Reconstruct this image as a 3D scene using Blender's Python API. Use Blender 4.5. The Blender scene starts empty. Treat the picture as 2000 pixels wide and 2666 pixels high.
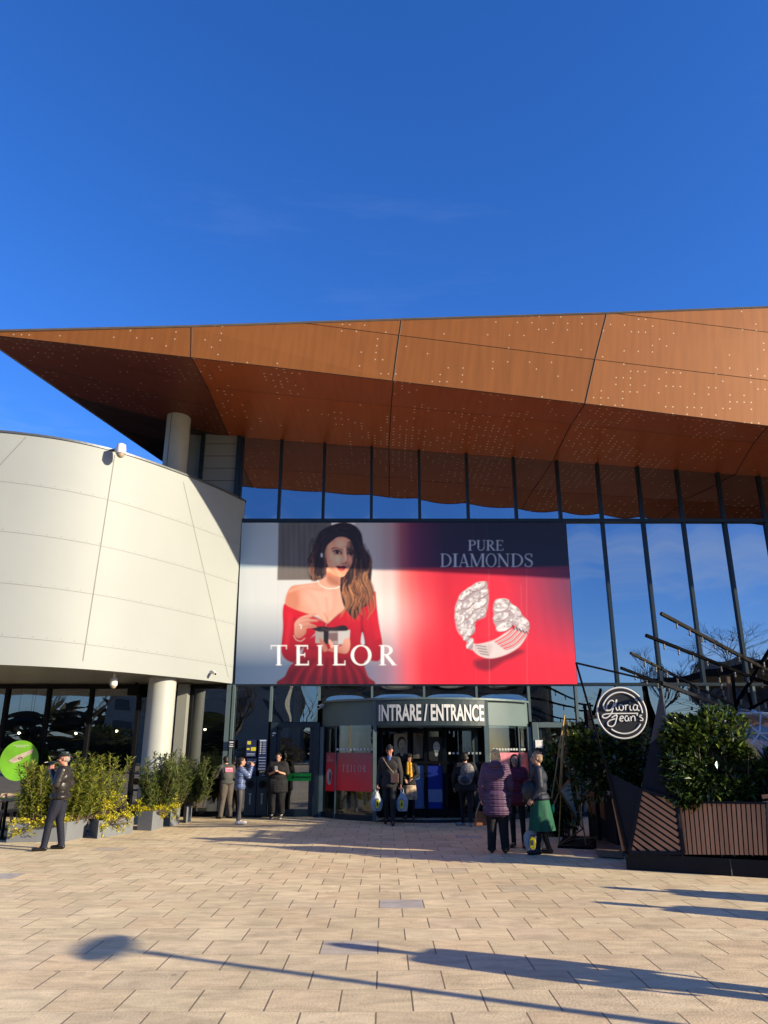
import bpy, bmesh, math, random
import numpy as np
from mathutils import Vector, Matrix
R = math.radians
scene = bpy.context.scene
col = scene.collection
# ---------------------------------------------------------------- camera
PITCH, EYE, FPX = R(17.8), 1.68, 1925.0
cd = bpy.data.cameras.new('camera'); cam = bpy.data.objects.new('camera', cd); col.objects.link(cam)
cam.location = (0, 0, EYE); cam.rotation_euler = (R(90) + PITCH, 0, 0)
cd.sensor_fit = 'VERTICAL'; cd.sensor_height = 36; cd.lens = FPX / 2666 * 36; cd.clip_end = 2000; cd.clip_start = .05
scene.camera = cam
# ---------------------------------------------------------------- sun, sky
SUN_H = Vector((.912, -.41, 0)); SUN_E = R(17.5)
sdir = Vector((SUN_H.x * math.cos(SUN_E), SUN_H.y * math.cos(SUN_E), math.sin(SUN_E))).normalized()
sl = bpy.data.lights.new('sun', 'SUN'); sl.energy = 5.0; sl.angle = R(.5); sl.color = (1, .86, .62)
so = bpy.data.objects.new('sun', sl); col.objects.link(so)
so.rotation_euler = sdir.to_track_quat('Z', 'Y').to_euler(); so.location = (30, -20, 30)
w = bpy.data.worlds.new('World'); scene.world = w; w.use_nodes = True
wn, wl = w.node_tree.nodes, w.node_tree.links
wn.clear()
sky = wn.new('ShaderNodeTexSky'); sky.sky_type = 'NISHITA'; sky.sun_disc = False
sky.sun_elevation = SUN_E; sky.sun_rotation = math.atan2(sdir.x, sdir.y)
sky.air_density = 1.0; sky.dust_density = .3; sky.ozone_density = 3.5
hs = wn.new('ShaderNodeHueSaturation'); hs.inputs['Saturation'].default_value = 1.2; hs.inputs['Value'].default_value = 1.0
wl.new(sky.outputs[0], hs.inputs['Color'])
tn = wn.new('ShaderNodeMix'); tn.data_type = 'RGBA'; tn.blend_type = 'MULTIPLY'; tn.inputs[0].default_value = 1; tn.inputs[7].default_value = (.85, 1.05, 1.6, 1); wl.new(hs.outputs[0], tn.inputs[6])
# thin high cirrus
tc = wn.new('ShaderNodeTexCoord'); mp = wn.new('ShaderNodeMapping'); mp.inputs['Scale'].default_value = (1.2, 3.0, 9.0); mp.inputs['Rotation'].default_value = (0, R(22), R(10))
nz = wn.new('ShaderNodeTexNoise'); nz.inputs['Scale'].default_value = 1.6; nz.inputs['Detail'].default_value = 7; nz.inputs['Roughness'].default_value = .62
cr = wn.new('ShaderNodeValToRGB'); cr.color_ramp.elements[0].position = .60; cr.color_ramp.elements[1].position = .9
cr.color_ramp.elements[1].color = (.10, .10, .10, 1)
mx = wn.new('ShaderNodeMix'); mx.data_type = 'RGBA'; mx.inputs[7].default_value = (6.5, 7.5, 8.6, 1)
wl.new(tc.outputs['Generated'], mp.inputs[0]); wl.new(mp.outputs[0], nz.inputs[0]); wl.new(nz.outputs[0], cr.inputs[0])
sxyz = wn.new('ShaderNodeSeparateXYZ'); wl.new(tc.outputs['Generated'], sxyz.inputs[0])
lo = wn.new('ShaderNodeMapRange'); lo.inputs[1].default_value = .50; lo.inputs[2].default_value = .22; lo.inputs[3].default_value = .45; lo.inputs[4].default_value = 4.5; wl.new(sxyz.outputs[2], lo.inputs[0])
cm_ = wn.new('ShaderNodeMath'); cm_.operation = 'MULTIPLY'; wl.new(cr.outputs[0], cm_.inputs[0]); wl.new(lo.outputs[0], cm_.inputs[1])
cr2 = wn.new('ShaderNodeMapRange'); cr2.inputs[1].default_value = .46; cr2.inputs[2].default_value = .72; cr2.inputs[3].default_value = 0; cr2.inputs[4].default_value = .5; wl.new(nz.outputs[0], cr2.inputs[0])
lo2 = wn.new('ShaderNodeMapRange'); lo2.inputs[1].default_value = .42; lo2.inputs[2].default_value = .2; wl.new(sxyz.outputs[2], lo2.inputs[0])
c2 = wn.new('ShaderNodeMath'); c2.operation = 'MULTIPLY'; wl.new(cr2.outputs[0], c2.inputs[0]); wl.new(lo2.outputs[0], c2.inputs[1])
c3 = wn.new('ShaderNodeMath'); c3.operation = 'MAXIMUM'; wl.new(cm_.outputs[0], c3.inputs[0]); wl.new(c2.outputs[0], c3.inputs[1])
wl.new(c3.outputs[0], mx.inputs[0]); wl.new(tn.outputs[2], mx.inputs[6])
bg = wn.new('ShaderNodeBackground'); bg.inputs[1].default_value = .068
wo = wn.new('ShaderNodeOutputWorld'); wl.new(mx.outputs[2], bg.inputs[0]); wl.new(bg.outputs[0], wo.inputs[0])
vs = scene.view_settings; vs.view_transform = 'Standard'; vs.look = 'None'; vs.exposure = 1.3; vs.gamma = 1; vs.use_curve_mapping = False
scene.cycles.max_bounces = 8; scene.cycles.transparent_max_bounces = 24; scene.cycles.glossy_bounces = 4; scene.cycles.diffuse_bounces = 3
# ---------------------------------------------------------------- measuring helpers: a sight line of the photograph met with a real plane
CP, SP = math.cos(PITCH), math.sin(PITCH)
def ray(px, py):
    u, v = (px - 1000) / FPX, (1333 - py) / FPX
    return Vector((u, CP - v * SP, SP + v * CP))
CAM = Vector((0, 0, EYE))
def P(px, py, Y):
    d = ray(px, py); return CAM + d * (Y / d.y)
def G(px, py, z=0.0):
    d = ray(px, py); return CAM + d * ((z - EYE) / d.z)
def PL(px, py, o, n):
    d = ray(px, py); o = Vector(o); n = Vector(n); return CAM + d * ((o - CAM).dot(n) / d.dot(n))
# ---------------------------------------------------------------- materials
def srgb(r, g, b):
    f = lambda c: (c / 255 / 12.92) if c / 255 <= .04045 else ((c / 255 + .055) / 1.055) ** 2.4
    return (f(r), f(g), f(b))
MATS = {}
ALB = .68      # all plain paints and cloths share one albedo scale for this exposure
def mat(name, color, rough=.6, metal=0., var=.12, scale=3., bump=0., bscale=40., spec=.28, emit=0., stretch=(1, 1, 1), coat=0., sheen=0.):
    if name in MATS: return MATS[name]
    m = bpy.data.materials.new(name); m.use_nodes = True; nt = m.node_tree; n = nt.nodes; l = nt.links
    b = n['Principled BSDF']; b.inputs['Roughness'].default_value = rough; b.inputs['Metallic'].default_value = metal
    b.inputs['Specular IOR Level'].default_value = spec
    if coat: b.inputs['Coat Weight'].default_value = coat; b.inputs['Coat Roughness'].default_value = .1
    t = n.new('ShaderNodeTexCoord'); mpn = n.new('ShaderNodeMapping'); mpn.inputs['Scale'].default_value = stretch
    l.new(t.outputs['Object'], mpn.inputs[0])
    ns = n.new('ShaderNodeTexNoise'); ns.inputs['Scale'].default_value = scale; ns.inputs['Detail'].default_value = 5; l.new(mpn.outputs[0], ns.inputs[0])
    mr = n.new('ShaderNodeMapRange'); mr.inputs[1].default_value = .3; mr.inputs[2].default_value = .7; mr.inputs[3].default_value = 1 - var; mr.inputs[4].default_value = 1 + var
    l.new(ns.outputs[0], mr.inputs[0])
    vm = n.new('ShaderNodeVectorMath'); vm.operation = 'SCALE'; vm.inputs[0].default_value = [c * ALB for c in color[:3]]; l.new(mr.outputs[0], vm.inputs['Scale'])
    l.new(vm.outputs[0], b.inputs['Base Color'])
    if emit:
        b.inputs['Emission Strength'].default_value = emit; b.inputs['Emission Color'].default_value = (*color[:3], 1)
    if bump:
        n2 = n.new('ShaderNodeTexNoise'); n2.inputs['Scale'].default_value = bscale; n2.inputs['Detail'].default_value = 4; l.new(mpn.outputs[0], n2.inputs[0])
        bp = n.new('ShaderNodeBump'); bp.inputs['Strength'].default_value = bump; bp.inputs['Distance'].default_value = .02
        l.new(n2.outputs[0], bp.inputs['Height']); l.new(bp.outputs[0], b.inputs['Normal'])
    MATS[name] = m; return m
def cloth(name, color, rough=.8, var=.25, scale=8): return mat(name, color, rough=rough, var=var, scale=scale, bump=.7, bscale=9, stretch=(1, 1, .6))
def quilt(name, color, rough=.45, freq=14., metal=0.):
    m = mat(name, color, rough=rough, var=.15, scale=6, metal=metal)
    nt = m.node_tree; n = nt.nodes; l = nt.links
    if 'qw' in n: return m
    t = n.new('ShaderNodeTexCoord'); wv = n.new('ShaderNodeTexWave'); wv.name = 'qw'; wv.bands_direction = 'Z'; wv.wave_profile = 'SIN'
    wv.inputs['Scale'].default_value = freq / 3.2; wv.inputs['Distortion'].default_value = .6; l.new(t.outputs['Object'], wv.inputs[0])
    pw = n.new('ShaderNodeMath'); pw.operation = 'POWER'; pw.inputs[1].default_value = .45; l.new(wv.outputs['Fac'], pw.inputs[0])
    bp = n.new('ShaderNodeBump'); bp.inputs['Strength'].default_value = .8; bp.inputs['Distance'].default_value = .011
    l.new(pw.outputs[0], bp.inputs['Height']); l.new(bp.outputs[0], n['Principled BSDF'].inputs['Normal'])
    return m
def leafmat(name, c1, c2, rough=.4, trans=.25):
    if name in MATS: return MATS[name]
    m = bpy.data.materials.new(name); m.use_nodes = True; nt = m.node_tree; n = nt.nodes; l = nt.links
    b = n['Principled BSDF']; b.inputs['Roughness'].default_value = rough
    g = n.new('ShaderNodeNewGeometry'); rp = n.new('ShaderNodeValToRGB')
    rp.color_ramp.elements[0].color = (*c1, 1); rp.color_ramp.elements[1].color = (*c2, 1)
    l.new(g.outputs['Random Per Island'], rp.inputs[0]); l.new(rp.outputs[0], b.inputs['Base Color'])
    tr = n.new('ShaderNodeBsdfTranslucent'); l.new(rp.outputs[0], tr.inputs[0])
    ms = n.new('ShaderNodeMixShader'); ms.inputs[0].default_value = trans
    l.new(b.outputs[0], ms.inputs[1]); l.new(tr.outputs[0], ms.inputs[2]); l.new(ms.outputs[0], n['Material Output'].inputs[0])
    MATS[name] = m; return m
def glassmat(name, refl=.5, tint=(.55, .62, .66), see=.8, gtint=(.8, .86, .95), rough=.0):
    if name in MATS: return MATS[name]
    m = bpy.data.materials.new(name); m.use_nodes = True; nt = m.node_tree; n = nt.nodes; l = nt.links
    n.remove(n['Principled BSDF'])
    gl = n.new('ShaderNodeBsdfGlossy'); gl.inputs['Color'].default_value = (*gtint, 1); gl.inputs['Roughness'].default_value = rough
    tr = n.new('ShaderNodeBsdfTransparent'); tr.inputs[0].default_value = (*[c * see for c in tint], 1)
    lw = n.new('ShaderNodeLayerWeight'); lw.inputs['Blend'].default_value = .25
    mr = n.new('ShaderNodeMapRange'); mr.inputs[3].default_value = refl; mr.inputs[4].default_value = 1.; l.new(lw.outputs['Fresnel'], mr.inputs[0])
    ms = n.new('ShaderNodeMixShader'); l.new(mr.outputs[0], ms.inputs[0]); l.new(tr.outputs[0], ms.inputs[1]); l.new(gl.outputs[0], ms.inputs[2])
    t = n.new('ShaderNodeTexCoord'); ns = n.new('ShaderNodeTexNoise'); ns.inputs['Scale'].default_value = .9; ns.inputs['Detail'].default_value = 1
    l.new(t.outputs['Object'], ns.inputs[0])
    bp = n.new('ShaderNodeBump'); bp.inputs['Strength'].default_value = .10; bp.inputs['Distance'].default_value = .008; l.new(ns.outputs[0], bp.inputs['Height']); l.new(bp.outputs[0], gl.inputs['Normal'])
    l.new(ms.outputs[0], n['Material Output'].inputs[0])
    MATS[name] = m; return m
# ---------------------------------------------------------------- mesh builder
class MB:
    def __init__(s): s.v = []; s.f = []; s.m = []; s.sm = []
    def add(s, vs, fs, mi=0, smooth=False):
        k = len(s.v); s.v += [tuple(p) for p in vs]; s.f += [tuple(i + k for i in f) for f in fs]; s.m += [mi] * len(fs); s.sm += [smooth] * len(fs); return s
    def box(s, c, size, rot=None, mi=0):
        c = Vector(c); h = [x / 2 for x in size]; vs = []
        for z in (-1, 1):
            for x, y in ((-1, -1), (1, -1), (1, 1), (-1, 1)):
                p = Vector((x * h[0], y * h[1], z * h[2]))
                if rot is not None: p = rot @ p
                vs.append(c + p)
        return s.add(vs, [(3, 2, 1, 0), (4, 5, 6, 7), (0, 1, 5, 4), (1, 2, 6, 5), (2, 3, 7, 6), (3, 0, 4, 7)], mi)
    def beam(s, a, b, w, h=None, up=(0, 0, 1), mi=0):
        a, b = Vector(a), Vector(b); h = h or w; d = (b - a); L = d.length; d.normalize(); up = Vector(up)
        if abs(d.dot(up)) > .98: up = Vector((0, 1, 0))
        x = d.cross(up).normalized(); z = x.cross(d).normalized()
        rot = Matrix((x, d, z)).transposed()
        return s.box((a + b) / 2, (w, L, h), rot, mi)
    def tube(s, pts, rad, n=8, mi=0, caps=True, smooth=True):
        pts = [Vector(p) for p in pts]; k = len(pts)
        if not hasattr(rad, '__len__'): rad = [rad] * k
        vs = []; prev = None
        for i, p in enumerate(pts):
            d = (pts[min(i + 1, k - 1)] - pts[max(i - 1, 0)])
            if d.length < 1e-9: d = Vector((0, 0, 1))
            d.normalize()
            if prev is None:
                u = d.cross(Vector((0, 0, 1)))
                if u.length < .05: u = d.cross(Vector((1, 0, 0)))
            else: u = prev - d * prev.dot(d)
            u.normalize(); prev = u; q = d.cross(u)
            for j in range(n):
                t = 2 * math.pi * j / n; vs.append(p + (u * math.cos(t) + q * math.sin(t)) * rad[i])
        fs = [(i * n + j, i * n + (j + 1) % n, (i + 1) * n + (j + 1) % n, (i + 1) * n + j) for i in range(k - 1) for j in range(n)]
        s.add(vs, fs, mi, smooth)
        if caps: s.add(vs[:n], [tuple(range(n))[::-1]], mi); s.add(vs[-n:], [tuple(range(n))], mi)
        return s
    def ell(s, c, r, rot=None, n=12, m=8, mi=0):
        c = Vector(c); vs = []; 
        for i in range(m + 1):
            ph = math.pi * i / m
            for j in range(n):
                t = 2 * math.pi * j / n; p = Vector((r[0] * math.sin(ph) * math.cos(t), r[1] * math.sin(ph) * math.sin(t), -r[2] * math.cos(ph)))
                if rot is not None: p = rot @ p
                vs.append(c + p)
        fs = []
        for i in range(m):
            for j in range(n):
                a, b = i * n + j, i * n + (j + 1) % n
                if i == 0: fs.append((a, b + n, a + n))
                elif i == m - 1: fs.append((a, b, a + n))
                else: fs.append((a, b, b + n, a + n))
        return s.add(vs, fs, mi, True)
    def poly(s, pts, thick, n=None, mi=0):
        """flat polygon given thickness behind it (along n)"""
        pts = [Vector(p) for p in pts]; k = len(pts)
        if n is None: n = (pts[1] - pts[0]).cross(pts[2] - pts[0]).normalized()
        n = Vector(n) * thick
        vs = pts + [p + n for p in pts]
        fs = [tuple(range(k)), tuple(range(2 * k - 1, k - 1, -1))] + [(i, i + k, (i + 1) % k + k, (i + 1) % k) for i in range(k)]
        return s.add(vs, fs, mi)
    def face(s, pts, mi=0): return s.add(pts, [tuple(range(len(pts)))], mi)
    def loft(s, rings, n=16, mi=0, caps=True, smooth=True):
        """rings: (cx,cy,z,rx,ry)"""
        vs = []
        for (cx, cy, z, rx, ry) in rings:
            for j in range(n):
                t = 2 * math.pi * j / n; vs.append((cx + rx * math.cos(t), cy + ry * math.sin(t), z))
        k = len(rings)
        fs = [(i * n + j, i * n + (j + 1) % n, (i + 1) * n + (j + 1) % n, (i + 1) * n + j) for i in range(k - 1) for j in range(n)]
        s.add(vs, fs, mi, smooth)
        if caps: s.add(vs[:n], [tuple(range(n))[::-1]], mi); s.add(vs[-n:], [tuple(range(n))], mi)
        return s
    def cyl(s, c, r, h, n=24, mi=0, r2=None): 
        r2 = r if r2 is None else r2
        return s.loft([(c[0], c[1], c[2], r, r), (c[0], c[1], c[2] + h, r2, r2)], n, mi)
    def build(s, name, m=None, parent=None, world=True, normals=False):
        me = bpy.data.meshes.new(name); vs = s.v
        if parent is not None and world:
            inv = PM(parent).inverted(); vs = [inv @ Vector(v) for v in vs]
        me.from_pydata([tuple(v) for v in vs], [], s.f)
        ms = m if isinstance(m, (list, tuple)) else [m]
        for x in ms: me.materials.append(x)
        me.polygons.foreach_set('material_index', s.m); me.polygons.foreach_set('use_smooth', s.sm)
        me.update()
        if normals:
            bm = bmesh.new(); bm.from_mesh(me); bmesh.ops.recalc_face_normals(bm, faces=bm.faces); bm.to_mesh(me); bm.free()
        o = bpy.data.objects.new(name, me); col.objects.link(o)
        if parent is not None: o.parent = parent
        return o
def PM(o):
    M = o.matrix_basis.copy(); p = o.parent
    while p is not None: M = p.matrix_basis @ M; p = p.parent
    return M
def tag(o, label=None, cat=None, group=None, kind=None):
    if label: o['label'] = label
    if cat: o['category'] = cat
    if group: o['group'] = group
    if kind: o['kind'] = kind
    return o
def thing(name, label, cat, loc=(0, 0, 0), rz=0, group=None):
    o = bpy.data.objects.new(name, None); col.objects.link(o); o.empty_display_size = .1
    o.location = loc; o.rotation_euler = (0, 0, rz); tag(o, label, cat, group); return o
def sub(name, parent):
    o = bpy.data.objects.new(name, None); col.objects.link(o); o.parent = parent; o.empty_display_size = .1; return o
def copy_tree(o, parent=None):
    c = o.copy(); col.objects.link(c); c.parent = parent
    for ch in list(o.children): copy_tree(ch, c)
    return c
def bevel(o, wd=.01, seg=2):
    md = o.modifiers.new('bevel', 'BEVEL'); md.width = wd; md.segments = seg; md.limit_method = 'ANGLE'; return o
# shared materials
M_FRAME = mat('dark_frame_metal', srgb(36, 50, 60), rough=.38, metal=.3, var=.08)
M_FRAMEG = mat('grey_green_frame', srgb(92, 108, 110), rough=.42, metal=.2, var=.08)
M_BLACK = mat('black_metal', (.004, .0045, .006), rough=.6, var=.2, spec=.12)
M_DARKBLUE = mat('dark_blue_panel', (.006, .009, .017), rough=.5, var=.2, spec=.15)
M_WHITE = mat('white_cladding', (.30, .32, .315), rough=.55, var=.035, scale=.5, bump=.25, bscale=.9)
M_GREYCLAD = mat('grey_cladding', (.24, .245, .22), rough=.5, var=.05, scale=.6)
M_GREYPLANT = mat('grey_fibre_planter', (.16, .17, .185), rough=.6, var=.06, scale=2, bump=.1)
M_WOOD = mat('warm_slat_wood', (.44, .225, .12), rough=.55, var=.3, scale=4, stretch=(1, 1, .2))
M_WHITEP = mat('white_plastic', (.75, .74, .70), rough=.4, var=.03)
G_UP = glassmat('upper_glass', refl=.32, see=.2, gtint=(.86, .92, 1.))
G_LOW = glassmat('lower_glass', refl=.22, see=.7, gtint=(.80, .86, .9))
G_DRM = glassmat('drum_glass', refl=.07, see=.8, gtint=(.8, .86, .9))
G_CLR = glassmat('clear_glass', refl=.12, see=.9, gtint=(.9, .95, 1))
# ================================================================ ground
def pavement():
    m = bpy.data.materials.new('sandstone_pavers'); m.use_nodes = True; nt = m.node_tree; n = nt.nodes; l = nt.links; b = n['Principled BSDF']
    t = n.new('ShaderNodeTexCoord')
    mpn = n.new('ShaderNodeMapping'); mpn.inputs['Location'].default_value = (.055, .09, 0); l.new(t.outputs['Object'], mpn.inputs[0])
    # two brick textures: wide joints across, thin joints along
    br = n.new('ShaderNodeTexBrick'); l.new(mpn.outputs[0], br.inputs['Vector']); br.offset = .5; br.offset_frequency = 2
    br.inputs['Scale'].default_value = 1; br.inputs['Brick Width'].default_value = .505; br.inputs['Row Height'].default_value = .4875
    br.inputs['Mortar Size'].default_value = .0042; br.inputs['Mortar Smooth'].default_value = .3; br.inputs['Bias'].default_value = 0
    br.inputs['Color1'].default_value = (0, 0, 0, 1); br.inputs['Color2'].default_value = (1, 1, 1, 1); br.inputs['Mortar'].default_value = (.5, .5, .5, 1)
    rp = n.new('ShaderNodeValToRGB'); e = rp.color_ramp.elements
    e[0].position = 0; e[0].color = (.38, .35, .32, 1)
    e[1].position = 1; e[1].color = (.70, .565, .355, 1)
    for pos, c in ((.012, (.42, .38, .345, 1)), (.03, (.56, .445, .275, 1)), (.35, (.66, .53, .325, 1)), (.5, (.63, .475, .29, 1)), (.7, (.68, .55, .345, 1)), (.9, (.58, .455, .29, 1))):
        x = e.new(pos); x.color = c
    l.new(br.outputs['Color'], rp.inputs[0])
    ms = n.new('ShaderNodeMapping'); ms.inputs['Scale'].default_value = (1.3, 3.0, 1); l.new(t.outputs['Object'], ms.inputs[0])
    n1 = n.new('ShaderNodeTexNoise'); n1.inputs['Scale'].default_value = 2.2; n1.inputs['Detail'].default_value = 8; n1.inputs['Roughness'].default_value = .65; n1.inputs['Distortion'].default_value = .6; l.new(ms.outputs[0], n1.inputs[0])
    r1 = n.new('ShaderNodeMapRange'); r1.inputs[1].default_value = .3; r1.inputs[2].default_value = .72; r1.inputs[3].default_value = .66; r1.inputs[4].default_value = 1.14; l.new(n1.outputs[0], r1.inputs[0])
    n3 = n.new('ShaderNodeTexNoise'); n3.inputs['Scale'].default_value = .35; n3.inputs['Detail'].default_value = 4; l.new(t.outputs['Object'], n3.inputs[0])
    r3 = n.new('ShaderNodeMapRange'); r3.inputs[1].default_value = .3; r3.inputs[2].default_value = .7; r3.inputs[3].default_value = .84; r3.inputs[4].default_value = 1.08; l.new(n3.outputs[0], r3.inputs[0])
    # small dark spots (gum, grime)
    vo = n.new('ShaderNodeTexVoronoi'); vo.inputs['Scale'].default_value = 3.1; vo.inputs['Randomness'].default_value = 1; l.new(t.outputs['Object'], vo.inputs['Vector'])
    vc = n.new('ShaderNodeSeparateColor'); l.new(vo.outputs['Color'], vc.inputs[0])
    rad = n.new('ShaderNodeMath'); rad.operation = 'MULTIPLY'; rad.inputs[1].default_value = .09; l.new(vc.outputs[0], rad.inputs[0])
    ls = n.new('ShaderNodeMath'); ls.operation = 'LESS_THAN'; l.new(vo.outputs['Distance'], ls.inputs[0]); l.new(rad.outputs[0], ls.inputs[1])
    r4 = n.new('ShaderNodeMapRange'); r4.inputs[3].default_value = 1; r4.inputs[4].default_value = .66; l.new(ls.outputs[0], r4.inputs[0])
    def mul(a, b_):
        q = n.new('ShaderNodeMath'); q.operation = 'MULTIPLY'; l.new(a, q.inputs[0]); l.new(b_, q.inputs[1]); return q.outputs[0]
    n6 = n.new('ShaderNodeTexNoise'); n6.inputs['Scale'].default_value = .8; n6.inputs['Detail'].default_value = 9; n6.inputs['Roughness'].default_value = .7; n6.inputs['Distortion'].default_value = 1.2; l.new(t.outputs['Object'], n6.inputs[0])
    r6 = n.new('ShaderNodeMapRange'); r6.inputs[1].default_value = .56; r6.inputs[2].default_value = .72; r6.inputs[3].default_value = 1; r6.inputs[4].default_value = .76; l.new(n6.outputs[0], r6.inputs[0])
    f = mul(mul(mul(r1.outputs[0], r3.outputs[0]), r4.outputs[0]), r6.outputs[0])
    vm = n.new('ShaderNodeVectorMath'); vm.operation = 'SCALE'; l.new(rp.outputs[0], vm.inputs[0]); l.new(f, vm.inputs['Scale'])
    # wide joints across rows (only the cross joints): second, wider mortar kept where the row edge is far
    b2 = n.new('ShaderNodeTexBrick'); l.new(mpn.outputs[0], b2.inputs['Vector']); b2.offset = .5; b2.offset_frequency = 2
    b2.inputs['Scale'].default_value = 1; b2.inputs['Brick Width'].default_value = .505; b2.inputs['Row Height'].default_value = .4875
    b2.inputs['Mortar Size'].default_value = .0070; b2.inputs['Mortar Smooth'].default_value = .15
    sy = n.new('ShaderNodeSeparateXYZ'); l.new(mpn.outputs[0], sy.inputs[0])
    dv = n.new('ShaderNodeMath'); dv.operation = 'DIVIDE'; dv.inputs[1].default_value = .4875; l.new(sy.outputs[1], dv.inputs[0])
    fr = n.new('ShaderNodeMath'); fr.operation = 'PINGPONG'; fr.inputs[1].default_value = .5; l.new(dv.outputs[0], fr.inputs[0])
    g1 = n.new('ShaderNodeMath'); g1.operation = 'GREATER_THAN'; g1.inputs[1].default_value = .028; l.new(fr.outputs[0], g1.inputs[0])
    wide = mul(b2.outputs['Fac'], g1.outputs[0])
    thin = n.new('ShaderNodeMath'); thin.operation = 'MULTIPLY'; thin.inputs[1].default_value = .42; l.new(br.outputs['Fac'], thin.inputs[0])
    jm = n.new('ShaderNodeMath'); jm.operation = 'MAXIMUM'; l.new(wide, jm.inputs[0]); l.new(thin.outputs[0], jm.inputs[1])
    mixj = n.new('ShaderNodeMix'); mixj.data_type = 'RGBA'; mixj.inputs[7].default_value = (.15, .115, .08, 1); l.new(jm.outputs[0], mixj.inputs[0]); l.new(vm.outputs[0], mixj.inputs[6])
    l.new(mixj.outputs[2], b.inputs['Base Color'])
    b.inputs['Roughness'].default_value = .62
    n5 = n.new('ShaderNodeTexNoise'); n5.inputs['Scale'].default_value = 45; n5.inputs['Detail'].default_value = 5; l.new(t.outputs['Object'], n5.inputs[0])
    ad = n.new('ShaderNodeMath'); ad.operation = 'MULTIPLY_ADD'; ad.inputs[1].default_value = -1.6; l.new(jm.outputs[0], ad.inputs[0]); l.new(n5.outputs[0], ad.inputs[2])
    # each slab lies at its own slight tilt height
    ad2 = n.new('ShaderNodeMath'); ad2.operation = 'MULTIPLY_ADD'; ad2.inputs[1].default_value = .35
    l.new(br.outputs['Color'], ad2.inputs[0]); l.new(ad.outputs[0], ad2.inputs[2])
    bp = n.new('ShaderNodeBump'); bp.inputs['Strength'].default_value = .55; bp.inputs['Distance'].default_value = .006; l.new(ad2.outputs[0], bp.inputs['Height']); l.new(bp.outputs[0], b.inputs['Normal'])
    MATS['pavers'] = m
    b_ = MB(); b_.face([(-300, -300, 0), (300, -300, 0), (300, 300, 0), (-300, 300, 0)])
    tag(b_.build('pavement', m), kind='structure')
pavement()

# ================================================================ shopping centre
FY = 21.0
BL = thing('shopping_centre', 'large glass fronted shopping centre with white curved wing and folded copper roof', 'building', (0, FY, 0))
MX = [P(x, 1350, FY).x for x in (632, 725.5, 841, 967, 1093, 1219.5, 1345, 1460, 1567, 1673, 1777, 1884, 1991, 2100, 2210, 2330, 2450)]
MX[0] = P(621, 1350, FY).x
ZT = P(1000, 1357, FY).z          # transom above the banner
ZM = P(1000, 1782, FY).z          # transom below the banner
ZL = P(1000, 1826, FY).z
ZD = P(760, 1881, FY).z
# soffit line at the facade
sa, sb = P(632, 1139, FY), P(2000, 1242, FY)
def zsoff(x): return sa.z + (sb.z - sa.z) * (x - sa.x) / (sb.x - sa.x)
def pane(mb, c, n=8, amp=.004, mi=0):
    """bulging insulated-glass pane between 4 corners (bl, br, tr, tl), facing -Y"""
    bl, br_, tr, tl = [Vector(p) for p in c]; vs = []
    for i in range(n + 1):
        for j in range(n + 1):
            u, v = j / n, i / n
            p = (bl * (1 - u) + br_ * u) * (1 - v) + (tl * (1 - u) + tr * u) * v
            k = (1 - (2 * u - 1) ** 2) * (1 - (2 * v - 1) ** 2)
            p.y += amp * k; vs.append(p)
    fs = [(i * (n + 1) + j, i * (n + 1) + j + 1, (i + 1) * (n + 1) + j + 1, (i + 1) * (n + 1) + j) for i in range(n) for j in range(n)]
    mb.add(vs, fs, mi, True)
def window(x0, x1, z0a, z0b, z1a, z1b, g, fw=.05, y=FY, amp=.012, fm=None, rnd=0, n=10, parent=None):
    wv = sub('window', parent or BL); wv.location = (0, 0, 0)
    j = random.uniform(-.004, .004)
    mb = MB(); pane(mb, [(x0 + fw / 2, y, z0a), (x1 - fw / 2, y + j, z0b), (x1 - fw / 2, y + j, z1b), (x0 + fw / 2, y, z1a)], n, amp * random.uniform(.5, 1.3)); mb.build('pane', g, wv)
    mb = MB()
    for xx, za, zb in ((x0, z0a, z1a),):
        mb.box((xx, y - .02, (za + zb) / 2), (fw, .14, zb - za))
    mb.build('mullion', fm or M_FRAME, wv)
    return wv
random.seed(5)
for i in range(len(MX) - 1):
    a, b = MX[i], MX[i + 1]
    window(a, b, ZT + .05, ZT + .05, zsoff(a), zsoff(b), G_UP, fw=.085, amp=.010 if i > 2 else .005)
    if i >= 6 or i < 0:
        window(a, b, ZM + .04, ZM + .04, ZT - .05, ZT - .05, G_UP, fw=.085, amp=.007)
# glass behind the banner's right edge and banner backing
window(MX[5], MX[6], ZM + .04, ZM + .04, ZT - .05, ZT - .05, G_UP, fw=.085, amp=.006)
mb = MB(); xe = MX[-1]
mb.box(((MX[0] + xe) / 2, FY - .03, ZT), (xe - MX[0], .16, .1)); mb.box(((-4.25 + xe) / 2, FY - .03, ZM), (xe + 4.25, .16, .08))
mb.build('transom', M_FRAME, BL)
# backing wall behind the banner
mb = MB(); mb.box(((MX[0] - .3 + MX[5]) / 2, FY + .2, (ZM + ZT) / 2), (MX[5] - MX[0] + .3, .2, ZT - ZM - .1)); mb.build('backing_wall', M_GREYCLAD, BL)
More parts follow.
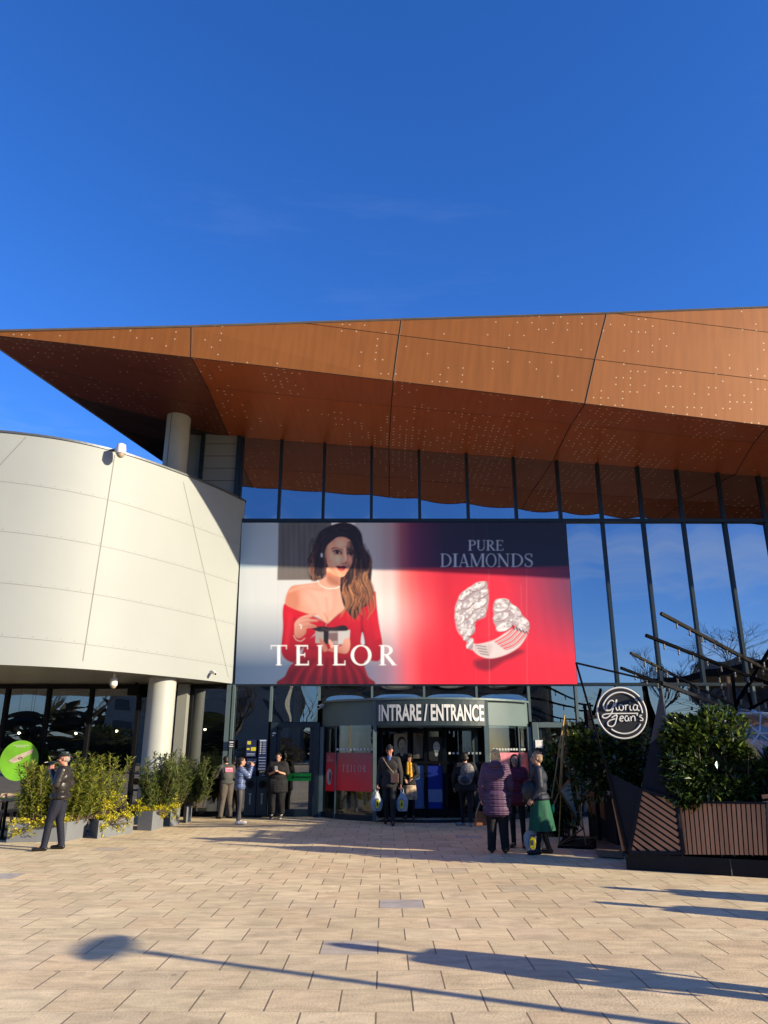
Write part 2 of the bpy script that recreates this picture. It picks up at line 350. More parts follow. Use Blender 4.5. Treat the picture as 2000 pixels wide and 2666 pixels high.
# lower clerestory strip between ZM and ZL, ground-floor glass
LX = [P(x, 1800, FY).x for x in (597, 708, 832, 969, 1104, 1240, 1375, 1498, 1606, 1722, 1840, 1960, 2080, 2200, 2330)]
for i in range(len(LX) - 1):
    a, b = LX[i], LX[i + 1]
    if 2 <= i <= 5:
        window(a, b, ZL + .02, ZL + .02, ZM - .04, ZM - .04, G_LOW, fw=.06, amp=.011, fm=M_FRAMEG)
    elif i in (1, 6):
        window(a, b, ZD + .02, ZD + .02, ZM - .04, ZM - .04, G_LOW, fw=.07, amp=.006, fm=M_FRAMEG)
    elif i == 0:
        window(a, b, .12, .12, ZM - .04, ZM - .04, G_LOW, fw=.09, amp=.005, fm=M_FRAMEG)
    else:
        window(a, b, .12, .12, ZM - .04, ZM - .04, G_LOW, fw=.07, amp=.006, fm=M_FRAMEG)
# wide corner mullion between wing and entrance
mb = MB()
for px_, w_, m_ in ((590, .12, 0), (603, .07, 0)):
    x_ = P(px_, 1950, FY).x; mb.box((x_, FY - .1, ZM / 2), (w_, .12, ZM - .04))
mb.build('corner_mullion', M_FRAMEG, BL)
# wing ground floor glazing (under the curved wing)
WX = [P(x, 1950, FY).x for x in (-330, -180, -40, 0, 110, 224, 350, 455, 490, 587)]
for i in range(len(WX) - 1):
    if i == 7: continue
    window(WX[i], WX[i + 1], .12, .12, 3.38, 3.38, G_LOW, fw=.09, amp=.004, fm=M_BLACK)
mb = MB(); mb.box(((WX[0] - 4.3) / 2, FY - .02, 3.33), (-4.3 - WX[0], .15, .1)); mb.box(((WX[0] - 4.3) / 2, FY - .02, .06), (-4.3 - WX[0], .16, .12)); mb.build('frame_rail', M_BLACK, BL)
mb = MB(); x0, x1 = WX[7] - .1, WX[8] + .02
mb.box(((x0 + x1) / 2 + .05, FY - .25, 1.69), (.26, .3, 3.38)); mb.build('pilaster', M_GREYCLAD, BL)
mb = MB(); mb.box((WX[7] - .45, FY - .05, 1.69), (.7, .1, 3.36)); mb.build('dark_infill', M_BLACK, BL)
mb = MB()
for a, b in ((LX[0], LX[1]), (LX[7] - .1, LX[-1])): mb.box(((a + b) / 2, FY - .03, .06), (b - a, .2, .12))
mb.build('base_rail', M_FRAME, BL)
# swing doors left and right of the revolving door
def swing_door(pxa, pxb, label=None):
    a, b = P(pxa, 2000, FY).x, P(pxb, 2000, FY).x
    d = sub('door', BL)
    y = FY - .1; mb = MB(); fw = .17
    mb.box((a + fw / 2, y, ZD / 2), (fw, .2, ZD)); mb.box((b - fw / 2, y, ZD / 2), (fw, .2, ZD)); mb.box(((a + b) / 2, y, ZD - .07), (b - a - 2 * fw, .2, .14))
    mb.box(((a + b) / 2, y + .0, .09), (b - a - 2 * fw, .1, .18))
    bevel(mb.build('frame', M_FRAMEG if pxa > 1200 else M_FRAME, d), .012)
    mb = MB(); a2, b2 = a + fw, b - fw
    for xx in (a2 + .05, b2 - .05): mb.box((xx, y + .02, ZD / 2), (.1, .08, ZD - .32))
    mb.build('leaf_frame', M_FRAME, d)
    mb = MB(); pane(mb, [(a2 + .1, y + .02, .18), (b2 - .1, y + .02, .18), (b2 - .1, y + .02, ZD - .14), (a2 + .1, y + .02, ZD - .14)], 4, .002); mb.build('pane', G_LOW, d)
    mb = MB(); zc = .98; mb.box(((a2 + b2) / 2, y - .075, zc), (b2 - a2 - .06, .05, .19), mi=0)
    mb.box(((a2 + b2) / 2 - .3, y - .102, zc), (.28, .005, .035), mi=1); mb.box(((a2 + b2) / 2 + .24, y - .102, zc), (.44, .005, .035), mi=1); mb.box(((a2 + b2) / 2 + -.02, y - .102, zc), (.05, .005, .09), mi=1)
    mb.build('push_bar', [mat('green_push_bar', srgb(20, 190, 60), rough=.4), mat('dark_green_print', (.0, .08, .02))], d)
    return a, b
swing_door(703, 832); swing_door(1388, 1502)
mb = MB(); s_ = P(1404, 1937, FY - .22); mb.box(s_, (.2, .01, .2)); mb.build('paper_notice', mat('paper_white', (.8, .78, .76), var=.2, scale=20), BL)
mb = MB()
for px_, py_, s2 in ((714, 1909, .06), (711, 1915, .035)): mb.box(P(px_, py_, FY - .21), (s2 * 1.4, .01, s2 * .6))
mb.build('door_sticker', M_WHITEP, BL)
# ---- upper end wall beside the wing
xa, xb = P(500, 1250, FY).x, MX[0] - .06
mb = MB()
x1_ = P(517, 1250, FY).x; x2_ = P(528, 1250, FY).x
mb.box(((xa - .6 + x1_) / 2, FY + .3, 9.4), (x1_ - xa + .6, .4, 3.2)); mb.box(((x2_ + P(614, 1250, FY).x) / 2, FY + .1, 9.4), (P(614, 1250, FY).x - x2_, .3, 3.2))
for k in range(7):
    z_ = 8.6 + k * .4
    mb.box(((x2_ + P(614, 1250, FY).x) / 2, FY - .054, z_), (P(614, 1250, FY).x - x2_ - .04, .006, .012), mi=1)
mb.build('upper_end_wall', [M_GREYCLAD, M_BLACK], BL)
mb = MB(); mb.box(((x1_ + x2_) / 2, FY, 9.4), (x2_ - x1_, .2, 3.2)); mb.box((P(619, 1250, FY).x, FY - .02, 9.3), (.14, .22, 3.4)); mb.build('end_mullion', M_FRAME, BL)
# interior shell
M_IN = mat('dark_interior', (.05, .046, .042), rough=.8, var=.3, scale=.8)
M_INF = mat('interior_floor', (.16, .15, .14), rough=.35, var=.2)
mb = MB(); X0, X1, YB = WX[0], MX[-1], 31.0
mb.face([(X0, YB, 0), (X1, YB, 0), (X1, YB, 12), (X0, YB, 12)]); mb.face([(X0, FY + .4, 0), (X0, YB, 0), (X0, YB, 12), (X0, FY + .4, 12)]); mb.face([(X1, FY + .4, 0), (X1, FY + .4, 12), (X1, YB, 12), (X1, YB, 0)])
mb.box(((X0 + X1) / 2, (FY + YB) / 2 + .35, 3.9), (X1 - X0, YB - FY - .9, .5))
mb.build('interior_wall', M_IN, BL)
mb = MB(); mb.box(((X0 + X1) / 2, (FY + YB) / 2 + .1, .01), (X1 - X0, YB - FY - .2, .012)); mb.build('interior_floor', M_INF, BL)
mb = MB()
for k in range(7): mb.box((-3.4 + k * 2.3, 27.5, 10.0 - .1 * k), (.05, 5, .05))
mb.box((3.2, 24.5, 9.25), (13.4, .06, .08)); mb.beam((-3.2, 23, 9.9), (-.8, 24.5, 9.2), .1); mb.beam((9.8, 24.5, 9.25), (11.4, 23.4, 9.8), .08)
mb.build('roof_brace', mat('pale_brace', (.25, .24, .2)), BL)
mb = MB()
for x_ in (-3.0, -1.45, -.9, 1.2, 5.5, 9): mb.cyl((x_, 25.5 + (x_ * 7 % 2), 0.02), .13, 3.6, 12)
mb.build('interior_column', mat('interior_white', (.5, .49, .44)), BL)

# ---- curved white wing
plan = [(-17, 18.6), (-13.0, 16.4), (-10.4, 15.75), (-8.29, 16.1), (-6.78, 17.0), (-5.6, 18.45), (-4.75, 19.8), (-4.16, 20.98)]
def cr_spline(pts, k=10):
    out = []; q = [Vector(p) for p in pts]; q = [q[0] * 2 - q[1]] + q + [q[-1] * 2 - q[-2]]
    for i in range(1, len(q) - 2):
        for j in range(k):
            t = j / k; a, b, c, d = q[i - 1:i + 3]
            out.append(.5 * ((2 * b) + (c - a) * t + (2 * a - 5 * b + 4 * c - d) * t * t + (3 * b - a - 3 * c + d) * t ** 3))
    out.append(q[-2]); return out
PLN = cr_spline([(x, y, 0) for x, y in plan], 12)
ZB, ZW = 3.41, 8.74
WG = sub('curved_wing', BL)
mb = MB()
k = len(PLN)
back = [Vector((-4.16, 23.5, 0)), Vector((-17, 23.5, 0))]
ring = PLN + back
fs = []
nz_ = 4
vs = []
for zi in range(nz_ + 1):
    z = ZB + (ZW - ZB) * zi / nz_
    vs += [(p.x, p.y, z) for p in PLN]
mb.add(vs, [(zi * k + i, zi * k + i + 1, (zi + 1) * k + i + 1, (zi + 1) * k + i) for zi in range(nz_) for i in range(k - 1)], 0, True)
WALL = mb
mb = MB(); mb.face([(p.x, p.y, ZB + .002) for p in ring][::-1], 0); mb.build('wing_soffit', mat('soffit_grey', (.28, .27, .23), rough=.45, var=.06, scale=1), WG)
mb = MB(); mb.face([(p.x, p.y, ZW - .05) for p in ring], 0); mb.build('wing_roof', M_GREYCLAD, WG)
mb = MB(); up = []
off = lambda p, q, d: Vector((p.x, p.y, 0)) + Vector(((q - p).y, -(q - p).x, 0)).normalized() * d
for i in range(k - 1):
    p, q = PLN[i], PLN[i + 1]; a0, a1 = off(p, q, .03), off(p, q, .03) + (q - p)
    mb.poly([(a0.x, a0.y, ZW), (a1.x, a1.y, ZW), (a1.x, a1.y, ZW + .05), (a0.x, a0.y, ZW + .05)], .25, n=(-(q - p).y, (q - p).x, 0) and Vector((-(q - p).y, (q - p).x, 0)).normalized())
mb.build('coping', mat('coping_grey', (.12, .13, .14), rough=.4, metal=.5), WG)
def wing_hit(px, py):
    d = ray(px, py); best = None
    for i in range(len(PLN) - 1):
        p, q = PLN[i], PLN[i + 1]; e = q - p
        den = d.x * e.y - d.y * e.x
        if abs(den) < 1e-9: continue
        t = (p.x * e.y - p.y * e.x) / den; s = (p.x * d.y - p.y * d.x) / den
        if t > 0 and -.001 <= s <= 1.001 and (best is None or t < best[0]): best = (t, Vector((e.y, -e.x, 0)).normalized())
    if best is None: return None
    return CAM + d * best[0], best[1]
def jstrip(mb, pts, wd, lift=.004, mi=1):
    """thin dark strip on the wing following photo points"""
    for (a, na), (b, nb) in zip(pts[:-1], pts[1:]):
        d = (b - a); 
        if d.length < 1e-4: continue
        s = d.normalized().cross(na).normalized() * wd / 2
        mb.face([a + na * lift - s, b + nb * lift - s, b + nb * lift + s, a + na * lift + s], mi)
mb = WALL
def seg(px0, py0, px1, py1, n=24): 
    h = [wing_hit(px0 + (px1 - px0) * i / n, py0 + (py1 - py0) * i / n) for i in range(n + 1)]
    return [x for x in h if x and ZB - .01 <= x[0].z <= ZW + .01]
jstrip(mb, seg(303, 1160, 212, 1745), .022); jstrip(mb, seg(472, 1232, 600, 1786), .016); jstrip(mb, seg(68, 1138, -60, 1275), .016)
for z in (4.0, 5.17, 6.34, 7.51):
    pts = []
    for i in range(k - 1):
        p, q = PLN[i], PLN[i + 1]; e = q - p; nn = Vector((e.y, -e.x, 0)).normalized(); pts.append((Vector((p.x, p.y, z - (p.x + 8) * .035)), nn))
    jstrip(mb, pts, .007)
# cap screws along the seams
for z in (4.0, 5.17, 6.34, 7.51):
    for i in range(2, k - 1, 2):
        p, q = PLN[i], PLN[i + 1]; e = q - p; nn = Vector((e.y, -e.x, 0)).normalized(); t_ = e.normalized()
        c = Vector((p.x, p.y, z + .05 - (p.x + 8) * .035)) + nn * .005
        mb.face([c + (t_ * math.cos(a) + Vector((0, 0, 1)) * math.sin(a)) * .012 for a in [j * math.pi / 3 for j in range(6)]], 2)
mb.build('curved_wall', [M_WHITE, mat('joint_grey', (.17, .17, .16), rough=.7), mat('screw_grey', (.22, .22, .2))], WG)
# ---- round columns
cb = P(408, 1900, 19.2)
mb = MB(); mb.cyl((cb.x, 19.35, 0), .345, ZB, 40); mb.build('column', mat('column_white', (.40, .41, .38), rough=.5, var=.03), BL)
cu = P(461, 1150, 19.9)
mb = MB(); mb.cyl((cu.x, 19.9, ZW - .3), .345, 3.3, 40); mb.box((cu.x - .13, 19.9 - .32, 10), (.012, .012, 3.2), mi=1); mb.build('upper_column', [mat('column_cream', (.42, .40, .33), rough=.5, var=.05), M_BLACK], BL)
# ---- copper roof
def copper(name, base, rough=.42, metal=.35, thr=.6, dot=.10, dc=(.40, .31, .22, 1)):
    m = bpy.data.materials.new(name); m.use_nodes = True; nt = m.node_tree; n = nt.nodes; l = nt.links; b = n['Principled BSDF']
    b.inputs['Roughness'].default_value = rough; b.inputs['Metallic'].default_value = metal; b.inputs['Specular IOR Level'].default_value = .25
    uv = n.new('ShaderNodeUVMap'); uv.uv_map = 'UVMap'
    st = n.new('ShaderNodeMapping'); st.inputs['Scale'].default_value = (3.5, .25, 1); l.new(uv.outputs[0], st.inputs[0])
    ns = n.new('ShaderNodeTexNoise'); ns.inputs['Scale'].default_value = 2.4; ns.inputs['Detail'].default_value = 6; l.new(st.outputs[0], ns.inputs[0])
    mr = n.new('ShaderNodeMapRange'); mr.inputs[1].default_value = .3; mr.inputs[2].default_value = .7; mr.inputs[3].default_value = .88; mr.inputs[4].default_value = 1.1; l.new(ns.outputs[0], mr.inputs[0])
    vm = n.new('ShaderNodeVectorMath'); vm.operation = 'SCALE'; vm.inputs[0].default_value = base; l.new(mr.outputs[0], vm.inputs['Scale'])
    # perforation dots on a square grid, switched on in clusters
    sc = n.new('ShaderNodeVectorMath'); sc.operation = 'SCALE'; sc.inputs['Scale'].default_value = 1 / .185; l.new(uv.outputs[0], sc.inputs[0])
    fl = n.new('ShaderNodeVectorMath'); fl.operation = 'FLOOR'; l.new(sc.outputs[0], fl.inputs[0])
    fr = n.new('ShaderNodeVectorMath'); fr.operation = 'FRACTION'; l.new(sc.outputs[0], fr.inputs[0])
    dd = n.new('ShaderNodeVectorMath'); dd.operation = 'DISTANCE'; dd.inputs[1].default_value = (.5, .5, 0); l.new(fr.outputs[0], dd.inputs[0])
    inside = n.new('ShaderNodeMath'); inside.operation = 'LESS_THAN'; inside.inputs[1].default_value = dot; l.new(dd.outputs['Value'], inside.inputs[0])
    wn_ = n.new('ShaderNodeTexWhiteNoise'); wn_.noise_dimensions = '2D'; l.new(fl.outputs[0], wn_.inputs['Vector'])
    cn = n.new('ShaderNodeTexNoise'); cn.inputs['Scale'].default_value = .085; cn.inputs['Detail'].default_value = 2; l.new(fl.outputs[0], cn.inputs['Vector'])
    cm = n.new('ShaderNodeMapRange'); cm.inputs[1].default_value = .46; cm.inputs[2].default_value = .62; cm.inputs[3].default_value = .02; cm.inputs[4].default_value = thr; l.new(cn.outputs[0], cm.inputs[0])
    on = n.new('ShaderNodeMath'); on.operation = 'LESS_THAN'; l.new(wn_.outputs['Value'], on.inputs[0]); l.new(cm.outputs[0], on.inputs[1])
    an = n.new('ShaderNodeMath'); an.operation = 'MULTIPLY'; l.new(on.outputs[0], an.inputs[0]); l.new(inside.outputs[0], an.inputs[1])
    mc = n.new('ShaderNodeMix'); mc.data_type = 'RGBA'; mc.inputs[7].default_value = dc; l.new(an.outputs[0], mc.inputs[0]); l.new(vm.outputs[0], mc.inputs[6])
    l.new(mc.outputs[2], b.inputs['Base Color'])
    return m
C_FAS = copper('copper_fascia', (.185, .064, .014), rough=.5, metal=.2, thr=.45, dot=.10, dc=(.38, .27, .18, 1))
C_SOF = copper('copper_soffit', (.31, .070, .016), rough=.38, metal=.3, thr=.7, dot=.13, dc=(.75, .55, .40, 1))
C_SOF_SHADE = copper('shaded_copper_soffit', (.13, .036, .016), rough=.36, metal=.3, thr=.6, dot=.11, dc=(.4, .28, .2, 1))  # copper soffit with shade and dark reflections put into its colour
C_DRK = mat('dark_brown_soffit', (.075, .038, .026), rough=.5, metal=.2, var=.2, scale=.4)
RF = sub('folded_roof', BL)
def uvquad(name, quads, m, parent, udir, vdir, thick=0, tan=None):
    me = bpy.data.meshes.new(name); vs, fs = [], []
    for q in quads:
        b0 = len(vs); vs += [tuple(Vector(p) - Vector((0, FY, 0))) for p in q]; fs.append(tuple(range(b0, b0 + len(q))))
    me.from_pydata(vs, [], fs); me.materials.append(m); uvl = me.uv_layers.new(name='UVMap')
    for lp in me.loops:
        v = Vector(vs[lp.vertex_index]); uvl.data[lp.index].uv = (v.dot(udir), v.dot(vdir))
    me.update(); o = bpy.data.objects.new(name, me); col.objects.link(o); o.parent = parent; return o
fold = [(-60, 868, 15.9), (499, 931, 16.25), (1024, 992, 16.6), (1524, 1051, 16.78), (2000, 1109, 17.12), (2500, 1168, 17.4), (3300, 1262, 17.8)]
FOLD = [P(*f) for f in fold]
def interp(pts, px):
    for a, b in zip(pts[:-1], pts[1:]):
        if px <= b[0] or b is pts[-1]:
            t = (px - a[0]) / (b[0] - a[0]); return [a[i] + (b[i] - a[i]) * t for i in range(len(a))]
topl = [(-60, 864), (500, 851), (1046, 833), (1580, 817), (2000, 801), (2500, 784), (3300, 755)]
TOP = [P(t[0], t[1], f[2] - .12) for t, f in zip(topl, fold)]
TOP[0] = FOLD[0] + Vector((-.02, -.02, .03))
# fascia, subdivided at the joints; the joint line between upper and lower strip
jl = [(-60, 866), (500, 851.5), (1040, 873), (1550, 936), (2000, 990), (2500, 1048), (3300, 1140)]
# upper strip starts at (790,843)
MID = [None] * 7
for i in (2, 3, 4, 5, 6):
    t = (jl[i][1] - topl[i][1]) / (fold[i][1] - topl[i][1]); Y = (fold[i][2] - .12) * (1 - t) + fold[i][2] * t - .03; MID[i] = P(jl[i][0], jl[i][1], Y)
mid_s = TOP[1].lerp(TOP[2], (790 - 500) / 546)
q_low = [[FOLD[0], FOLD[1], TOP[1], TOP[0]], [FOLD[1], FOLD[2], MID[2], mid_s, TOP[1]]] + [[FOLD[i], FOLD[i + 1], MID[i + 1], MID[i]] for i in (2, 3, 4, 5)]
ux = (FOLD[3] - FOLD[1]).normalized(); uz = Vector((0, 0, 1))
for q in q_low: 
    o = uvquad('fascia_panel', [q], C_FAS, RF, ux, uz)
topc = P(790, 843, 17.15) 
ups = [[mid_s, MID[2], TOP[2]]]
M3 = TOP[3].lerp(TOP[4], .05)
ups += [[MID[2], MID[3], M3, TOP[3], TOP[2]]]
MR = P(2000, 865, 16.98); MR2 = P(2500, 925, 17.24); MR3 = P(3300, 1020, 17.6)
ups += [[MID[3], MID[4], MR, M3], [MID[4], MID[5], MR2, MR], [MID[5], MID[6], MR3, MR2]]
for q in ups: uvquad('fascia_panel', [q], C_FAS, RF, ux, uz)
for q in [[M3, MR, TOP[4]], [MR, MR2, TOP[5], TOP[4]], [MR2, MR3, TOP[6], TOP[5]]]: uvquad('fascia_panel', [q], C_FAS, RF, ux, uz)
# soffit: two facets (thin joint between)
bk = [None, P(597, 1136, FY + .1), P(1012, 1166.5, FY + .1), P(1437, 1199, FY + .1), P(1912, 1235, FY + .1), P(2400, 1272, FY + .1), P(3100, 1325, FY + .1)]
for i in range(1, 7): bk[i].z = zsoff(bk[i].x)
sm = [None] + [FOLD[i].lerp(bk[i], .36) + Vector((0, 0, .10)) for i in range(1, 7)]
for i in range(1, 6):
    uvquad('soffit_panel', [[FOLD[i], sm[i], sm[i + 1], FOLD[i + 1]]], C_SOF, RF, Vector((1, 0, 0)), Vector((0, 1, 0)))
    uvquad('soffit_panel', [[sm[i], bk[i], bk[i + 1], sm[i + 1]]], C_SOF, RF, Vector((1, 0, 0)), Vector((0, 1, 0)))
E1 = P(422, 1199, 22.8); E0 = FOLD[0]; E2 = E1 + (E1 - E0).normalized() * 3.5
e_a, e_b = P(145, 997, 18.5), P(313, 1118, 20.9)
e_m = [E0, E0.lerp(E1, .33), E0.lerp(E1, .66), E1, E2]
B2 = Vector((bk[1].x, 26.5, bk[1].z + .2))
b1 = bk[1]
uvquad('soffit_panel', [[E0, sm[1], FOLD[1]]], C_SOF_SHADE, RF, Vector((1, 0, 0)), Vector((0, 1, 0)))
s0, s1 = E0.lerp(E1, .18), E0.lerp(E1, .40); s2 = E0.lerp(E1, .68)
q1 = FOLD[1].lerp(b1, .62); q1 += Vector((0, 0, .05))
for q, m_ in (([E0, s0, q1, sm[1]], C_SOF_SHADE), ([s0, s1, b1, q1], C_SOF_SHADE), ([s1, s2, Vector((b1.x - .3, 23.2, b1.z + .12)), b1], C_DRK), ([s2, E2, B2, Vector((b1.x - .3, 23.2, b1.z + .12))], C_DRK)):
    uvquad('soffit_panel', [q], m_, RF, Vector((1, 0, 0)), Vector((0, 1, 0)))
# panel joints
mb = MB()
def jline(pts, r=.014):
    mb.tube(pts, r, 4, caps=False, smooth=False)
for i in (1, 2, 3): jline([TOP[i] + Vector((0, -.004, 0)), (MID[i] or TOP[i].lerp(FOLD[i], .5)) + Vector((0, -.004, 0)), FOLD[i] + Vector((0, -.004, -.002))], .013)
jline([mid_s] + MID[2:6], .009); jline([M3, MR, MR2], .009); jline(FOLD[:6], .012)
for i in (1, 2, 3, 4, 5): jline([FOLD[i], sm[i], bk[i]], .014)
jline(sm[1:6], .005)
jline([s0, q1], .008); jline([s1, b1], .008)
mb.build('panel_seam', mat('seam_dark', (.03, .016, .01)), RF)
# roof top and edge trim
mb = MB()
tb = [t + Vector((0, 14, .8)) for t in TOP]
tb[0] = E2 + Vector((.05, 0, .25))
for i in range(6): mb.face([TOP[i], TOP[i + 1], tb[i + 1], tb[i]])
mb.face([E0, TOP[0], tb[0], E2]); mb.build('roof_deck', M_GREYCLAD, RF)
mb = MB(); mb.tube([t + Vector((0, -.01, .02)) for t in TOP], .03, 4, smooth=False); mb.tube([E0, E1, E2], .03, 4, smooth=False); mb.build('edge_trim', mat('trim_grey', (.25, .24, .24), rough=.4, metal=.6), RF)
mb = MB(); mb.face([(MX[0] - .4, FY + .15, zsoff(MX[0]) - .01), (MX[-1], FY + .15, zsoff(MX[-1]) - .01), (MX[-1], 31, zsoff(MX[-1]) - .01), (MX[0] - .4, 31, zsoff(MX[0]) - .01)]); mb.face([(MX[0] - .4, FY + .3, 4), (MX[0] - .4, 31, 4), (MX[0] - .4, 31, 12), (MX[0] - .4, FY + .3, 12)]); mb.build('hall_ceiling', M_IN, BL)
# seal top of the facade to the roof
mb = MB(); xs = [MX[0] - .1] + MX[1:]
for a, b in zip(xs[:-1], xs[1:]): mb.face([(a, FY + .06, zsoff(a) - .06), (b, FY + .06, zsoff(b) - .06), (b, FY + .06, zsoff(b) + .3), (a, FY + .06, zsoff(a) + .3)])
mb.build('head_rail', M_FRAME, BL)

# ---- revolving door drum
RV = sub('revolving_door', BL)
RCX = (P(838, 1860, FY).x + P(1376, 1860, FY).x) / 2; RHW = (P(1376, 1860, FY).x - P(838, 1860, FY).x) / 2; BULGE = 1.75
RR = (RHW ** 2 + BULGE ** 2) / (2 * BULGE); RCY = FY - BULGE + RR
def rp(x, dr=0):
    dx = x - RCX; r = RR + dr; return Vector((x, RCY - math.sqrt(max(r * r - dx * dx, 0)), 0))
def rpx(px, py=1950):
    """drum point seen at this column"""
    d = ray(px, py); dx, dy = d.x, d.y; a = dx * dx + dy * dy; b = -2 * (dx * RCX + dy * RCY); c = RCX ** 2 + RCY ** 2 - RR ** 2
    t = (-b - math.sqrt(max(b * b - 4 * a * c, 0))) / (2 * a); return dx * t
ZH0, ZH1 = 2.27, 2.88
def band(mb, x0, x1, z0, z1, dr, n=14, mi=0, th=.06):
    pts = [rp(x0 + (x1 - x0) * i / n, dr) for i in range(n + 1)]
    for p, q in zip(pts[:-1], pts[1:]):
        mb.add([(p.x, p.y, z0), (q.x, q.y, z0), (q.x, q.y, z1), (p.x, p.y, z1)], [(0, 1, 2, 3)], mi, True)
    inn = [p + (Vector((RCX, RCY, 0)) - p).normalized() * th for p in pts]
    for z, fl in ((z0, 0), (z1, 1)):
        for i in range(n): mb.face([(pts[i].x, pts[i].y, z), (pts[i + 1].x, pts[i + 1].y, z), (inn[i + 1].x, inn[i + 1].y, z), (inn[i].x, inn[i].y, z)], mi)
xl, xr = RCX - RHW + .03, RCX + RHW - .03
xd0, xd1 = rpx(976), rpx(1268)
M_HDR = mat('header_grey_green', srgb(84, 102, 104), rough=.5, metal=.0, var=.05)
M_HDRD = mat('header_dark_grey', srgb(50, 62, 66), rough=.42, metal=.1, var=.05)
for a_, b_ in ((xl, xd0), (xd1, xr)): mb = MB(); band(mb, a_, b_, ZH0, ZH1, 0); mb.build('header_panel', M_HDR, RV)
mb = MB(); band(mb, xd0 + .03, xd1 - .03, ZH0 - .02, ZH1 + .04, .10, th=.14); 
o = mb.build('header_sign', M_HDRD, RV)
mb = MB(); band(mb, xl, xr, ZH1, ZH1 + .05, .12, th=.3, n=30); band(mb, xl, xr, ZH0 - .06, ZH0, -.02, th=.2, n=30); mb.build('header_trim', M_FRAMEG, RV)
mb = MB(); n_ = 24; pts = [rp(xl + (xr - xl) * i / n_, .0) for i in range(n_ + 1)]
mb.face([(p.x, p.y, ZH1 - .02) for p in pts]); mb.face([(p.x, p.y, ZH0 + .06) for p in pts]); mb.build('canopy_lid', M_FRAME, RV)
mb = MB(); band(mb, xl, xd0, 0, .13, .03); band(mb, xd1, xr, 0, .13, .03); band(mb, xd0, xd1, 0, .02, .1, th=.6); mb.build('base_ring', M_FRAME, RV)
g = mat  # noqa
for a_, b_ in ((xl + .03, xd0), (xd1, xr - .03)): mb = MB(); band(mb, a_, b_, .13, ZH0, 0, th=0); mb.build('curved_glass', G_DRM, RV)
for x_, w_ in ((xl, .1), (rpx(875), .03), (xd0, .09), (xd1, .12), (rpx(1352), .03), (xr, .1)):
    p = rp(x_, .02); mb = MB(); mb.box((p.x, p.y, ZH0 / 2 + (.3 if x_ in (xd0, xd1) else 0)), (w_, .12, ZH0 + .6) if x_ in (xd0, xd1) else (w_, .1, ZH0 - .02)); mb.build('door_post', M_FRAMEG, RV)
# red posters on the curved glass, with the mark in letters
def redmat(name, dark):
    m = bpy.data.materials.new(name); m.use_nodes = True; nt = m.node_tree; n = nt.nodes; l = nt.links; b = n['Principled BSDF']; b.inputs['Roughness'].default_value = .35
    t = n.new('ShaderNodeTexCoord'); gr = n.new('ShaderNodeTexGradient'); mpn = n.new('ShaderNodeMapping'); l.new(t.outputs['Generated'], mpn.inputs[0])
    mpn.inputs['Rotation'].default_value = (0, R(-90), 0); mpn.inputs['Scale'].default_value = (1, 1, 1); l.new(mpn.outputs[0], gr.inputs[0])
    rm = n.new('ShaderNodeValToRGB'); rm.color_ramp.elements[0].color = (*dark, 1); rm.color_ramp.elements[1].color = (.62, .012, .03, 1)
    sp = n.new('ShaderNodeSeparateXYZ'); l.new(t.outputs['Generated'], sp.inputs[0]); 
    m1 = n.new('ShaderNodeMath'); m1.operation = 'SUBTRACT'; m1.inputs[0].default_value = 1.15; l.new(sp.outputs[2], m1.inputs[1]); l.new(m1.outputs[0], rm.inputs[0]); l.new(rm.outputs[0], b.inputs['Base Color'])
    return m
RED = redmat('red_poster_print', (.10, .03, .05))
xp0, xp1 = rpx(850), rpx(873)
zp0, zp1 = .68, 1.60
mb = MB(); band(mb, xp0, xp1, zp0 - .03, zp1, .02, th=0); mb.build('red_poster', RED, RV)
xq0, xq1 = rpx(877), rpx(970)
mb = MB(); band(mb, xq0, xq1, zp0, zp1, .02, th=0); mb.build('red_poster', RED, RV)
xs0, xs1 = rpx(1282), rpx(1352)
mb = MB(); band(mb, xs0, xs1 - .02, zp0, zp1, .02, th=0); mb.build('red_poster', mat('pink_poster_print', (.42, .12, .16), rough=.35, var=.3, scale=2, stretch=(3, 3, .3)), RV)
mb = MB(); band(mb, xs1 + .02, xr - .1, zp0, zp1, .02, th=0); mb.build('red_poster', RED, RV)
mb = MB()
for x0_, x1_, n_ in ((rpx(879), rpx(968), 11), (rpx(1285), rpx(1365), 12)):
    for i in range(n_):
        p = rp(x0_ + (x1_ - x0_) * i / (n_ - 1), .02); mb.box((p.x, p.y, 1.68), (.05, .006, .05))
mb.build('dot_film', mat('frosted_dot', (.65, .65, .6), rough=.5), RV)
# rotor inside: centre shaft, wings with posters
mb = MB(); mb.cyl((RCX - .25, RCY - RR + 2.3, 0), .09, ZH0, 12)
wings = []
C0 = Vector((RCX - .25, RCY - RR + 2.3, 0))
ang = [R(200), R(320), R(80)]
for a in ang:
    e = C0 + Vector((math.cos(a), math.sin(a), 0)) * 2.0
    for z in (.05, 1.02, ZH0 - .08): mb.beam((C0.x, C0.y, z), (e.x, e.y, z), .07, .08)
    for t in (.5, 1.): q = C0.lerp(e, t); mb.box((q.x, q.y, ZH0 / 2), (.08, .08, ZH0 - .1))
mb.build('rotor_frame', M_FRAME, RV)
mb = MB()
for a in ang:
    e = C0 + Vector((math.cos(a), math.sin(a), 0)) * 1.95
    mb.face([(C0.x, C0.y, .1), (e.x, e.y, .1), (e.x, e.y, ZH0 - .1), (C0.x, C0.y, ZH0 - .1)])
mb.build('rotor_glass', G_CLR, RV)
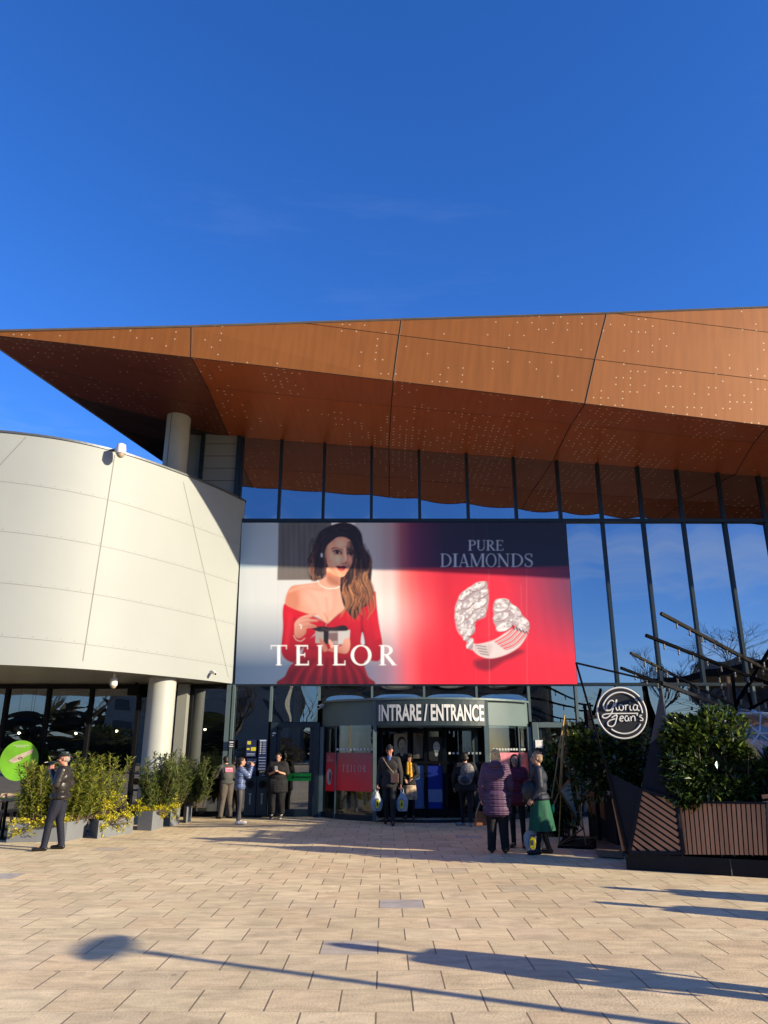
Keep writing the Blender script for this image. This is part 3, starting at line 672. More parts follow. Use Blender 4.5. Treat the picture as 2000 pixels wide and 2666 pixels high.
# inner screen panels seen through the opening
def inner(px0, px1, py0, py1, Y, m, name='inner_poster', extra=None):
    a, b = P(px0, py1, Y), P(px1, py0, Y); mb = MB(); mb.box(((a.x + b.x) / 2, Y, (a.z + b.z) / 2), (b.x - a.x, .02, b.z - a.z)); return mb.build(name, m, RV)
YI = 20.6
inner(1070, 1103, 1992, 2110, YI, mat('blue_grey_print', srgb(100, 125, 175), var=.2, scale=4)); inner(1115, 1152, 1992, 2055, YI, mat('deep_blue_print', srgb(25, 50, 150), var=.1)); inner(1115, 1152, 2055, 2088, YI - .01, mat('pale_blue_print', srgb(120, 140, 180))); inner(1115, 1152, 2088, 2110, YI, mat('deep_blue_print', (0, 0, 0)))
mb = MB()
for px_ in (1066, 1109, 1156, 990, 1200): a = P(px_, 2000, YI); mb.box((a.x, YI - .03, 1.15), (.09, .06, 2.3))
a, b = P(985, 1985, YI), P(1260, 1985, YI); mb.box(((a.x + b.x) / 2, YI - .04, a.z), (b.x - a.x, .07, .08)); a = P(985, 2115, YI); mb.box(((a.x + b.x) / 2, YI - .04, .12), (b.x - a.x, .07, .2))
mb.build('inner_frame', M_BLACK, RV)
# two portrait prints in sepia / black-and-white: plain tones
def portrait(px0, px1, py0, py1, Y, tone, dark, seed):
    a, b = P(px0, py1, Y), P(px1, py0, Y); w_, h_ = b.x - a.x, b.z - a.z; mb = MB()
    mb.box(((a.x + b.x) / 2, Y, (a.z + b.z) / 2), (w_, .02, h_), mi=0)
    def el(cx, cz, rx, rz, mi, k): mb.face([(a.x + w_ * (cx + rx * math.cos(t)), Y - .012 - .002 * k, a.z + h_ * (cz + rz * math.sin(t))) for t in [j * math.pi / 10 for j in range(20)]][::1], mi)
    el(.52, .62, .30, .27, 1, 0); el(.56, .55, .24, .24, 2, 1); el(.46, .60, .05, .018, 1, 2); el(.68, .60, .05, .018, 1, 2); el(.58, .42, .07, .02, 1, 2); el(.5, .08, .46, .2, 1, 0); el(.54, .26, .12, .12, 2, 1)
    mb.build('portrait_print', [mat('print_bg_%d' % seed, dark), mat('print_dark_%d' % seed, (.03, .025, .02)), mat('print_tone_%d' % seed, tone)], RV)
portrait(1026, 1064, 1910, 1978, YI, (.55, .42, .28), (.5, .42, .3), 1); portrait(1117, 1152, 1918, 1978, YI, (.6, .58, .5), (.03, .03, .03), 2); inner(1076, 1100, 1908, 1975, YI, mat('sepia_print', (.16, .12, .08), var=.5, scale=6, stretch=(3, 1, .5)))
mb = MB()
for px_ in (1171, 1181, 1192, 1221, 1231, 1241, 1250):
    p = P(px_, 1961, 19.9); mb.box(p, (.05, .005, .05))
mb.build('dot_film', MATS['frosted_dot'], RV)
# letters INTRARE / ENTRANCE, bent round the header
def text_mesh(txt, h, wd, offset=.0, extrude=.0, shear=0.):
    c = bpy.data.curves.new('t', 'FONT'); c.body = txt; c.offset = offset; c.size = 1; c.extrude = extrude; c.shear = shear; c.resolution_u = 4
    o = bpy.data.objects.new('t', c); col.objects.link(o); bpy.context.view_layer.update()
    me = bpy.data.meshes.new_from_object(o.evaluated_get(bpy.context.evaluated_depsgraph_get()))
    vs = [v.co.copy() for v in me.vertices]; fs = [tuple(p.vertices) for p in me.polygons]
    bpy.data.objects.remove(o); bpy.data.curves.remove(c)
    x0, x1 = min(v.x for v in vs), max(v.x for v in vs); y0, y1 = min(v.y for v in vs), max(v.y for v in vs)
    return [((v.x - x0) / (x1 - x0) * wd, (v.y - y0) / (y1 - y0) * h, v.z) for v in vs], fs
SG_W = (xd1 - xd0) - .16
vs, fs = text_mesh('INTRARE / ENTRANCE', .41, SG_W, offset=.028, extrude=.0)
x_l = xd0 + .10
mb = MB(); mb.add([(x_l + x, rp(x_l + x, .12).y, 2.355 + z) for x, z, _ in vs], fs); o = mb.build('lettering', mat('letter_white', (.62, .62, .61), rough=.5, var=.02), RV)
# ================================================================ serif letters as stroke polygons (unit height)
def _bar(x0, y0, x1, y1, w):
    d = Vector((x1 - x0, y1 - y0)); L = d.length; nrm = Vector((-d.y, d.x)) / L * w / 2
    return [(x0 - nrm.x, y0 - nrm.y), (x1 - nrm.x, y1 - nrm.y), (x1 + nrm.x, y1 + nrm.y), (x0 + nrm.x, y0 + nrm.y)]
def _rect(x0, y0, x1, y1): return [(x0, y0), (x1, y0), (x1, y1), (x0, y1)]
def _arc(cx, cy, rx, ry, a0, a1, tk, tn, n=20):
    """ring sector, thick at the sides, thin at top and bottom; as quads"""
    out = []
    for i in range(n):
        q = []
        for a in (a0 + (a1 - a0) * i / n, a0 + (a1 - a0) * (i + 1) / n):
            q.append(((cx + rx * math.cos(a), cy + ry * math.sin(a)), (cx + (rx - tk) * math.cos(a), cy + (ry - tn) * math.sin(a))))
        out.append([q[0][0], q[1][0], q[1][1], q[0][1]])
    return out
def letter(ch, T=.125, N=.045, S=.035):
    p = []; H = math.pi / 2
    def stem(x, y0=0, y1=1, w=T, s=(1, 1), hw=.13):
        p.append(_rect(x - w / 2, y0, x + w / 2, y1))
        if s[0]: p.append(_rect(x - hw, y0, x + hw, y0 + S))
        if s[1]: p.append(_rect(x - hw, y1 - S, x + hw, y1))
    if ch == 'T': stem(.40, s=(1, 0), hw=.15); p.append(_rect(0, .955, .8, 1)); p.append(_rect(0, .8, .03, 1)); p.append(_rect(.77, .8, .8, 1)); w = .8
    elif ch == 'E': stem(.15, hw=.15); p.append(_rect(.1, 0, .66, N)); p.append(_rect(.1, 1 - N, .62, 1)); p.append(_rect(.1, .49, .48, .49 + N)); p.append(_rect(.62, 0, .66, .22)); p.append(_rect(.585, .8, .62, 1)); p.append(_rect(.45, .41, .48, .62)); w = .68
    elif ch == 'I': stem(.15, hw=.15); w = .3
    elif ch == 'L': stem(.15, hw=.15); p.append(_rect(.1, 0, .62, N)); p.append(_rect(.58, 0, .62, .24)); w = .64
    elif ch == 'O': p += _arc(.48, .5, .48, .515, 0, 4 * H, T, N, 40); w = .96
    elif ch in 'RP':
        stem(.15, hw=.15); p += _arc(.3, .745, .3, .255, -H, H, T, N); p.append(_rect(.15, .955, .31, 1)); p.append(_rect(.15, .49, .31, .49 + N)); w = .62
        if ch == 'R': p.append(_bar(.32, .5, .66, .02, T * .95)); p.append(_rect(.56, 0, .78, S)); w = .76
    elif ch == 'U': stem(.14, .3, 1, s=(0, 1)); stem(.66, .3, 1, w=N, s=(0, 1), hw=.12); p += _arc(.38, .31, .302, .32, math.pi, 2 * math.pi, T * .6, N * 1.2); p.append(_rect(.0775, .28, .2, .4)); w = .8
    elif ch == 'D': stem(.15, hw=.15); p += _arc(.3, .5, .5, .5, -H, H, T, N, 30); p.append(_rect(.15, .955, .31, 1)); p.append(_rect(.15, 0, .31, N)); w = .82
    elif ch == 'A': p.append(_bar(.1, .0, .42, 1, N)); p.append(_bar(.42, .98, .74, .0, T)); p.append(_rect(.2, .3, .62, .3 + N)); p.append(_rect(0, 0, .22, S)); p.append(_rect(.58, 0, .88, S)); w = .88
    elif ch == 'M': stem(.12, w=N, s=(1, 0), hw=.11); p.append(_bar(.12, 1, .46, .04, T * .95)); p.append(_bar(.46, .04, .82, 1, N)); stem(.86, s=(1, 1), hw=.13); p.append(_rect(0, 1 - S, .16, 1)); w = 1.
    elif ch == 'N': stem(.12, w=N, s=(1, 0), hw=.12); p.append(_bar(.12, .97, .7, .03, T)); stem(.71, w=N, s=(0, 1), hw=.12); p.append(_rect(0, 1 - S, .16, 1)); w = .84
    elif ch == 'S':
        pts = [(.5, .8), (.46, .93), (.3, .985), (.12, .93), (.07, .77), (.16, .62), (.32, .52), (.47, .40), (.52, .24), (.44, .07), (.27, .01), (.1, .07), (.05, .2)]
        pt = cr_spline([(x, y, 0) for x, y in pts], 4); nn = len(pt)
        for i in range(nn - 1):
            f = i / nn; wd = N + (T - N) * math.exp(-((f - .5) / .16) ** 2); p.append(_bar(pt[i].x, pt[i].y, pt[i + 1].x + (pt[i + 1].x - pt[i].x) * .2, pt[i + 1].y + (pt[i + 1].y - pt[i].y) * .2, wd))
        p.append(_rect(.47, .74, .51, .97)); p.append(_rect(.04, .03, .08, .26)); w = .56
    else: w = .3
    return p, w
def word(txt, boxes=None, h=1., wd=None, gap=.2, **k):
    """polygons of a word; boxes: (x0,x1) per letter, else evenly set to width wd"""
    out = []; L = [letter(c, **k) for c in txt]
    if boxes:
        for (ps, w), (a, b) in zip(L, boxes): out += [[(a + x / w * (b - a), y * h) for x, y in q] for q in ps]
    else:
        tot = sum(w for _, w in L) + gap * (len(L) - 1); s = wd / tot; x0 = 0
        for ps, w in L: out += [[(x0 + x * s, y * h) for x, y in q] for q in ps]; x0 += (w + gap) * s
    return out
# ================================================================ the printed banner
YBN = FY - .13
bl_, br_, tr_, tl_ = P(612, 1781, YBN), P(1503, 1781, YBN), P(1473, 1361, YBN), P(630, 1361, YBN)
bX0, bX1, bZ0, bZ1 = bl_.x, br_.x, bl_.z, tr_.z
BW_, BH_ = 1000, int(1000 * (bZ1 - bZ0) / (bX1 - bX0))
IMG = np.zeros((BH_ + 1, BW_ + 1, 3)); 
def pxr(px, py):
    p = P(px, py, YBN); return ((p.x - bX0) / (bX1 - bX0) * BW_, (p.z - bZ0) / (bZ1 - bZ0) * BH_)
def z3(x, y): return pxr(580 + x * .31344, 1320 + y * .31344)
def z4(x, y): return pxr(1050 + x * .28933, 1320 + y * .28933)
def smoothpts(pts, closed=True, k=6):
    q = [np.array(p, float) for p in pts]; n = len(q); out = []; k = int(k)
    rng = range(n) if closed else range(n - 1)
    for i in rng:
        a, b, c, d = (q[(i - 1) % n], q[i], q[(i + 1) % n], q[(i + 2) % n]) if closed else (q[max(i - 1, 0)], q[i], q[i + 1], q[min(i + 2, n - 1)])
        for j in range(k):
            t = j / k; out.append(.5 * ((2 * b) + (c - a) * t + (2 * a - 5 * b + 4 * c - d) * t * t + (3 * b - a - 3 * c + d) * t ** 3))
    if not closed: out.append(q[-1])
    return np.array(out)
def paint(mask_fn, bbox, colr, alpha=1.):
    x0, x1 = max(0, int(bbox[0])), min(BW_, int(bbox[1]) + 1); y0, y1 = max(0, int(bbox[2])), min(BH_, int(bbox[3]) + 1)
    if x1 <= x0 or y1 <= y0: return
    X, Y = np.meshgrid(np.arange(x0, x1 + 1), np.arange(y0, y1 + 1)); a = mask_fn(X, Y) * alpha
    c = colr(X, Y) if callable(colr) else np.array(srgb(*colr))
    s = IMG[y0:y1 + 1, x0:x1 + 1]; s[:] = s * (1 - a[..., None]) + c * a[..., None]
def polysdf(pts, X, Y):
    n = len(pts); d2 = np.full(X.shape, 1e18); ins = np.zeros(X.shape, bool)
    for i in range(n):
        ax, ay = pts[i]; bx, by = pts[(i + 1) % n]; ex, ey = bx - ax, by - ay; L = ex * ex + ey * ey + 1e-12
        t = np.clip(((X - ax) * ex + (Y - ay) * ey) / L, 0, 1); d2 = np.minimum(d2, (X - ax - t * ex) ** 2 + (Y - ay - t * ey) ** 2)
        if ay != by: ins ^= ((ay > Y) != (by > Y)) & (X < ex * (Y - ay) / (ey) + ax)
    d = np.sqrt(d2); return np.where(ins, -d, d)
def poly(pts, c, soft=1., smooth=True, alpha=1., tr=z3):
    q = [tr(*p) for p in pts] if tr else pts
    q = smoothpts(q) if smooth else np.array(q, float)
    m = soft * 2 + 2; bb = (q[:, 0].min() - m, q[:, 0].max() + m, q[:, 1].min() - m, q[:, 1].max() + m)
    paint(lambda X, Y: np.clip(.5 - polysdf(q, X, Y) / (2 * soft), 0, 1), bb, c, alpha)
def stroke(pts, wd, c, soft=.8, alpha=1., tr=z3, taper=False):
    q = [tr(*p) for p in pts] if tr else pts
    q = smoothpts(q, False, 5); n = len(q); W = wd * .5 * .31344 / ((bX1 - bX0) / BW_ * FPX / 22.0) 
    bb = (q[:, 0].min() - W - 3, q[:, 0].max() + W + 3, q[:, 1].min() - W - 3, q[:, 1].max() + W + 3)
    def f(X, Y):
        best = np.full(X.shape, 1e9)
        for i in range(n - 1):
            ax, ay = q[i]; ex, ey = q[i + 1] - q[i]; L = ex * ex + ey * ey + 1e-9; t = np.clip(((X - ax) * ex + (Y - ay) * ey) / L, 0, 1)
            w = W * (1 - .85 * ((i + t) / n)) if taper else W
            best = np.minimum(best, np.hypot(X - ax - t * ex, Y - ay - t * ey) - w)
        return np.clip(.5 - best / (2 * soft), 0, 1)
    paint(f, bb, c, alpha)
# background: colour columns in photo x (zoom coordinates), top values hold the canopy shade
def bgd(X, Y):
    xs = np.array([0, 100, 440, 900, 1150, 1330, 1420, 1500, 1600, 1800, 2300, 2900]); 
    tops = np.array([srgb(*c) for c in [(158, 180, 192), (176, 192, 202), (198, 208, 212), (205, 205, 202), (206, 200, 198), (196, 160, 160), (170, 90, 105), (120, 50, 85), (90, 38, 75), (45, 32, 62), (32, 30, 56), (30, 30, 54)]])
    mids = np.array([srgb(*c) for c in [(196, 202, 204), (205, 210, 211), (212, 214, 214), (216, 216, 214), (222, 216, 212), (228, 190, 185), (238, 130, 125), (244, 90, 90), (235, 62, 74), (205, 35, 55), (235, 40, 62), (150, 50, 80)]])
    bots = np.array([srgb(*c) for c in [(72, 92, 122), (78, 98, 128), (88, 106, 136), (100, 115, 142), (120, 118, 140), (160, 120, 140), (205, 105, 120), (240, 85, 95), (232, 50, 66), (232, 36, 58), (235, 38, 60), (232, 38, 62)]])
    fx = X / BW_ * 2900; v = 1 - Y / BH_
    def cc(t): return np.stack([np.interp(fx, xs, t[:, i]) for i in range(3)], -1)
    t, m, b = cc(tops), cc(mids), cc(bots)
    k1 = np.clip((v - .285) / .02, 0, 1)[..., None]; k2 = np.clip((v - .50) / .4, 0, 1)[..., None] ** 1.1
    k2 = k2 * np.clip(v / .5, 0, 1)[..., None]
    # navy print at top right, canopy shade painted in down to its edge
    o = t * (1 - k1) + m * k1; o = o * (1 - k2) + b * k2
    # right corner purple
    f = np.clip((fx - 2150) / 750, 0, 1) ** 1.5 * np.clip((.85 - v) / .5, 0, 1) * (v > .28); o = o * (1 - f[..., None] * .85) + np.array(srgb(95, 50, 85)) * f[..., None] * .85
    f2 = (np.clip((.42 - v) / .14, 0, 1) * (v > .285) * np.clip((fx - 1500) / 700, 0, 1)); o = o * (1 - f2[..., None] * .35) + np.array(srgb(140, 40, 70)) * f2[..., None] * .35
    # soft dark vertical fold print
    wv = .02 * np.sin(fx / 26) * np.clip((fx - 1250) / 100, 0, 1) * np.clip((1600 - fx) / 150, 0, 1); o = o * (1 + 2.5 * wv[..., None])
    # pale glow band low in the middle
    g_ = np.exp(-((fx - 1330) / 260) ** 2 - ((v - .58) / .16) ** 2); o = o + g_[..., None] * np.array([.22, .2, .19])
    return np.clip(o, 0.003, .92)
paint(lambda X, Y: np.ones(X.shape), (0, BW_, 0, BH_), bgd)
rr = random.Random(4)
# brown panel behind the hair
poly([(465, 90), (905, 90), (905, 600), (455, 606)], lambda X, Y: np.array(srgb(104, 100, 97)) * (1 + .14 * np.sin(X / 9.) * np.sin(Y / 40. + 1))[..., None], 1.5, False)
for i in range(14): x = 480 + i * 22; stroke([(x, 130), (x + 3, 590)], rr.uniform(6, 18), (86, 78, 74) if i % 2 else (122, 118, 112), 4, .35)
poly([(456, 515), (900, 515), (900, 606), (455, 606)], (118, 108, 104), 3, False, .75)
SK = lambda a, b, ax=0: (lambda X, Y: None)
def grad(c0, c1, p0, p1, tr=z3):
    a, b = np.array(tr(*p0)), np.array(tr(*p1)); d = b - a; L = d @ d; c0, c1 = np.array(srgb(*c0)), np.array(srgb(*c1))
    return lambda X, Y: c0 + (c1 - c0) * np.clip(((X - a[0]) * d[0] + (Y - a[1]) * d[1]) / L, 0, 1)[..., None]
# hair behind
HD, HM, HL, HO = (46, 34, 36), (92, 62, 50), (168, 108, 74), (214, 150, 104)
poly([(860, 170), (980, 128), (1085, 145), (1150, 215), (1175, 330), (1230, 420), (1240, 520), (1235, 640), (1270, 740), (1262, 830), (1200, 880), (1150, 950), (1090, 945), (1020, 900), (980, 800), (960, 640), (860, 560), (820, 600), (740, 610), (720, 520), (705, 440), (745, 360), (775, 280), (800, 215)], HD, 2)
for i in range(46):     # left curls, reddish ends
    x = rr.uniform(735, 850); y = rr.uniform(250, 440); k = rr.uniform(-30, 18)
    stroke([(x, y), (x + k, y + 60), (x + k * 1.6 + rr.uniform(-10, 10), y + 130), (x + k * .6, y + 190)], rr.uniform(5, 15), rr.choice([HD, HM, HM, HL] if y > 330 else [HD, HM]), 1.2, .6, taper=True)
for i in range(12): x = rr.uniform(725, 800); stroke([(x, 470), (x - 10, 530), (x + 14, 590), (x + 10, 620)], rr.uniform(4, 9), (170, 120, 96), 1.2, .55, taper=True)
# neck, shoulders, chest
poly([(870, 500), (860, 570), (790, 620), (680, 640), (570, 660), (528, 740), (518, 830), (560, 870), (680, 900), (780, 900), (870, 980), (960, 900), (1010, 850), (1040, 760), (1010, 660), (975, 620), (975, 540)], grad((214, 140, 112), (226, 172, 150), (540, 700), (900, 800)), 1.5)
poly([(870, 540), (862, 610), (900, 650), (965, 650), (975, 590), (960, 560)], (176, 104, 78), 6, alpha=.75)
poly([(540, 720), (524, 800), (560, 850), (620, 850), (640, 760), (600, 690)], (198, 118, 90), 7, alpha=.55)
poly([(680, 680), (760, 665), (900, 720), (930, 830), (860, 900), (740, 850), (670, 780)], (236, 188, 170), 14, alpha=.55)
stroke([(690, 660), (760, 680), (830, 690)], 10, (186, 122, 98), 5, .5); stroke([(840, 880), (870, 930), (875, 970)], 9, (180, 112, 92), 3, .6)
stroke([(930, 690), (930, 800), (900, 900)], 26, (206, 148, 122), 9, .5)
# dress
poly([(510, 806), (497, 880), (500, 1000), (488, 1140), (492, 1220), (530, 1270), (600, 1290), (640, 1200), (700, 1130), (760, 1060), (860, 980), (790, 930), (700, 885), (600, 850), (545, 825)], grad((204, 26, 44), (120, 16, 34), (560, 880), (560, 1280)), 1.5)
poly([(1262, 700), (1180, 830), (1030, 850), (870, 975), (800, 1040), (700, 1120), (640, 1250), (560, 1320), (520, 1400), (490, 1480), (1222, 1480), (1200, 1400), (1180, 1280), (1290, 1280), (1322, 1220), (1325, 1120), (1300, 980), (1285, 860), (1275, 760)], grad((198, 28, 46), (88, 14, 30), (1000, 900), (900, 1440)), 1.5)
for x, a_ in ((600, .5), (680, .55), (770, .4), (850, .55), (930, .6), (1010, .4), (1080, .5), (1150, .5)):
    stroke([(x + (900 - x) * .35, 1270), (x, 1360), (x - (900 - x) * .18, 1480)], 26, (58, 8, 24), 5, a_)
    stroke([(x + 40 + (900 - x) * .35, 1280), (x + 40, 1380), (x + 40 - (900 - x) * .18, 1480)], 16, (150, 22, 44), 5, .5)
stroke([(700, 890), (790, 925), (872, 978)], 12, (150, 14, 34), 2.5, .8); stroke([(872, 978), (950, 905), (1020, 850)], 12, (150, 14, 34), 2.5, .8)
poly([(1155, 900), (1150, 1060), (1170, 1150), (1200, 1180), (1165, 1000)], (108, 10, 30), 4, alpha=.8); poly([(1160, 1040), (1148, 1130), (1180, 1135)], (190, 196, 206), 1.5)
stroke([(560, 900), (540, 1050), (530, 1150)], 22, (226, 44, 60), 8, .6); stroke([(1240, 840), (1270, 960), (1290, 1080)], 26, (222, 40, 58), 9, .6)
stroke([(620, 1180), (700, 1160), (780, 1180)], 22, (110, 8, 26), 6, .6); stroke([(600, 930), (620, 1010), (600, 1090)], 12, (140, 12, 32), 4, .7)
# face
poly([(905, 280), (960, 250), (1030, 255), (1075, 300), (1088, 370), (1085, 440), (1068, 500), (1035, 560), (985, 580), (930, 565), (885, 510), (862, 440), (850, 380), (868, 320)], grad((176, 134, 116), (206, 152, 124), (1060, 300), (900, 520)), 1.5)
poly([(1000, 300), (1070, 320), (1085, 430), (1060, 520), (1015, 540), (1020, 430)], (140, 96, 82), 10, alpha=.55)
poly([(880, 400), (900, 470), (950, 500), (960, 430), (920, 390)], (214, 162, 138), 10, alpha=.6)
poly([(905, 545), (980, 578), (1035, 555), (1000, 562), (950, 550)], (238, 176, 140), 4, alpha=.7)
stroke([(1010, 385), (1018, 430), (1012, 462)], 12, (226, 178, 156), 3, .6); stroke([(980, 464), (1000, 472), (1024, 462)], 7, (92, 50, 44), 2, .8)
stroke([(985, 380), (985, 430), (975, 455)], 9, (140, 96, 80), 4, .6)
poly([(918, 368), (945, 358), (975, 370), (985, 384), (950, 392), (922, 384)], (160, 140, 132), 1.); poly([(940, 362), (962, 364), (962, 388), (944, 388)], (58, 40, 34), 1.)
stroke([(912, 368), (945, 355), (975, 366), (990, 386)], 8, (22, 14, 16), 1.2); stroke([(925, 388), (952, 396), (982, 388)], 4, (70, 40, 38), 1.2, .8)
poly([(1038, 384), (1056, 376), (1080, 384), (1082, 396), (1052, 400)], (140, 120, 112), 1.); poly([(1056, 379), (1072, 381), (1070, 398), (1056, 398)], (50, 34, 30), 1.)
stroke([(1034, 388), (1058, 374), (1084, 384)], 8, (22, 14, 16), 1.2); stroke([(905, 348), (945, 338), (992, 356)], 9, (52, 32, 28), 1.5, .9); stroke([(1036, 358), (1060, 350), (1086, 362)], 9, (52, 32, 28), 1.5, .9)
poly([(936, 492), (965, 486), (985, 492), (1005, 488), (1028, 498), (1018, 508), (985, 512), (955, 506)], (116, 22, 42), 1.); poly([(955, 508), (985, 514), (1018, 508), (1008, 528), (985, 536), (962, 524)], (158, 34, 52), 1.); stroke([(950, 504), (985, 510), (1018, 506)], 4, (40, 6, 16), 1)
# hair in front
poly([(905, 285), (860, 330), (838, 400), (845, 470), (820, 560), (770, 560), (770, 430), (790, 310), (830, 215), (900, 165), (990, 150), (1080, 180), (1130, 270), (1150, 420), (1180, 560), (1175, 700), (1150, 840), (1100, 930), (1060, 900), (1010, 830), (985, 740), (975, 640), (1020, 560), (1070, 480), (1092, 400), (1090, 320), (1060, 275), (1000, 245), (950, 248)], HD, 1.5)
for i in range(150):   # long wavy locks that run in step
    s_ = rr.random(); y0 = rr.uniform(270, 760); L = rr.uniform(110, 230); ln = []
    for q in range(7):
        y = y0 + L * q / 6; f = (y - 270) / 700
        cx = 1118 + 70 * f + 26 * math.sin(y / 62. + s_ * 1.6); ww = 95 + 70 * math.sin(min(1, f * 1.1) * math.pi)
        ln.append((cx + (s_ - .5) * ww * 1.15 + 9 * math.sin(y / 30. + s_ * 5), y))
    t = (y0 - 270) / 500 + .25 * abs(s_ - .4)
    cset = [HD, HD, HM] if t < .25 else ([HD, HM, HM, HL] if t < .6 else [HD, HM, HL, HL, HO])
    stroke(ln, rr.uniform(6, 19), rr.choice(cset), 1.6, .5, taper=True)
for i in range(34):
    s_ = rr.random(); y0 = rr.uniform(600, 760); ln = [(1000 + 170 * s_ + 22 * math.sin((y0 + k_ * 30) / 40. + s_ * 3) + (s_ - .6) * 40 * k_ / 6, y0 + k_ * 30) for k_ in range(7)]
    stroke(ln, rr.uniform(4, 11), rr.choice([HO, HL, HL, HM]), 1.4, .6, taper=True)
for i in range(22):
    t = i / 22; stroke([(960 + t * 80, 165 + t * 10), (870 + t * 160, 230 - t * 10), (815 + t * 300, 330 + t * 60), (800 + t * 350, 430 + t * 120)], rr.uniform(4, 9), (78, 56, 52) if i % 2 else (34, 26, 32), 2, .5)
# jewellery
stroke([(790, 612), (812, 650), (865, 676), (930, 676), (970, 662)], 10, (232, 222, 208), 1.); stroke([(792, 618), (814, 656), (866, 683), (930, 683)], 3, (150, 120, 100), .8, .7)
poly([(815, 388), (828, 386), (830, 414), (816, 414)], (225, 228, 226), 1.)
# hands and the box
poly([(770, 1020), (1058, 1020), (1052, 1130), (990, 1145), (770, 1130)], (158, 148, 146), 1., False); poly([(960, 1022), (1058, 1022), (1052, 1130), (960, 1138)], (196, 190, 190), 1., False); poly([(880, 1048), (955, 1045), (955, 1110), (882, 1118)], (120, 96, 96), 1.5, False)
poly([(838, 1030), (882, 1030), (878, 1138), (838, 1138)], (34, 26, 32), 1., False)
poly([(745, 1005), (830, 990), (900, 1000), (1000, 982), (1036, 1000), (1030, 1028), (900, 1030), (800, 1036)], (36, 28, 34), 1.5); stroke([(830, 1010), (880, 1022), (960, 1005)], 8, (74, 60, 66), 2, .8)
S1, S2 = (222, 160, 140), (176, 110, 94)
poly([(600, 960), (640, 920), (700, 895), (770, 880), (775, 895), (720, 925), (780, 935), (792, 948), (720, 960), (775, 985), (772, 1002), (700, 1010), (690, 1050), (640, 1090), (600, 1070), (596, 1010)], grad(S1, S2, (620, 930), (690, 1060)), 1.5)
for y in (930, 962, 1000): stroke([(650, y), (720, y - 12), (785, y - 2)], 6, (150, 84, 74), 2, .5)
stroke([(640, 975), (655, 990), (650, 1008)], 8, (230, 225, 220), 1.); stroke([(590, 1068), (610, 1102), (650, 1114), (682, 1090)], 5, (214, 196, 186), 1., .8)
poly([(800, 1095), (825, 1100), (870, 1170), (860, 1200), (830, 1190)], S2, 1.5); poly([(880, 1110), (900, 1108), (925, 1170), (910, 1200)], S1, 1.5); poly([(1010, 1100), (1050, 1090), (1058, 1160), (1030, 1215), (960, 1210), (870, 1190), (930, 1165), (990, 1150)], grad(S1, S2, (1030, 1100), (940, 1200)), 1.5)

# finer modelling of face, neck and hair
poly([(862, 400), (872, 470), (905, 530), (950, 566), (930, 520), (890, 450), (876, 390)], (150, 96, 78), 7, alpha=.5)
poly([(930, 430), (955, 410), (985, 430), (975, 470), (945, 475)], (232, 180, 156), 9, alpha=.5); poly([(1045, 420), (1068, 425), (1066, 460), (1046, 470)], (190, 140, 120), 6, alpha=.45)
poly([(960, 275), (1010, 272), (1040, 310), (1000, 340), (950, 330)], (216, 172, 150), 12, alpha=.45); stroke([(1012, 345), (1018, 390), (1022, 440)], 7, (238, 196, 176), 3, .55)
stroke([(930, 372), (950, 362), (978, 372)], 12, (70, 44, 40), 5, .45); stroke([(1040, 380), (1060, 372), (1084, 382)], 12, (60, 38, 34), 5, .45); poly([(965, 522), (1005, 524), (995, 545), (975, 545)], (196, 132, 112), 5, alpha=.5)
stroke([(880, 560), (900, 600), (960, 640)], 16, (158, 92, 70), 7, .6); stroke([(700, 700), (760, 760), (800, 860)], 18, (206, 140, 116), 9, .35); stroke([(560, 700), (640, 668), (740, 655)], 12, (242, 190, 166), 5, .55); stroke([(860, 760), (868, 860), (872, 950)], 14, (190, 122, 100), 6, .45)
for i in range(60):
    a_ = rr.uniform(0, 1); x0_, y0_ = 960 - 120 * a_, 170 + 60 * a_; side_ = rr.choice((-1, 1))
    if side_ < 0: ln = [(930 - 20 * a_, 190 + 30 * a_), (860 - 30 * a_, 260), (818 - 30 * a_, 350), (800 - 40 * a_, 450), (790 - 50 * a_ + rr.uniform(-12, 12), 550)]
    else: ln = [(960 + 20 * a_, 175 + 30 * a_), (1060 + 20 * a_, 220 + 20 * a_), (1105 + 40 * a_, 320), (1120 + 70 * a_, 430), (1130 + 90 * a_, 540)]
    stroke(ln, rr.uniform(3, 8), rr.choice([(64, 44, 42), (30, 22, 28), (98, 66, 54), (24, 18, 24), (24, 18, 24)]), 1.6, .55, taper=True)
for i in range(40):
    f_ = rr.random(); y_ = 560 + 330 * rr.random(); x_ = 1010 + 200 * f_ - (y_ - 560) * .06; stroke([(x_, y_), (x_ + 16 * math.sin(y_ / 35.), y_ + 40), (x_ + 16 * math.sin(y_ / 35. + 1.5), y_ + 85)], rr.uniform(3, 8), rr.choice([(226, 150, 96), (196, 120, 76), (70, 44, 40), (120, 74, 56)]), 1.4, .5, taper=True)
# TEILOR
for q in word('TEILOR', boxes=[(400, 532), (602, 718), (784, 832), (914, 1022), (1064, 1236), (1300, 1442)], h=1., T=.15, N=.06): poly([(x, 1314 - y * 166) for x, y in q], (240, 240, 238), .6, False)
# PURE DIAMONDS
for t_, bx, y0, hh in (('PURE', [(584, 656), (662, 742), (748, 828), (834, 902)], 391, 92), ('DIAMONDS', [(335, 436), (444, 492), (500, 596), (600, 736), (744, 838), (848, 958), (970, 1080), (1090, 1165)], 538, 118)):
    for q in word(t_, boxes=bx, h=1., T=.11, N=.04): poly([(x, y0 - y * hh) for x, y in q], (196, 204, 220), .6, False, tr=z4)
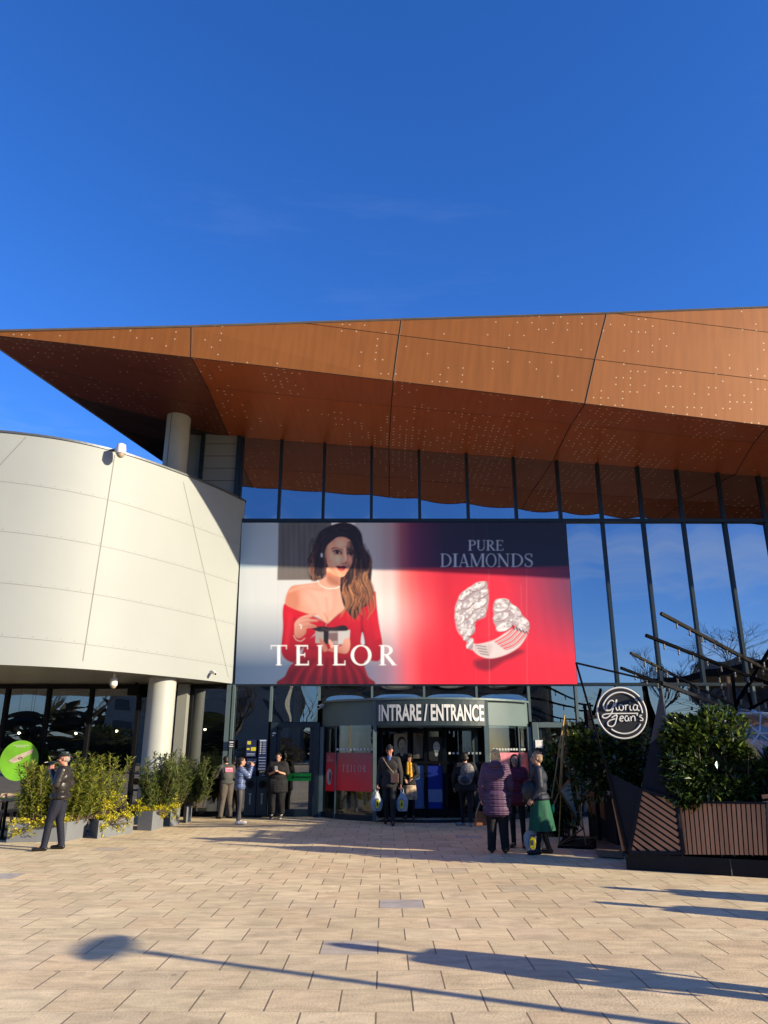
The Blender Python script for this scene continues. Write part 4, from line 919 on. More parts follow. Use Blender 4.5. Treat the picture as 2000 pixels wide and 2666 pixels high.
# diamond ring
poly([(640, 1380), (700, 1365), (900, 1330), (1020, 1280), (1090, 1300), (1010, 1350), (900, 1400), (790, 1470), (700, 1470), (640, 1430)], (100, 20, 40), 7, alpha=.8, tr=z4)
W1, W2, W3 = (236, 228, 226), (150, 134, 140), (252, 250, 248)
def band4(pts, w, c, **k): stroke(pts, w * .923, c, tr=z4, **k)
poly([(600, 1180), (640, 1230), (720, 1225), (830, 1190), (940, 1120), (1020, 1080), (1120, 1110), (1110, 1160), (1040, 1260), (920, 1330), (790, 1362), (690, 1340), (620, 1280), (580, 1220)], (222, 206, 204), 1.5, tr=z4)
poly([(640, 1250), (720, 1240), (800, 1240), (780, 1330), (700, 1330), (650, 1300)], (206, 190, 190), 4, tr=z4)
for k_ in range(4):
    band4([(830 + k_ * 26, 1215 + k_ * 20), (940 + k_ * 22, 1150 + k_ * 28), (1000 + k_ * 34, 1085 + k_ * 16)], 13, (232, 40, 60), alpha=.9)
    band4([(842 + k_ * 26, 1228 + k_ * 20), (952 + k_ * 22, 1163 + k_ * 28), (1010 + k_ * 34, 1095 + k_ * 16)], 5, (96, 60, 70), alpha=.8)
for k_ in range(4): band4([(655 + k_ * 14, 1245 + k_ * 25), (745 + k_ * 8, 1258 + k_ * 25)], 7, (66, 46, 56), alpha=.8)
def marquise(x0, y0, x1, y1, wd, shade=1.):
    d = np.array([x1 - x0, y1 - y0], float); L = np.hypot(*d); d /= L; nn = np.array([-d[1], d[0]])
    def pt(s, t): return tuple(np.array([x0, y0]) + d * L * s + nn * wd * t)
    base = [pt(0, 0), pt(.18, .38), pt(.5, .52), pt(.82, .38), pt(1, 0), pt(.82, -.38), pt(.5, -.52), pt(.18, -.38)]
    poly([(x + 4, y + 7) for x, y in base], (110, 40, 56), 1.5, alpha=.7, tr=z4); poly(base, (214, 206, 206), 1., tr=z4)
    for sg in (-1, 1):
        for q_ in range(5):
            a_, b_ = .08 + q_ * .17, .08 + (q_ + 1) * .17; c_ = rr.choice([(250, 250, 250), (196, 186, 190), (150, 138, 146), (236, 232, 232), (112, 98, 108)])
            poly([pt(.5, 0), pt(a_, sg * .5 * math.sin(a_ * math.pi)), pt(b_, sg * .5 * math.sin(b_ * math.pi))], c_, .8, False, .65, tr=z4)
    poly([pt(.3, -.14), pt(.5, -.24), pt(.7, -.12), pt(.68, .14), pt(.5, .22), pt(.32, .12)], rr.choice([(246, 244, 244), (214, 206, 208), (178, 168, 174)]), .8, False, .8, tr=z4)
    for _ in range(4):
        s, t = rr.uniform(.25, .75), rr.uniform(-.2, .2); poly([pt(s, t), pt(s + rr.uniform(-.1, .1), t + .1), pt(s + .07, t - .06)], rr.choice([(90, 76, 88), (255, 255, 255)]), .6, False, .8, tr=z4)
    poly([pt(-.02, -.12), pt(.07, .1), pt(.02, .15)], (60, 36, 46), .8, False, tr=z4); poly([pt(1.02, -.12), pt(.93, .1), pt(.98, .12)], (60, 36, 46), .8, False, tr=z4)
poly([(600, 720), (520, 790), (475, 880), (465, 1000), (490, 1120), (560, 1180), (640, 1130), (650, 1030), (740, 960), (760, 860), (740, 780), (700, 720)], (206, 190, 192), 2, alpha=.6, tr=z4)
poly([(612, 715), (740, 668), (760, 745), (770, 830), (750, 930), (735, 990), (650, 1035), (640, 1120), (600, 1170), (630, 1260), (600, 1282), (560, 1190), (500, 1110), (468, 1000), (476, 880), (520, 800)], (176, 160, 166), 1.5, tr=z4)
poly([(830, 838), (900, 828), (965, 858), (1060, 960), (1128, 1040), (1125, 1110), (1030, 1110), (985, 1060), (850, 1118), (835, 1080), (810, 1020), (815, 960), (808, 920)], (176, 160, 166), 1.5, tr=z4)
poly([(770, 700), (790, 760), (780, 900), (750, 1010), (680, 1060), (660, 1130), (720, 1180), (830, 1150), (840, 1110), (806, 1060), (796, 1000), (800, 930), (800, 850)], (240, 42, 62), 2, tr=z4)
for a in [(556, 780, 640, 722, 50), (590, 860, 690, 800, 50), (585, 950, 680, 880, 54), (580, 1040, 680, 970, 56), (880, 900, 960, 925, 46), (905, 1010, 990, 1010, 52), (1000, 940, 1060, 1020, 44), (470, 1010, 520, 920, 44), (500, 1100, 560, 1020, 50), (545, 1200, 600, 1120, 46), (600, 745, 742, 680, 62), (500, 835, 600, 748, 58), (630, 815, 768, 750, 60), (540, 910, 632, 820, 58), (625, 910, 752, 830, 62), (478, 940, 520, 850, 52), (530, 1000, 620, 925, 58), (618, 1005, 748, 915, 72), (490, 1060, 545, 965, 56), (560, 1090, 630, 1000, 60), (520, 1150, 575, 1060, 50), (575, 1160, 640, 1070, 54), (575, 1275, 625, 1180, 48),
          (822, 862, 958, 848, 62), (812, 925, 950, 890, 58), (806, 1010, 955, 960, 66), (835, 1105, 980, 1050, 72), (955, 880, 1060, 980, 60), (985, 1000, 1080, 1060, 60), (1050, 1000, 1130, 1070, 60), (1030, 1060, 1120, 1120, 44)]: marquise(*a)
for k_ in range(5): band4([(985 + k_ * 30, 1070 + k_ * 12), (1000 + k_ * 30, 1100 + k_ * 10)], 10, (50, 30, 42))
for x_ in (770, 1110): stroke([(x_ * .923 + 0, 560), (x_ * .923 + 6, 1660)], 3, (240, 130, 140), .8, .45, tr=lambda a, b: z4(a / .923, b))
for x_ in (1060, ): stroke([(x_, 700), (x_ + 6, 1100)], 3, (240, 130, 140), .8, .3, tr=z4)
# printed film seams
for px_ in (728, 842, 1000, 1232, 1266): stroke([(px_, 1362), (px_ + (px_ - 1000) * .035, 1780)], 2.2, (120, 120, 130), .8, .28, tr=pxr)
# mesh with the print as colour attribute
bn = thing('advertising_banner', 'huge printed jewellery banner with dark haired woman in red dress and diamond ring on facade', 'banner', (0, YBN, 0))
gx = np.linspace(0, 1, BW_ + 1); gz = np.linspace(0, 1, BH_ + 1); GX, GZ = np.meshgrid(gx, gz)
# corners follow the slightly tapering hang of the banner
XL = bl_.x + (tl_.x - bl_.x) * GZ; XR = br_.x + (tr_.x - br_.x) * GZ
X_ = XL + (XR - XL) * GX; Z_ = bZ0 + (bZ1 - bZ0) * GZ
Yw = -.0012 * np.sin(X_ * 5) - .0004 * np.sin(X_ * 17 + Z_ * 2)
nv = (BW_ + 1) * (BH_ + 1); co = np.stack([X_, Yw, Z_], -1).reshape(-1, 3).astype(np.float32)
# sample print at real X (print coordinates are world-true)
U = np.clip((X_ - bX0) / (bX1 - bX0) * BW_, 0, BW_); iu = np.floor(U).astype(int); iu = np.minimum(iu, BW_ - 1); fu = (U - iu)[..., None]
IV = np.repeat(np.arange(BH_ + 1)[:, None], BW_ + 1, 1); IMG *= .76
vv = 1 - np.arange(BH_ + 1) / BH_; xx = np.arange(BW_ + 1) / BW_ * 2900
lum_ = np.clip((IMG.mean(-1) - .05) / .12, 0, 1)
IMG *= 1 + lum_[..., None] * (np.clip((.36 - vv) / .14, 0, 1)[:, None] * (np.clip((xx - 735) / 30, 0, 1) * np.clip((1010 - xx) / 30, 0, 1))[None, :])[..., None] * np.array([2.3, 1.5, 1.0])  # face brightened in the print colours to offset the canopy's shade
for _ in range(2):
    IMG[1:-1] = (IMG[:-2] + 2 * IMG[1:-1] + IMG[2:]) / 4; IMG[:, 1:-1] = (IMG[:, :-2] + 2 * IMG[:, 1:-1] + IMG[:, 2:]) / 4
IMG = np.minimum(IMG, .8)
CL = IMG[IV, iu] * (1 - fu) + IMG[IV, iu + 1] * fu
me = bpy.data.meshes.new('printed_sheet'); me.vertices.add(nv); me.vertices.foreach_set('co', co.ravel())
ii = np.arange(nv).reshape(BH_ + 1, BW_ + 1); quads = np.stack([ii[:-1, :-1], ii[:-1, 1:], ii[1:, 1:], ii[1:, :-1]], -1).reshape(-1, 4)
me.loops.add(quads.size); me.loops.foreach_set('vertex_index', quads.ravel().astype(np.int32)); me.polygons.add(len(quads)); me.polygons.foreach_set('loop_start', np.arange(0, quads.size, 4, dtype=np.int32)); me.polygons.foreach_set('use_smooth', np.ones(len(quads), bool))
me.update(calc_edges=True)
at = me.color_attributes.new('print', 'FLOAT_COLOR', 'POINT'); at.data.foreach_set('color', np.concatenate([CL, np.ones(CL.shape[:2] + (1,))], -1).astype(np.float32).ravel())
bm_ = bpy.data.materials.new('printed_vinyl'); bm_.use_nodes = True; n = bm_.node_tree.nodes; a = n.new('ShaderNodeVertexColor'); a.layer_name = 'print'
bm_.node_tree.links.new(a.outputs[0], n['Principled BSDF'].inputs['Base Color']); n['Principled BSDF'].inputs['Roughness'].default_value = .45; n['Principled BSDF'].inputs['Specular IOR Level'].default_value = .35
me.materials.append(bm_); o = bpy.data.objects.new('printed_sheet', me); col.objects.link(o); o.parent = bn
mb = MB(); fr_ = [Vector((p.x, YBN + .02, p.z)) for p in (bl_, br_, tr_, tl_)]
for a, b in zip(fr_, fr_[1:] + fr_[:1]): mb.beam(a, b, .03, .03)
mb.build('edge_profile', M_FRAME, bn)
# small mark on the door poster
mb = MB()
for q in word('TEILOR', wd=(xq1 - xq0) * .66, h=.16, gap=.5, T=.1, N=.045):
    mb.face([(xq0 + (xq1 - xq0) * .17 + x, rp(xq0 + (xq1 - xq0) * .17 + x, .03).y, 1.14 + z) for x, z in q])
mb.build('poster_lettering', mat('poster_letter', (.6, .55, .55)), RV)
mb = MB()
wdp = xp1 - xp0
for r_, mi in ((1., 0), (.62, 1)):
    c = Vector((xp0 + wdp * .42, 0, 1.0)); mb.face([(c.x + wdp * .30 * (r_ if mi == 0 else .35) * math.cos(t), rp(c.x + wdp * .3 * math.cos(t), .03 + mi * .004).y, c.z + .2 * r_ * math.sin(t)) for t in [j * math.pi / 12 for j in range(24)]], mi)
mb.build('ring_print', [mat('ring_print_tone', (.45, .42, .42)), mat('ring_print_hole', (.4, .02, .04))], RV)
mb = MB()
for t_, z_, h_, f_ in (('PURE', 1.46, .05, .34), ('DIAMONDS', 1.38, .055, .7)):
    for q in word(t_, wd=wdp * f_, h=h_, gap=.12): mb.face([(xp0 + wdp * (.12 if f_ > .5 else .2) + x, rp(xp0 + wdp * .2 + x, .03).y, z_ + z) for x, z in q])
mb.build('poster_lettering', MATS['poster_letter'], RV)
# ================================================================ people
def remesh(mb, name, mats, parent, vox=.009, matfn=None, smooth_it=2, loc=(0, 0, 0)):
    me = bpy.data.meshes.new('tmp'); me.from_pydata([tuple(v) for v in mb.v], [], mb.f); me.update()
    bm = bmesh.new(); bm.from_mesh(me); bmesh.ops.recalc_face_normals(bm, faces=bm.faces); bm.to_mesh(me); bm.free()
    o = bpy.data.objects.new('tmp', me); col.objects.link(o)
    md = o.modifiers.new('r', 'REMESH'); md.mode = 'VOXEL'; md.voxel_size = vox; md.use_smooth_shade = True
    if smooth_it: m2 = o.modifiers.new('s', 'SMOOTH'); m2.iterations = smooth_it; m2.factor = .5
    bpy.context.view_layer.update()
    me2 = bpy.data.meshes.new_from_object(o.evaluated_get(bpy.context.evaluated_depsgraph_get())); me2.name = name
    bpy.data.objects.remove(o); bpy.data.meshes.remove(me)
    for m in mats: me2.materials.append(m)
    me2.polygons.foreach_set('use_smooth', np.ones(len(me2.polygons), bool))
    if matfn:
        c = np.empty(len(me2.polygons) * 3, np.float32); me2.polygons.foreach_get('center', c); me2.polygons.foreach_set('material_index', matfn(c.reshape(-1, 3)).astype(np.int32))
    o = bpy.data.objects.new(name, me2); col.objects.link(o); o.parent = parent; return o
def cone(mb, a, b, ra, rb, n=12, k=4):
    a, b = Vector(a), Vector(b); d = (b - a).normalized()
    pts, rad = [], []
    for i in range(3): t = (i + .3) / 3 * math.pi / 2; pts.append(a - d * ra * math.cos(t)); rad.append(ra * math.sin(t))
    for i in range(k + 1): t = i / k; pts.append(a.lerp(b, t)); rad.append(ra + (rb - ra) * t)
    for i in range(3): t = (2 - i + .3) / 3 * math.pi / 2; pts.append(b + d * rb * math.cos(t)); rad.append(rb * math.sin(t))
    mb.tube(pts, rad, n)
M_SKIN = mat('skin', (.50, .27, .18), rough=.5, var=.08, scale=20); M_SKINR = mat('ruddy_skin', (.55, .22, .15), rough=.5, var=.1, scale=20)
M_EYE = mat('eye_dark', (.03, .02, .02), rough=.3); M_LIP = mat('lip', (.38, .12, .10), rough=.5)
def hand(mb, wrist, d, up, side, s=1., curl=.5, thumb=1):
    """palm, four fingers and a thumb; d: direction of the fingers, up: back of the hand"""
    W, d = Vector(wrist), Vector(d).normalized(); up = Vector(up); up = (up - d * up.dot(d)).normalized(); x = d.cross(up).normalized() * side
    for o_ in (-.026, -.009, .009, .026): cone(mb, W + x * o_ * s * .8, W + d * .085 * s + x * o_ * s, .016 * s, .0145 * s, 8, 2)
    for i, (o_, L) in enumerate(((-.030, .062), (-.0105, .075), (.010, .080), (.030, .070))):
        p0 = W + d * .088 * s + x * o_ * s; a = curl * .7
        d1 = (d * math.cos(a) - up * math.sin(a)); d2 = (d * math.cos(a * 2.1) - up * math.sin(a * 2.1)); d3 = (d * math.cos(a * 3) - up * math.sin(a * 3))
        p1 = p0 + d1 * L * .45 * s; p2 = p1 + d2 * L * .32 * s; p3 = p2 + d3 * L * .22 * s
        cone(mb, p0, p1, .0095 * s, .009 * s, 6, 1); cone(mb, p1, p2, .009 * s, .0085 * s, 6, 1); cone(mb, p2, p3, .0085 * s, .0078 * s, 6, 1)
    t0 = W + d * .03 * s + x * .030 * s; t1 = t0 + (d * .6 + x * .7 - up * .25).normalized() * .042 * s; t2 = t1 + (d * .85 + x * .3 - up * .35).normalized() * .034 * s
    cone(mb, t0, t1, .0125 * s, .0105 * s, 6, 1); cone(mb, t1, t2, .0105 * s, .009 * s, 6, 1)
def person(label, foot, rz, H=1.72, J=None, fem=False, build=1., top=None, topmat=None, toplen=.86, legmat=None, shoe=None, hair=None, hairmat=None, hat=None, topfat=1., legfat=1., skirt=None, longtop=False, sleeves='long',
           quiltf=None, group=None, skin=None, collar=None, hood=None, headturn=0., headnod=0., hands=(True, True), curl=(.5, .5), handdir=None, cropleg=0, legmat2=None):
    S = H / 1.75
    t = thing('person', label, 'person', (foot[0], foot[1], 0), rz, group)
    j = dict(hipL=(-.09, 0, .93), hipR=(.09, 0, .93), kneeL=(-.10, .02, .50), kneeR=(.10, .02, .50), ankL=(-.105, -.02, .085), ankR=(.105, -.02, .085), toeL=(-.13, .16, .03), toeR=(.13, .16, .03),
             pelvis=(0, 0, .97), waist=(0, 0, 1.10), chest=(0, .0, 1.30), neck=(0, -.01, 1.47), head=(0, .02, 1.635),
             shL=(-.175 * (.92 if fem else 1), 0, 1.42), shR=(.175 * (.92 if fem else 1), 0, 1.42), elL=(-.235, -.02, 1.15), elR=(.235, -.02, 1.15), wrL=(-.25, .05, .92), wrR=(.25, .05, .92))
    j.update(J or {}); j = {k: Vector(v) * S for k, v in j.items()}
    b = S * build; sk = skin or M_SKIN
    HC = j['head']; hr = Matrix.Rotation(headturn, 3, 'Z') @ Matrix.Rotation(headnod, 3, 'X')
    def hp(x, y, z): return HC + hr @ (Vector((x, y, z)) * S)
    # ---- body: one continuous surface
    mb = MB()
    mb.ell(hp(0, -.005, .025), (.074 * S, .094 * S, .092 * S), hr, 20, 14); mb.ell(hp(0, .018, -.045), (.058 * S, .070 * S, .072 * S), hr, 16, 10); mb.ell(hp(0, .062, -.092), (.026 * S, .02 * S, .02 * S), hr, 10, 8)
    cone(mb, hp(0, .088, .012), hp(0, .106, -.028), .008 * S, .015 * S, 8, 2)
    for s_ in (-1, 1): mb.ell(hp(s_ * .077, -.005, -.005), (.010 * S, .02 * S, .032 * S), hr, 8, 8); mb.ell(hp(s_ * .036, .076, -.025), (.02 * S, .018 * S, .018 * S), hr, 8, 6)
    mb.ell(hp(0, .092, -.058), (.022 * S, .011 * S, .010 * S), hr, 8, 6)
    cone(mb, j['neck'] - Vector((0, 0, .06 * S)), hp(0, -.012, -.06), .058 * S * (.88 if fem else 1), .05 * S * (.88 if fem else 1), 14, 3)
    def torso(mb, f, z0=None, lift=0):
        P_, W_, C_, N_ = j['pelvis'], j['waist'], j['chest'], j['neck']
        mb.ell(P_, (.155 * b * f, .112 * b * f, .12 * S), None, 18, 10); mb.ell(W_, (.135 * b * f, .10 * b * f, .13 * S), None, 18, 10)
        mb.ell(C_, (.165 * b * f, .115 * b * f, .17 * S), None, 18, 12); cone(mb, j['shL'].lerp(j['shR'], .1), j['shL'].lerp(j['shR'], .9), .066 * b * f, .066 * b * f, 12, 4)
        mb.ell(P_.lerp(C_, .5), (.145 * b * f, .104 * b * f, .2 * S), None, 18, 12)
    torso(mb, .82)
    for s_, L in (('L', -1), ('R', 1)):
        f = .72
        cone(mb, j['sh' + s_], j['el' + s_], .05 * b * f, .042 * b * f); cone(mb, j['el' + s_], j['wr' + s_], .042 * S * .9, .027 * S)
        cone(mb, j['hip' + s_], j['knee' + s_], .085 * b * .8, .055 * S * .85); cone(mb, j['knee' + s_], j['ank' + s_], .055 * S * .85, .036 * S * .95)
        cone(mb, j['ank' + s_] - Vector((0, 0, .02 * S)), j['toe' + s_] + Vector((0, 0, .01)), .034 * S, .026 * S)
        if hands[0 if s_ == 'L' else 1]:
            dd = (j['wr' + s_] - j['el' + s_]).normalized()
            if handdir and s_ in handdir: dd = Vector(handdir[s_]).normalized()
            upv = Vector((L, 0, 0)) if abs(dd.z) > .6 else Vector((0, 0, 1))
            hand(mb, j['wr' + s_], dd, upv, L * (1 if abs(dd.z) > .6 else -1), S, curl[0 if s_ == 'L' else 1])
    hi = hr.transposed()
    def mf(c):
        q = (c - np.array(HC)) @ np.array(hi).T / S; m = np.zeros(len(c), int)
        face = q[:, 1] > .055
        for s_ in (-1, 1): m[face & (np.hypot(q[:, 0] - s_ * .031, (q[:, 2] - .006) * 1.8) < .0135)] = 1; m[face & (abs(q[:, 0] - s_ * .033) < .02) & (abs(q[:, 2] - .030) < .0055)] = 1
        m[face & (np.hypot(q[:, 0] * .55, (q[:, 2] + .058) * 1.5) < .0125)] = 2
        return m
    remesh(mb, 'body', [sk, M_EYE, M_LIP], t, vox=.0062 * S, matfn=mf, smooth_it=1)
    # ---- legs
    if legmat:
        mb = MB(); lf = legfat
        mb.ell(j['pelvis'] - Vector((0, 0, .02 * S)), (.165 * b, .125 * b, .11 * S), None, 18, 10)
        for s_ in 'LR':
            an = j['ank' + s_] + Vector((0, 0, cropleg * S))
            cone(mb, j['hip' + s_], j['knee' + s_], .098 * b * lf, .070 * S * lf); cone(mb, j['knee' + s_], an, .068 * S * lf, .055 * S * lf)
            if lf > .95 and not cropleg: mb.ell(an + Vector((0, .012, -.015)) * S, (.062 * S * lf, .07 * S * lf, .03 * S), None, 12, 6); mb.ell(j['knee' + s_] + Vector((0, .015, .02)) * S, (.066 * S * lf, .068 * S * lf, .05 * S), None, 12, 6)
        remesh(mb, 'trousers', [legmat], t, vox=.009, smooth_it=3)
    if skirt:
        mb = MB(); z1, z0, r1, r0, m_ = skirt; c = j['pelvis']; n = 40; rings = []
        vs = []; kk = 8
        for i in range(kk + 1):
            f = i / kk; z = (z1 + (z0 - z1) * f) * S; r = (r1 + (r0 - r1) * f ** .8) * S
            for q in range(n): a = 2 * math.pi * q / n; rr_ = r * (1 + .07 * f * math.sin(a * 7)); vs.append((c.x + rr_ * math.cos(a), c.y + rr_ * .78 * math.sin(a), z))
        mb.add(vs, [(i * n + q, i * n + (q + 1) % n, (i + 1) * n + (q + 1) % n, (i + 1) * n + q) for i in range(kk) for q in range(n)], 0, True); mb.add(vs[:n], [tuple(range(n))]); mb.add(vs[-n:], [tuple(range(n))])
        mb.build('skirt', m_, t, world=False)
    # ---- top
    if topmat:
        mb = MB(); f = 1.08 * topfat; torso(mb, f)
        P_ = j['pelvis']; zb = toplen * S
        if zb < P_.z - .05 * S:
            for i in range(6):
                fz = i / 5; z = P_.z + (zb + .07 * S - P_.z) * fz; mb.ell((P_.x, P_.y, z), (.165 * b * f * (1 + .05 * fz), .125 * b * f * (1 + .05 * fz), .09 * S), None, 18, 8)
        if longtop: pass
        for s_ in 'LR':
            cone(mb, j['sh' + s_], j['el' + s_] if sleeves == 'long' else j['sh' + s_].lerp(j['el' + s_], .8), .072 * b * topfat, .058 * b * topfat)
            if sleeves == 'long': cone(mb, j['el' + s_], j['el' + s_].lerp(j['wr' + s_], .96), .058 * b * topfat, .043 * S * (1 + (topfat - 1) * .5)); 
        if collar is not None: mb.ell(j['neck'] + Vector((0, 0, -.01 * S)), (.082 * S, .085 * S, .055 * S), None, 16, 8)
        if hood: mb.ell(j['neck'] + Vector((0, -.09, .01)) * S, (.12 * S, .075 * S, .075 * S), None, 16, 8); mb.ell(j['neck'] + Vector((0, .0, .0)) * S, (.11 * S, .10 * S, .05 * S), None, 16, 8)
        mats = [topmat] + ([hood] if hood else [])
        mfn = None
        if hood:
            nz = np.array(j['neck'])
            mfn = lambda c: ((np.hypot(c[:, 0] - nz[0], (c[:, 1] - nz[1] + .03 * S)) < .105 * S) & (c[:, 2] > nz[2] - .005 * S)).astype(int)
        remesh(mb, top or 'jacket', mats, t, vox=.009, smooth_it=3, matfn=mfn)
    # ---- shoes
    if shoe:
        for s_ in 'LR':
            mb = MB(); a, c = j['ank' + s_], j['toe' + s_]; d = (c - a); d.z = 0; d.normalize()
            heel = Vector((a.x, a.y, 0)) - d * .03 * S; zf = max(0, a.z - .085 * S)
            cone(mb, heel + Vector((0, 0, .045 * S + zf)), heel + d * .20 * S + Vector((0, 0, .036 * S + zf * .2)), .044 * S, .038 * S); cone(mb, a + Vector((0, 0, .0)), heel + Vector((0, 0, .05 * S + zf)) + d * .04 * S, .047 * S, .046 * S)
            sole = MB()
            remesh(mb, 'shoe', [shoe] + ([legmat2] if legmat2 else []), t, vox=.008, smooth_it=2, matfn=(lambda cc: (cc[:, 2] < .022).astype(int)) if legmat2 else None)
    # ---- hair, hat
    if hair:
        mb = MB(); rnd = random.Random(hash(label) % 999)
        if hair != 'fringe':
            mb.ell(hp(0, -.022, .040), (.086 * S, .098 * S, .092 * S), hr, 20, 12); mb.ell(hp(0, -.045, -.005), (.080 * S, .07 * S, .085 * S), hr, 16, 10)
        else: mb.ell(hp(0, -.03, -.005), (.083 * S, .08 * S, .06 * S), hr, 16, 10)
        if hair == 'bob':
            for s_ in (-1, 1): mb.ell(hp(s_ * .066, -.015, -.03), (.03 * S, .06 * S, .075 * S), hr, 12, 8)
            mb.ell(hp(0, -.06, -.05), (.075 * S, .05 * S, .07 * S), hr, 12, 8)
        if hair == 'long':
            for s_ in (-1, 1): cone(mb, hp(s_ * .07, -.01, .03), hp(s_ * .08, -.01, -.15), .03 * S, .03 * S)
            mb.ell(hp(0, -.06, -.09), (.085 * S, .045 * S, .12 * S), hr, 12, 8)
        if hair == 'bun': mb.ell(hp(0, -.11, .05), (.04 * S, .04 * S, .04 * S), hr, 12, 8)
        if hair == 'pony': cone(mb, hp(0, -.10, .03), hp(0, -.12, -.12), .03 * S, .018 * S)
        for _ in range(26):
            a = rnd.uniform(0, 6.28); e = rnd.uniform(.1, 1.2); mb.ell(hp(.078 * math.cos(a) * math.cos(e), -.025 + .088 * math.sin(a) * math.cos(e), .04 + .082 * math.sin(e)), (.016 * S, .016 * S, .011 * S), hr, 6, 5)
        # keep the face clear
        mbf = MB(); mbf.v, mbf.f, mbf.m, mbf.sm = mb.v, mb.f, mb.m, mb.sm
        remesh(mbf, 'hair', [hairmat], t, vox=.0075, smooth_it=1)
    if hat:
        mb = MB(); kind, hm = hat
        if kind == 'cap':
            mb.ell(hp(0, -.008, .068), (.090 * S, .105 * S, .058 * S), hr, 18, 10); mb.ell(hp(0, .095, .052), (.065 * S, .06 * S, .012 * S), hr, 16, 6)
        if kind == 'flat': mb.ell(hp(0, -.005, .074), (.098 * S, .118 * S, .045 * S), hr, 18, 10); mb.ell(hp(0, .09, .052), (.07 * S, .045 * S, .014 * S), hr, 16, 6)
        if kind == 'beret': mb.ell(hp(0, -.015, .07), (.10 * S, .11 * S, .055 * S), hr, 18, 10); mb.ell(hp(0, -.005, .045), (.084 * S, .1 * S, .025 * S), hr, 18, 10)
        remesh(mb, 'hat', [hm], t, vox=.0075, smooth_it=1)
    t['S'] = S
    return t, j
def wp(t, v): return t.matrix_basis @ Vector(v)
def hgt(head_py, foot_px, foot_py):
    g_ = G(foot_px, foot_py); return P(foot_px, head_py, g_.y).z
C_BLKJ = mat('black_leather', (.022, .019, .018), rough=.32, var=.3, scale=9, bump=.5, bscale=14); C_BLK = cloth('black_cloth', (.010, .010, .012), rough=.85); C_NAVY = cloth('navy_trousers', (.008, .010, .022))
C_SHOE = mat('black_shoe', (.012, .011, .011), rough=.35); C_GREYH = mat('grey_hair', (.24, .235, .22), rough=.7, var=.3, scale=40, bump=.5, bscale=60); C_DKH = mat('dark_hair', (.015, .010, .008), rough=.5, var=.3, scale=40, bump=.5, bscale=60)
C_BLOND = mat('blonde_hair', (.75, .50, .22), rough=.55, var=.35, scale=30, bump=.6, bscale=50); C_BRWH = mat('light_brown_hair', (.32, .21, .13), rough=.55, var=.3, scale=40, bump=.5, bscale=60)
f = G(141, 2213)
T1, J1 = person('man in black leather jacket and dark flat cap smoking beside the grey planters', f, R(100), H=hgt(1960, 141, 2213), build=1.2, topfat=1.2, topmat=C_BLKJ, toplen=.88, legmat=C_NAVY, legfat=1.12, shoe=C_SHOE, hair='fringe', hairmat=C_GREYH, hat=('flat', mat('dark_green_cap', (.012, .02, .018), rough=.8)), collar=1, skin=M_SKINR,
    J=dict(elL=(-.22, .05, 1.18), wrL=(-.08, .20, 1.43), elR=(.25, -.10, 1.17), wrR=(.18, .05, 1.0), hipL=(-.09, .02, .93), kneeL=(-.12, .12, .51), ankL=(-.14, .16, .085), toeL=(-.18, .34, .03), ankR=(.1, -.10, .085), toeR=(.13, .08, .03), kneeR=(.1, -.02, .50)), hands=(True, False), handdir={'L': (.35, .25, .9)}, curl=(1.1, .5), headturn=R(8))
cg = wp(T1, J1['wrL'] + Vector((.05, .10, .14)) * 1.0); mb = MB(); mb.tube([cg, cg + Vector((-.05, -.03, -.01))], .004, 8); o = mb.build('cigarette', M_WHITEP); tag(o, 'white cigarette between the fingers of the man in leather jacket', 'cigarette')
f = G(586, 2131)
C_TAUPE = cloth('taupe_trousers', (.085, .07, .058))
T2, J2 = person('man bending forward in grey jacket with pink patch on the back and baggy taupe trousers', f, R(35), H=hgt(1968, 586, 2131) * 1.03, topmat=cloth('grey_work_jacket', (.06, .06, .056)), topfat=1.2, toplen=.9, legmat=C_TAUPE, legfat=1.3, shoe=C_SHOE, hair='short', hairmat=C_DKH, build=1.0, collar=1,
    J=dict(chest=(0, .06, 1.28), neck=(0, .12, 1.43), head=(0, .19, 1.56), shL=(-.18, .09, 1.38), shR=(.18, .09, 1.38), elL=(-.26, .2, 1.14), elR=(.26, .16, 1.12), wrL=(-.15, .4, 1.12), wrR=(.14, .38, 1.1), ankL=(-.16, -.02, .085), toeL=(-.2, .15, .03), ankR=(.16, .0, .085)), headnod=R(-22))
S2_ = T2['S']
mb = MB(); bc = J2['chest']; mb.box(bc + Vector((0, -.135 * S2_, .03)), (.2, .012, .10), Matrix.Rotation(R(-14), 3, 'X')); mb.build('back_patch', mat('neon_pink_patch', (.85, .03, .12), rough=.5), T2, world=False)
mb = MB()
for z_ in (.05, .0): mb.box(bc + Vector((0, -.1435 * S2_, .03 + z_ - .025)), (.16, .004, .010), Matrix.Rotation(R(-14), 3, 'X'))
mb.build('patch_lettering', mat('patch_print', (.9, .45, .55)), T2, world=False)
f = G(619, 2146)
T3, J3 = person('woman in shiny blue puffer jacket and grey leggings raising a phone to her face', f, R(-72), H=hgt(1972, 619, 2146), fem=True, topmat=quilt('blue_puffer', (.10, .14, .26), rough=.25, freq=20), build=1.08, topfat=1.25, toplen=.92, legmat=mat('grey_leggings', (.075, .07, .075), rough=.7, var=.2), legfat=.82, shoe=mat('white_sneaker', (.5, .5, .5), rough=.5, var=.4, scale=15), hair='pony', hairmat=C_DKH, collar=1,
    J=dict(elL=(-.20, .2, 1.28), wrL=(-.07, .27, 1.52), elR=(.20, .2, 1.25), wrR=(.06, .30, 1.50), ankL=(-.09, .06, .085), toeL=(-.1, .24, .03)), handdir={'L': (.1, .1, 1), 'R': (-.1, .1, 1)}, curl=(1.0, 1.0))
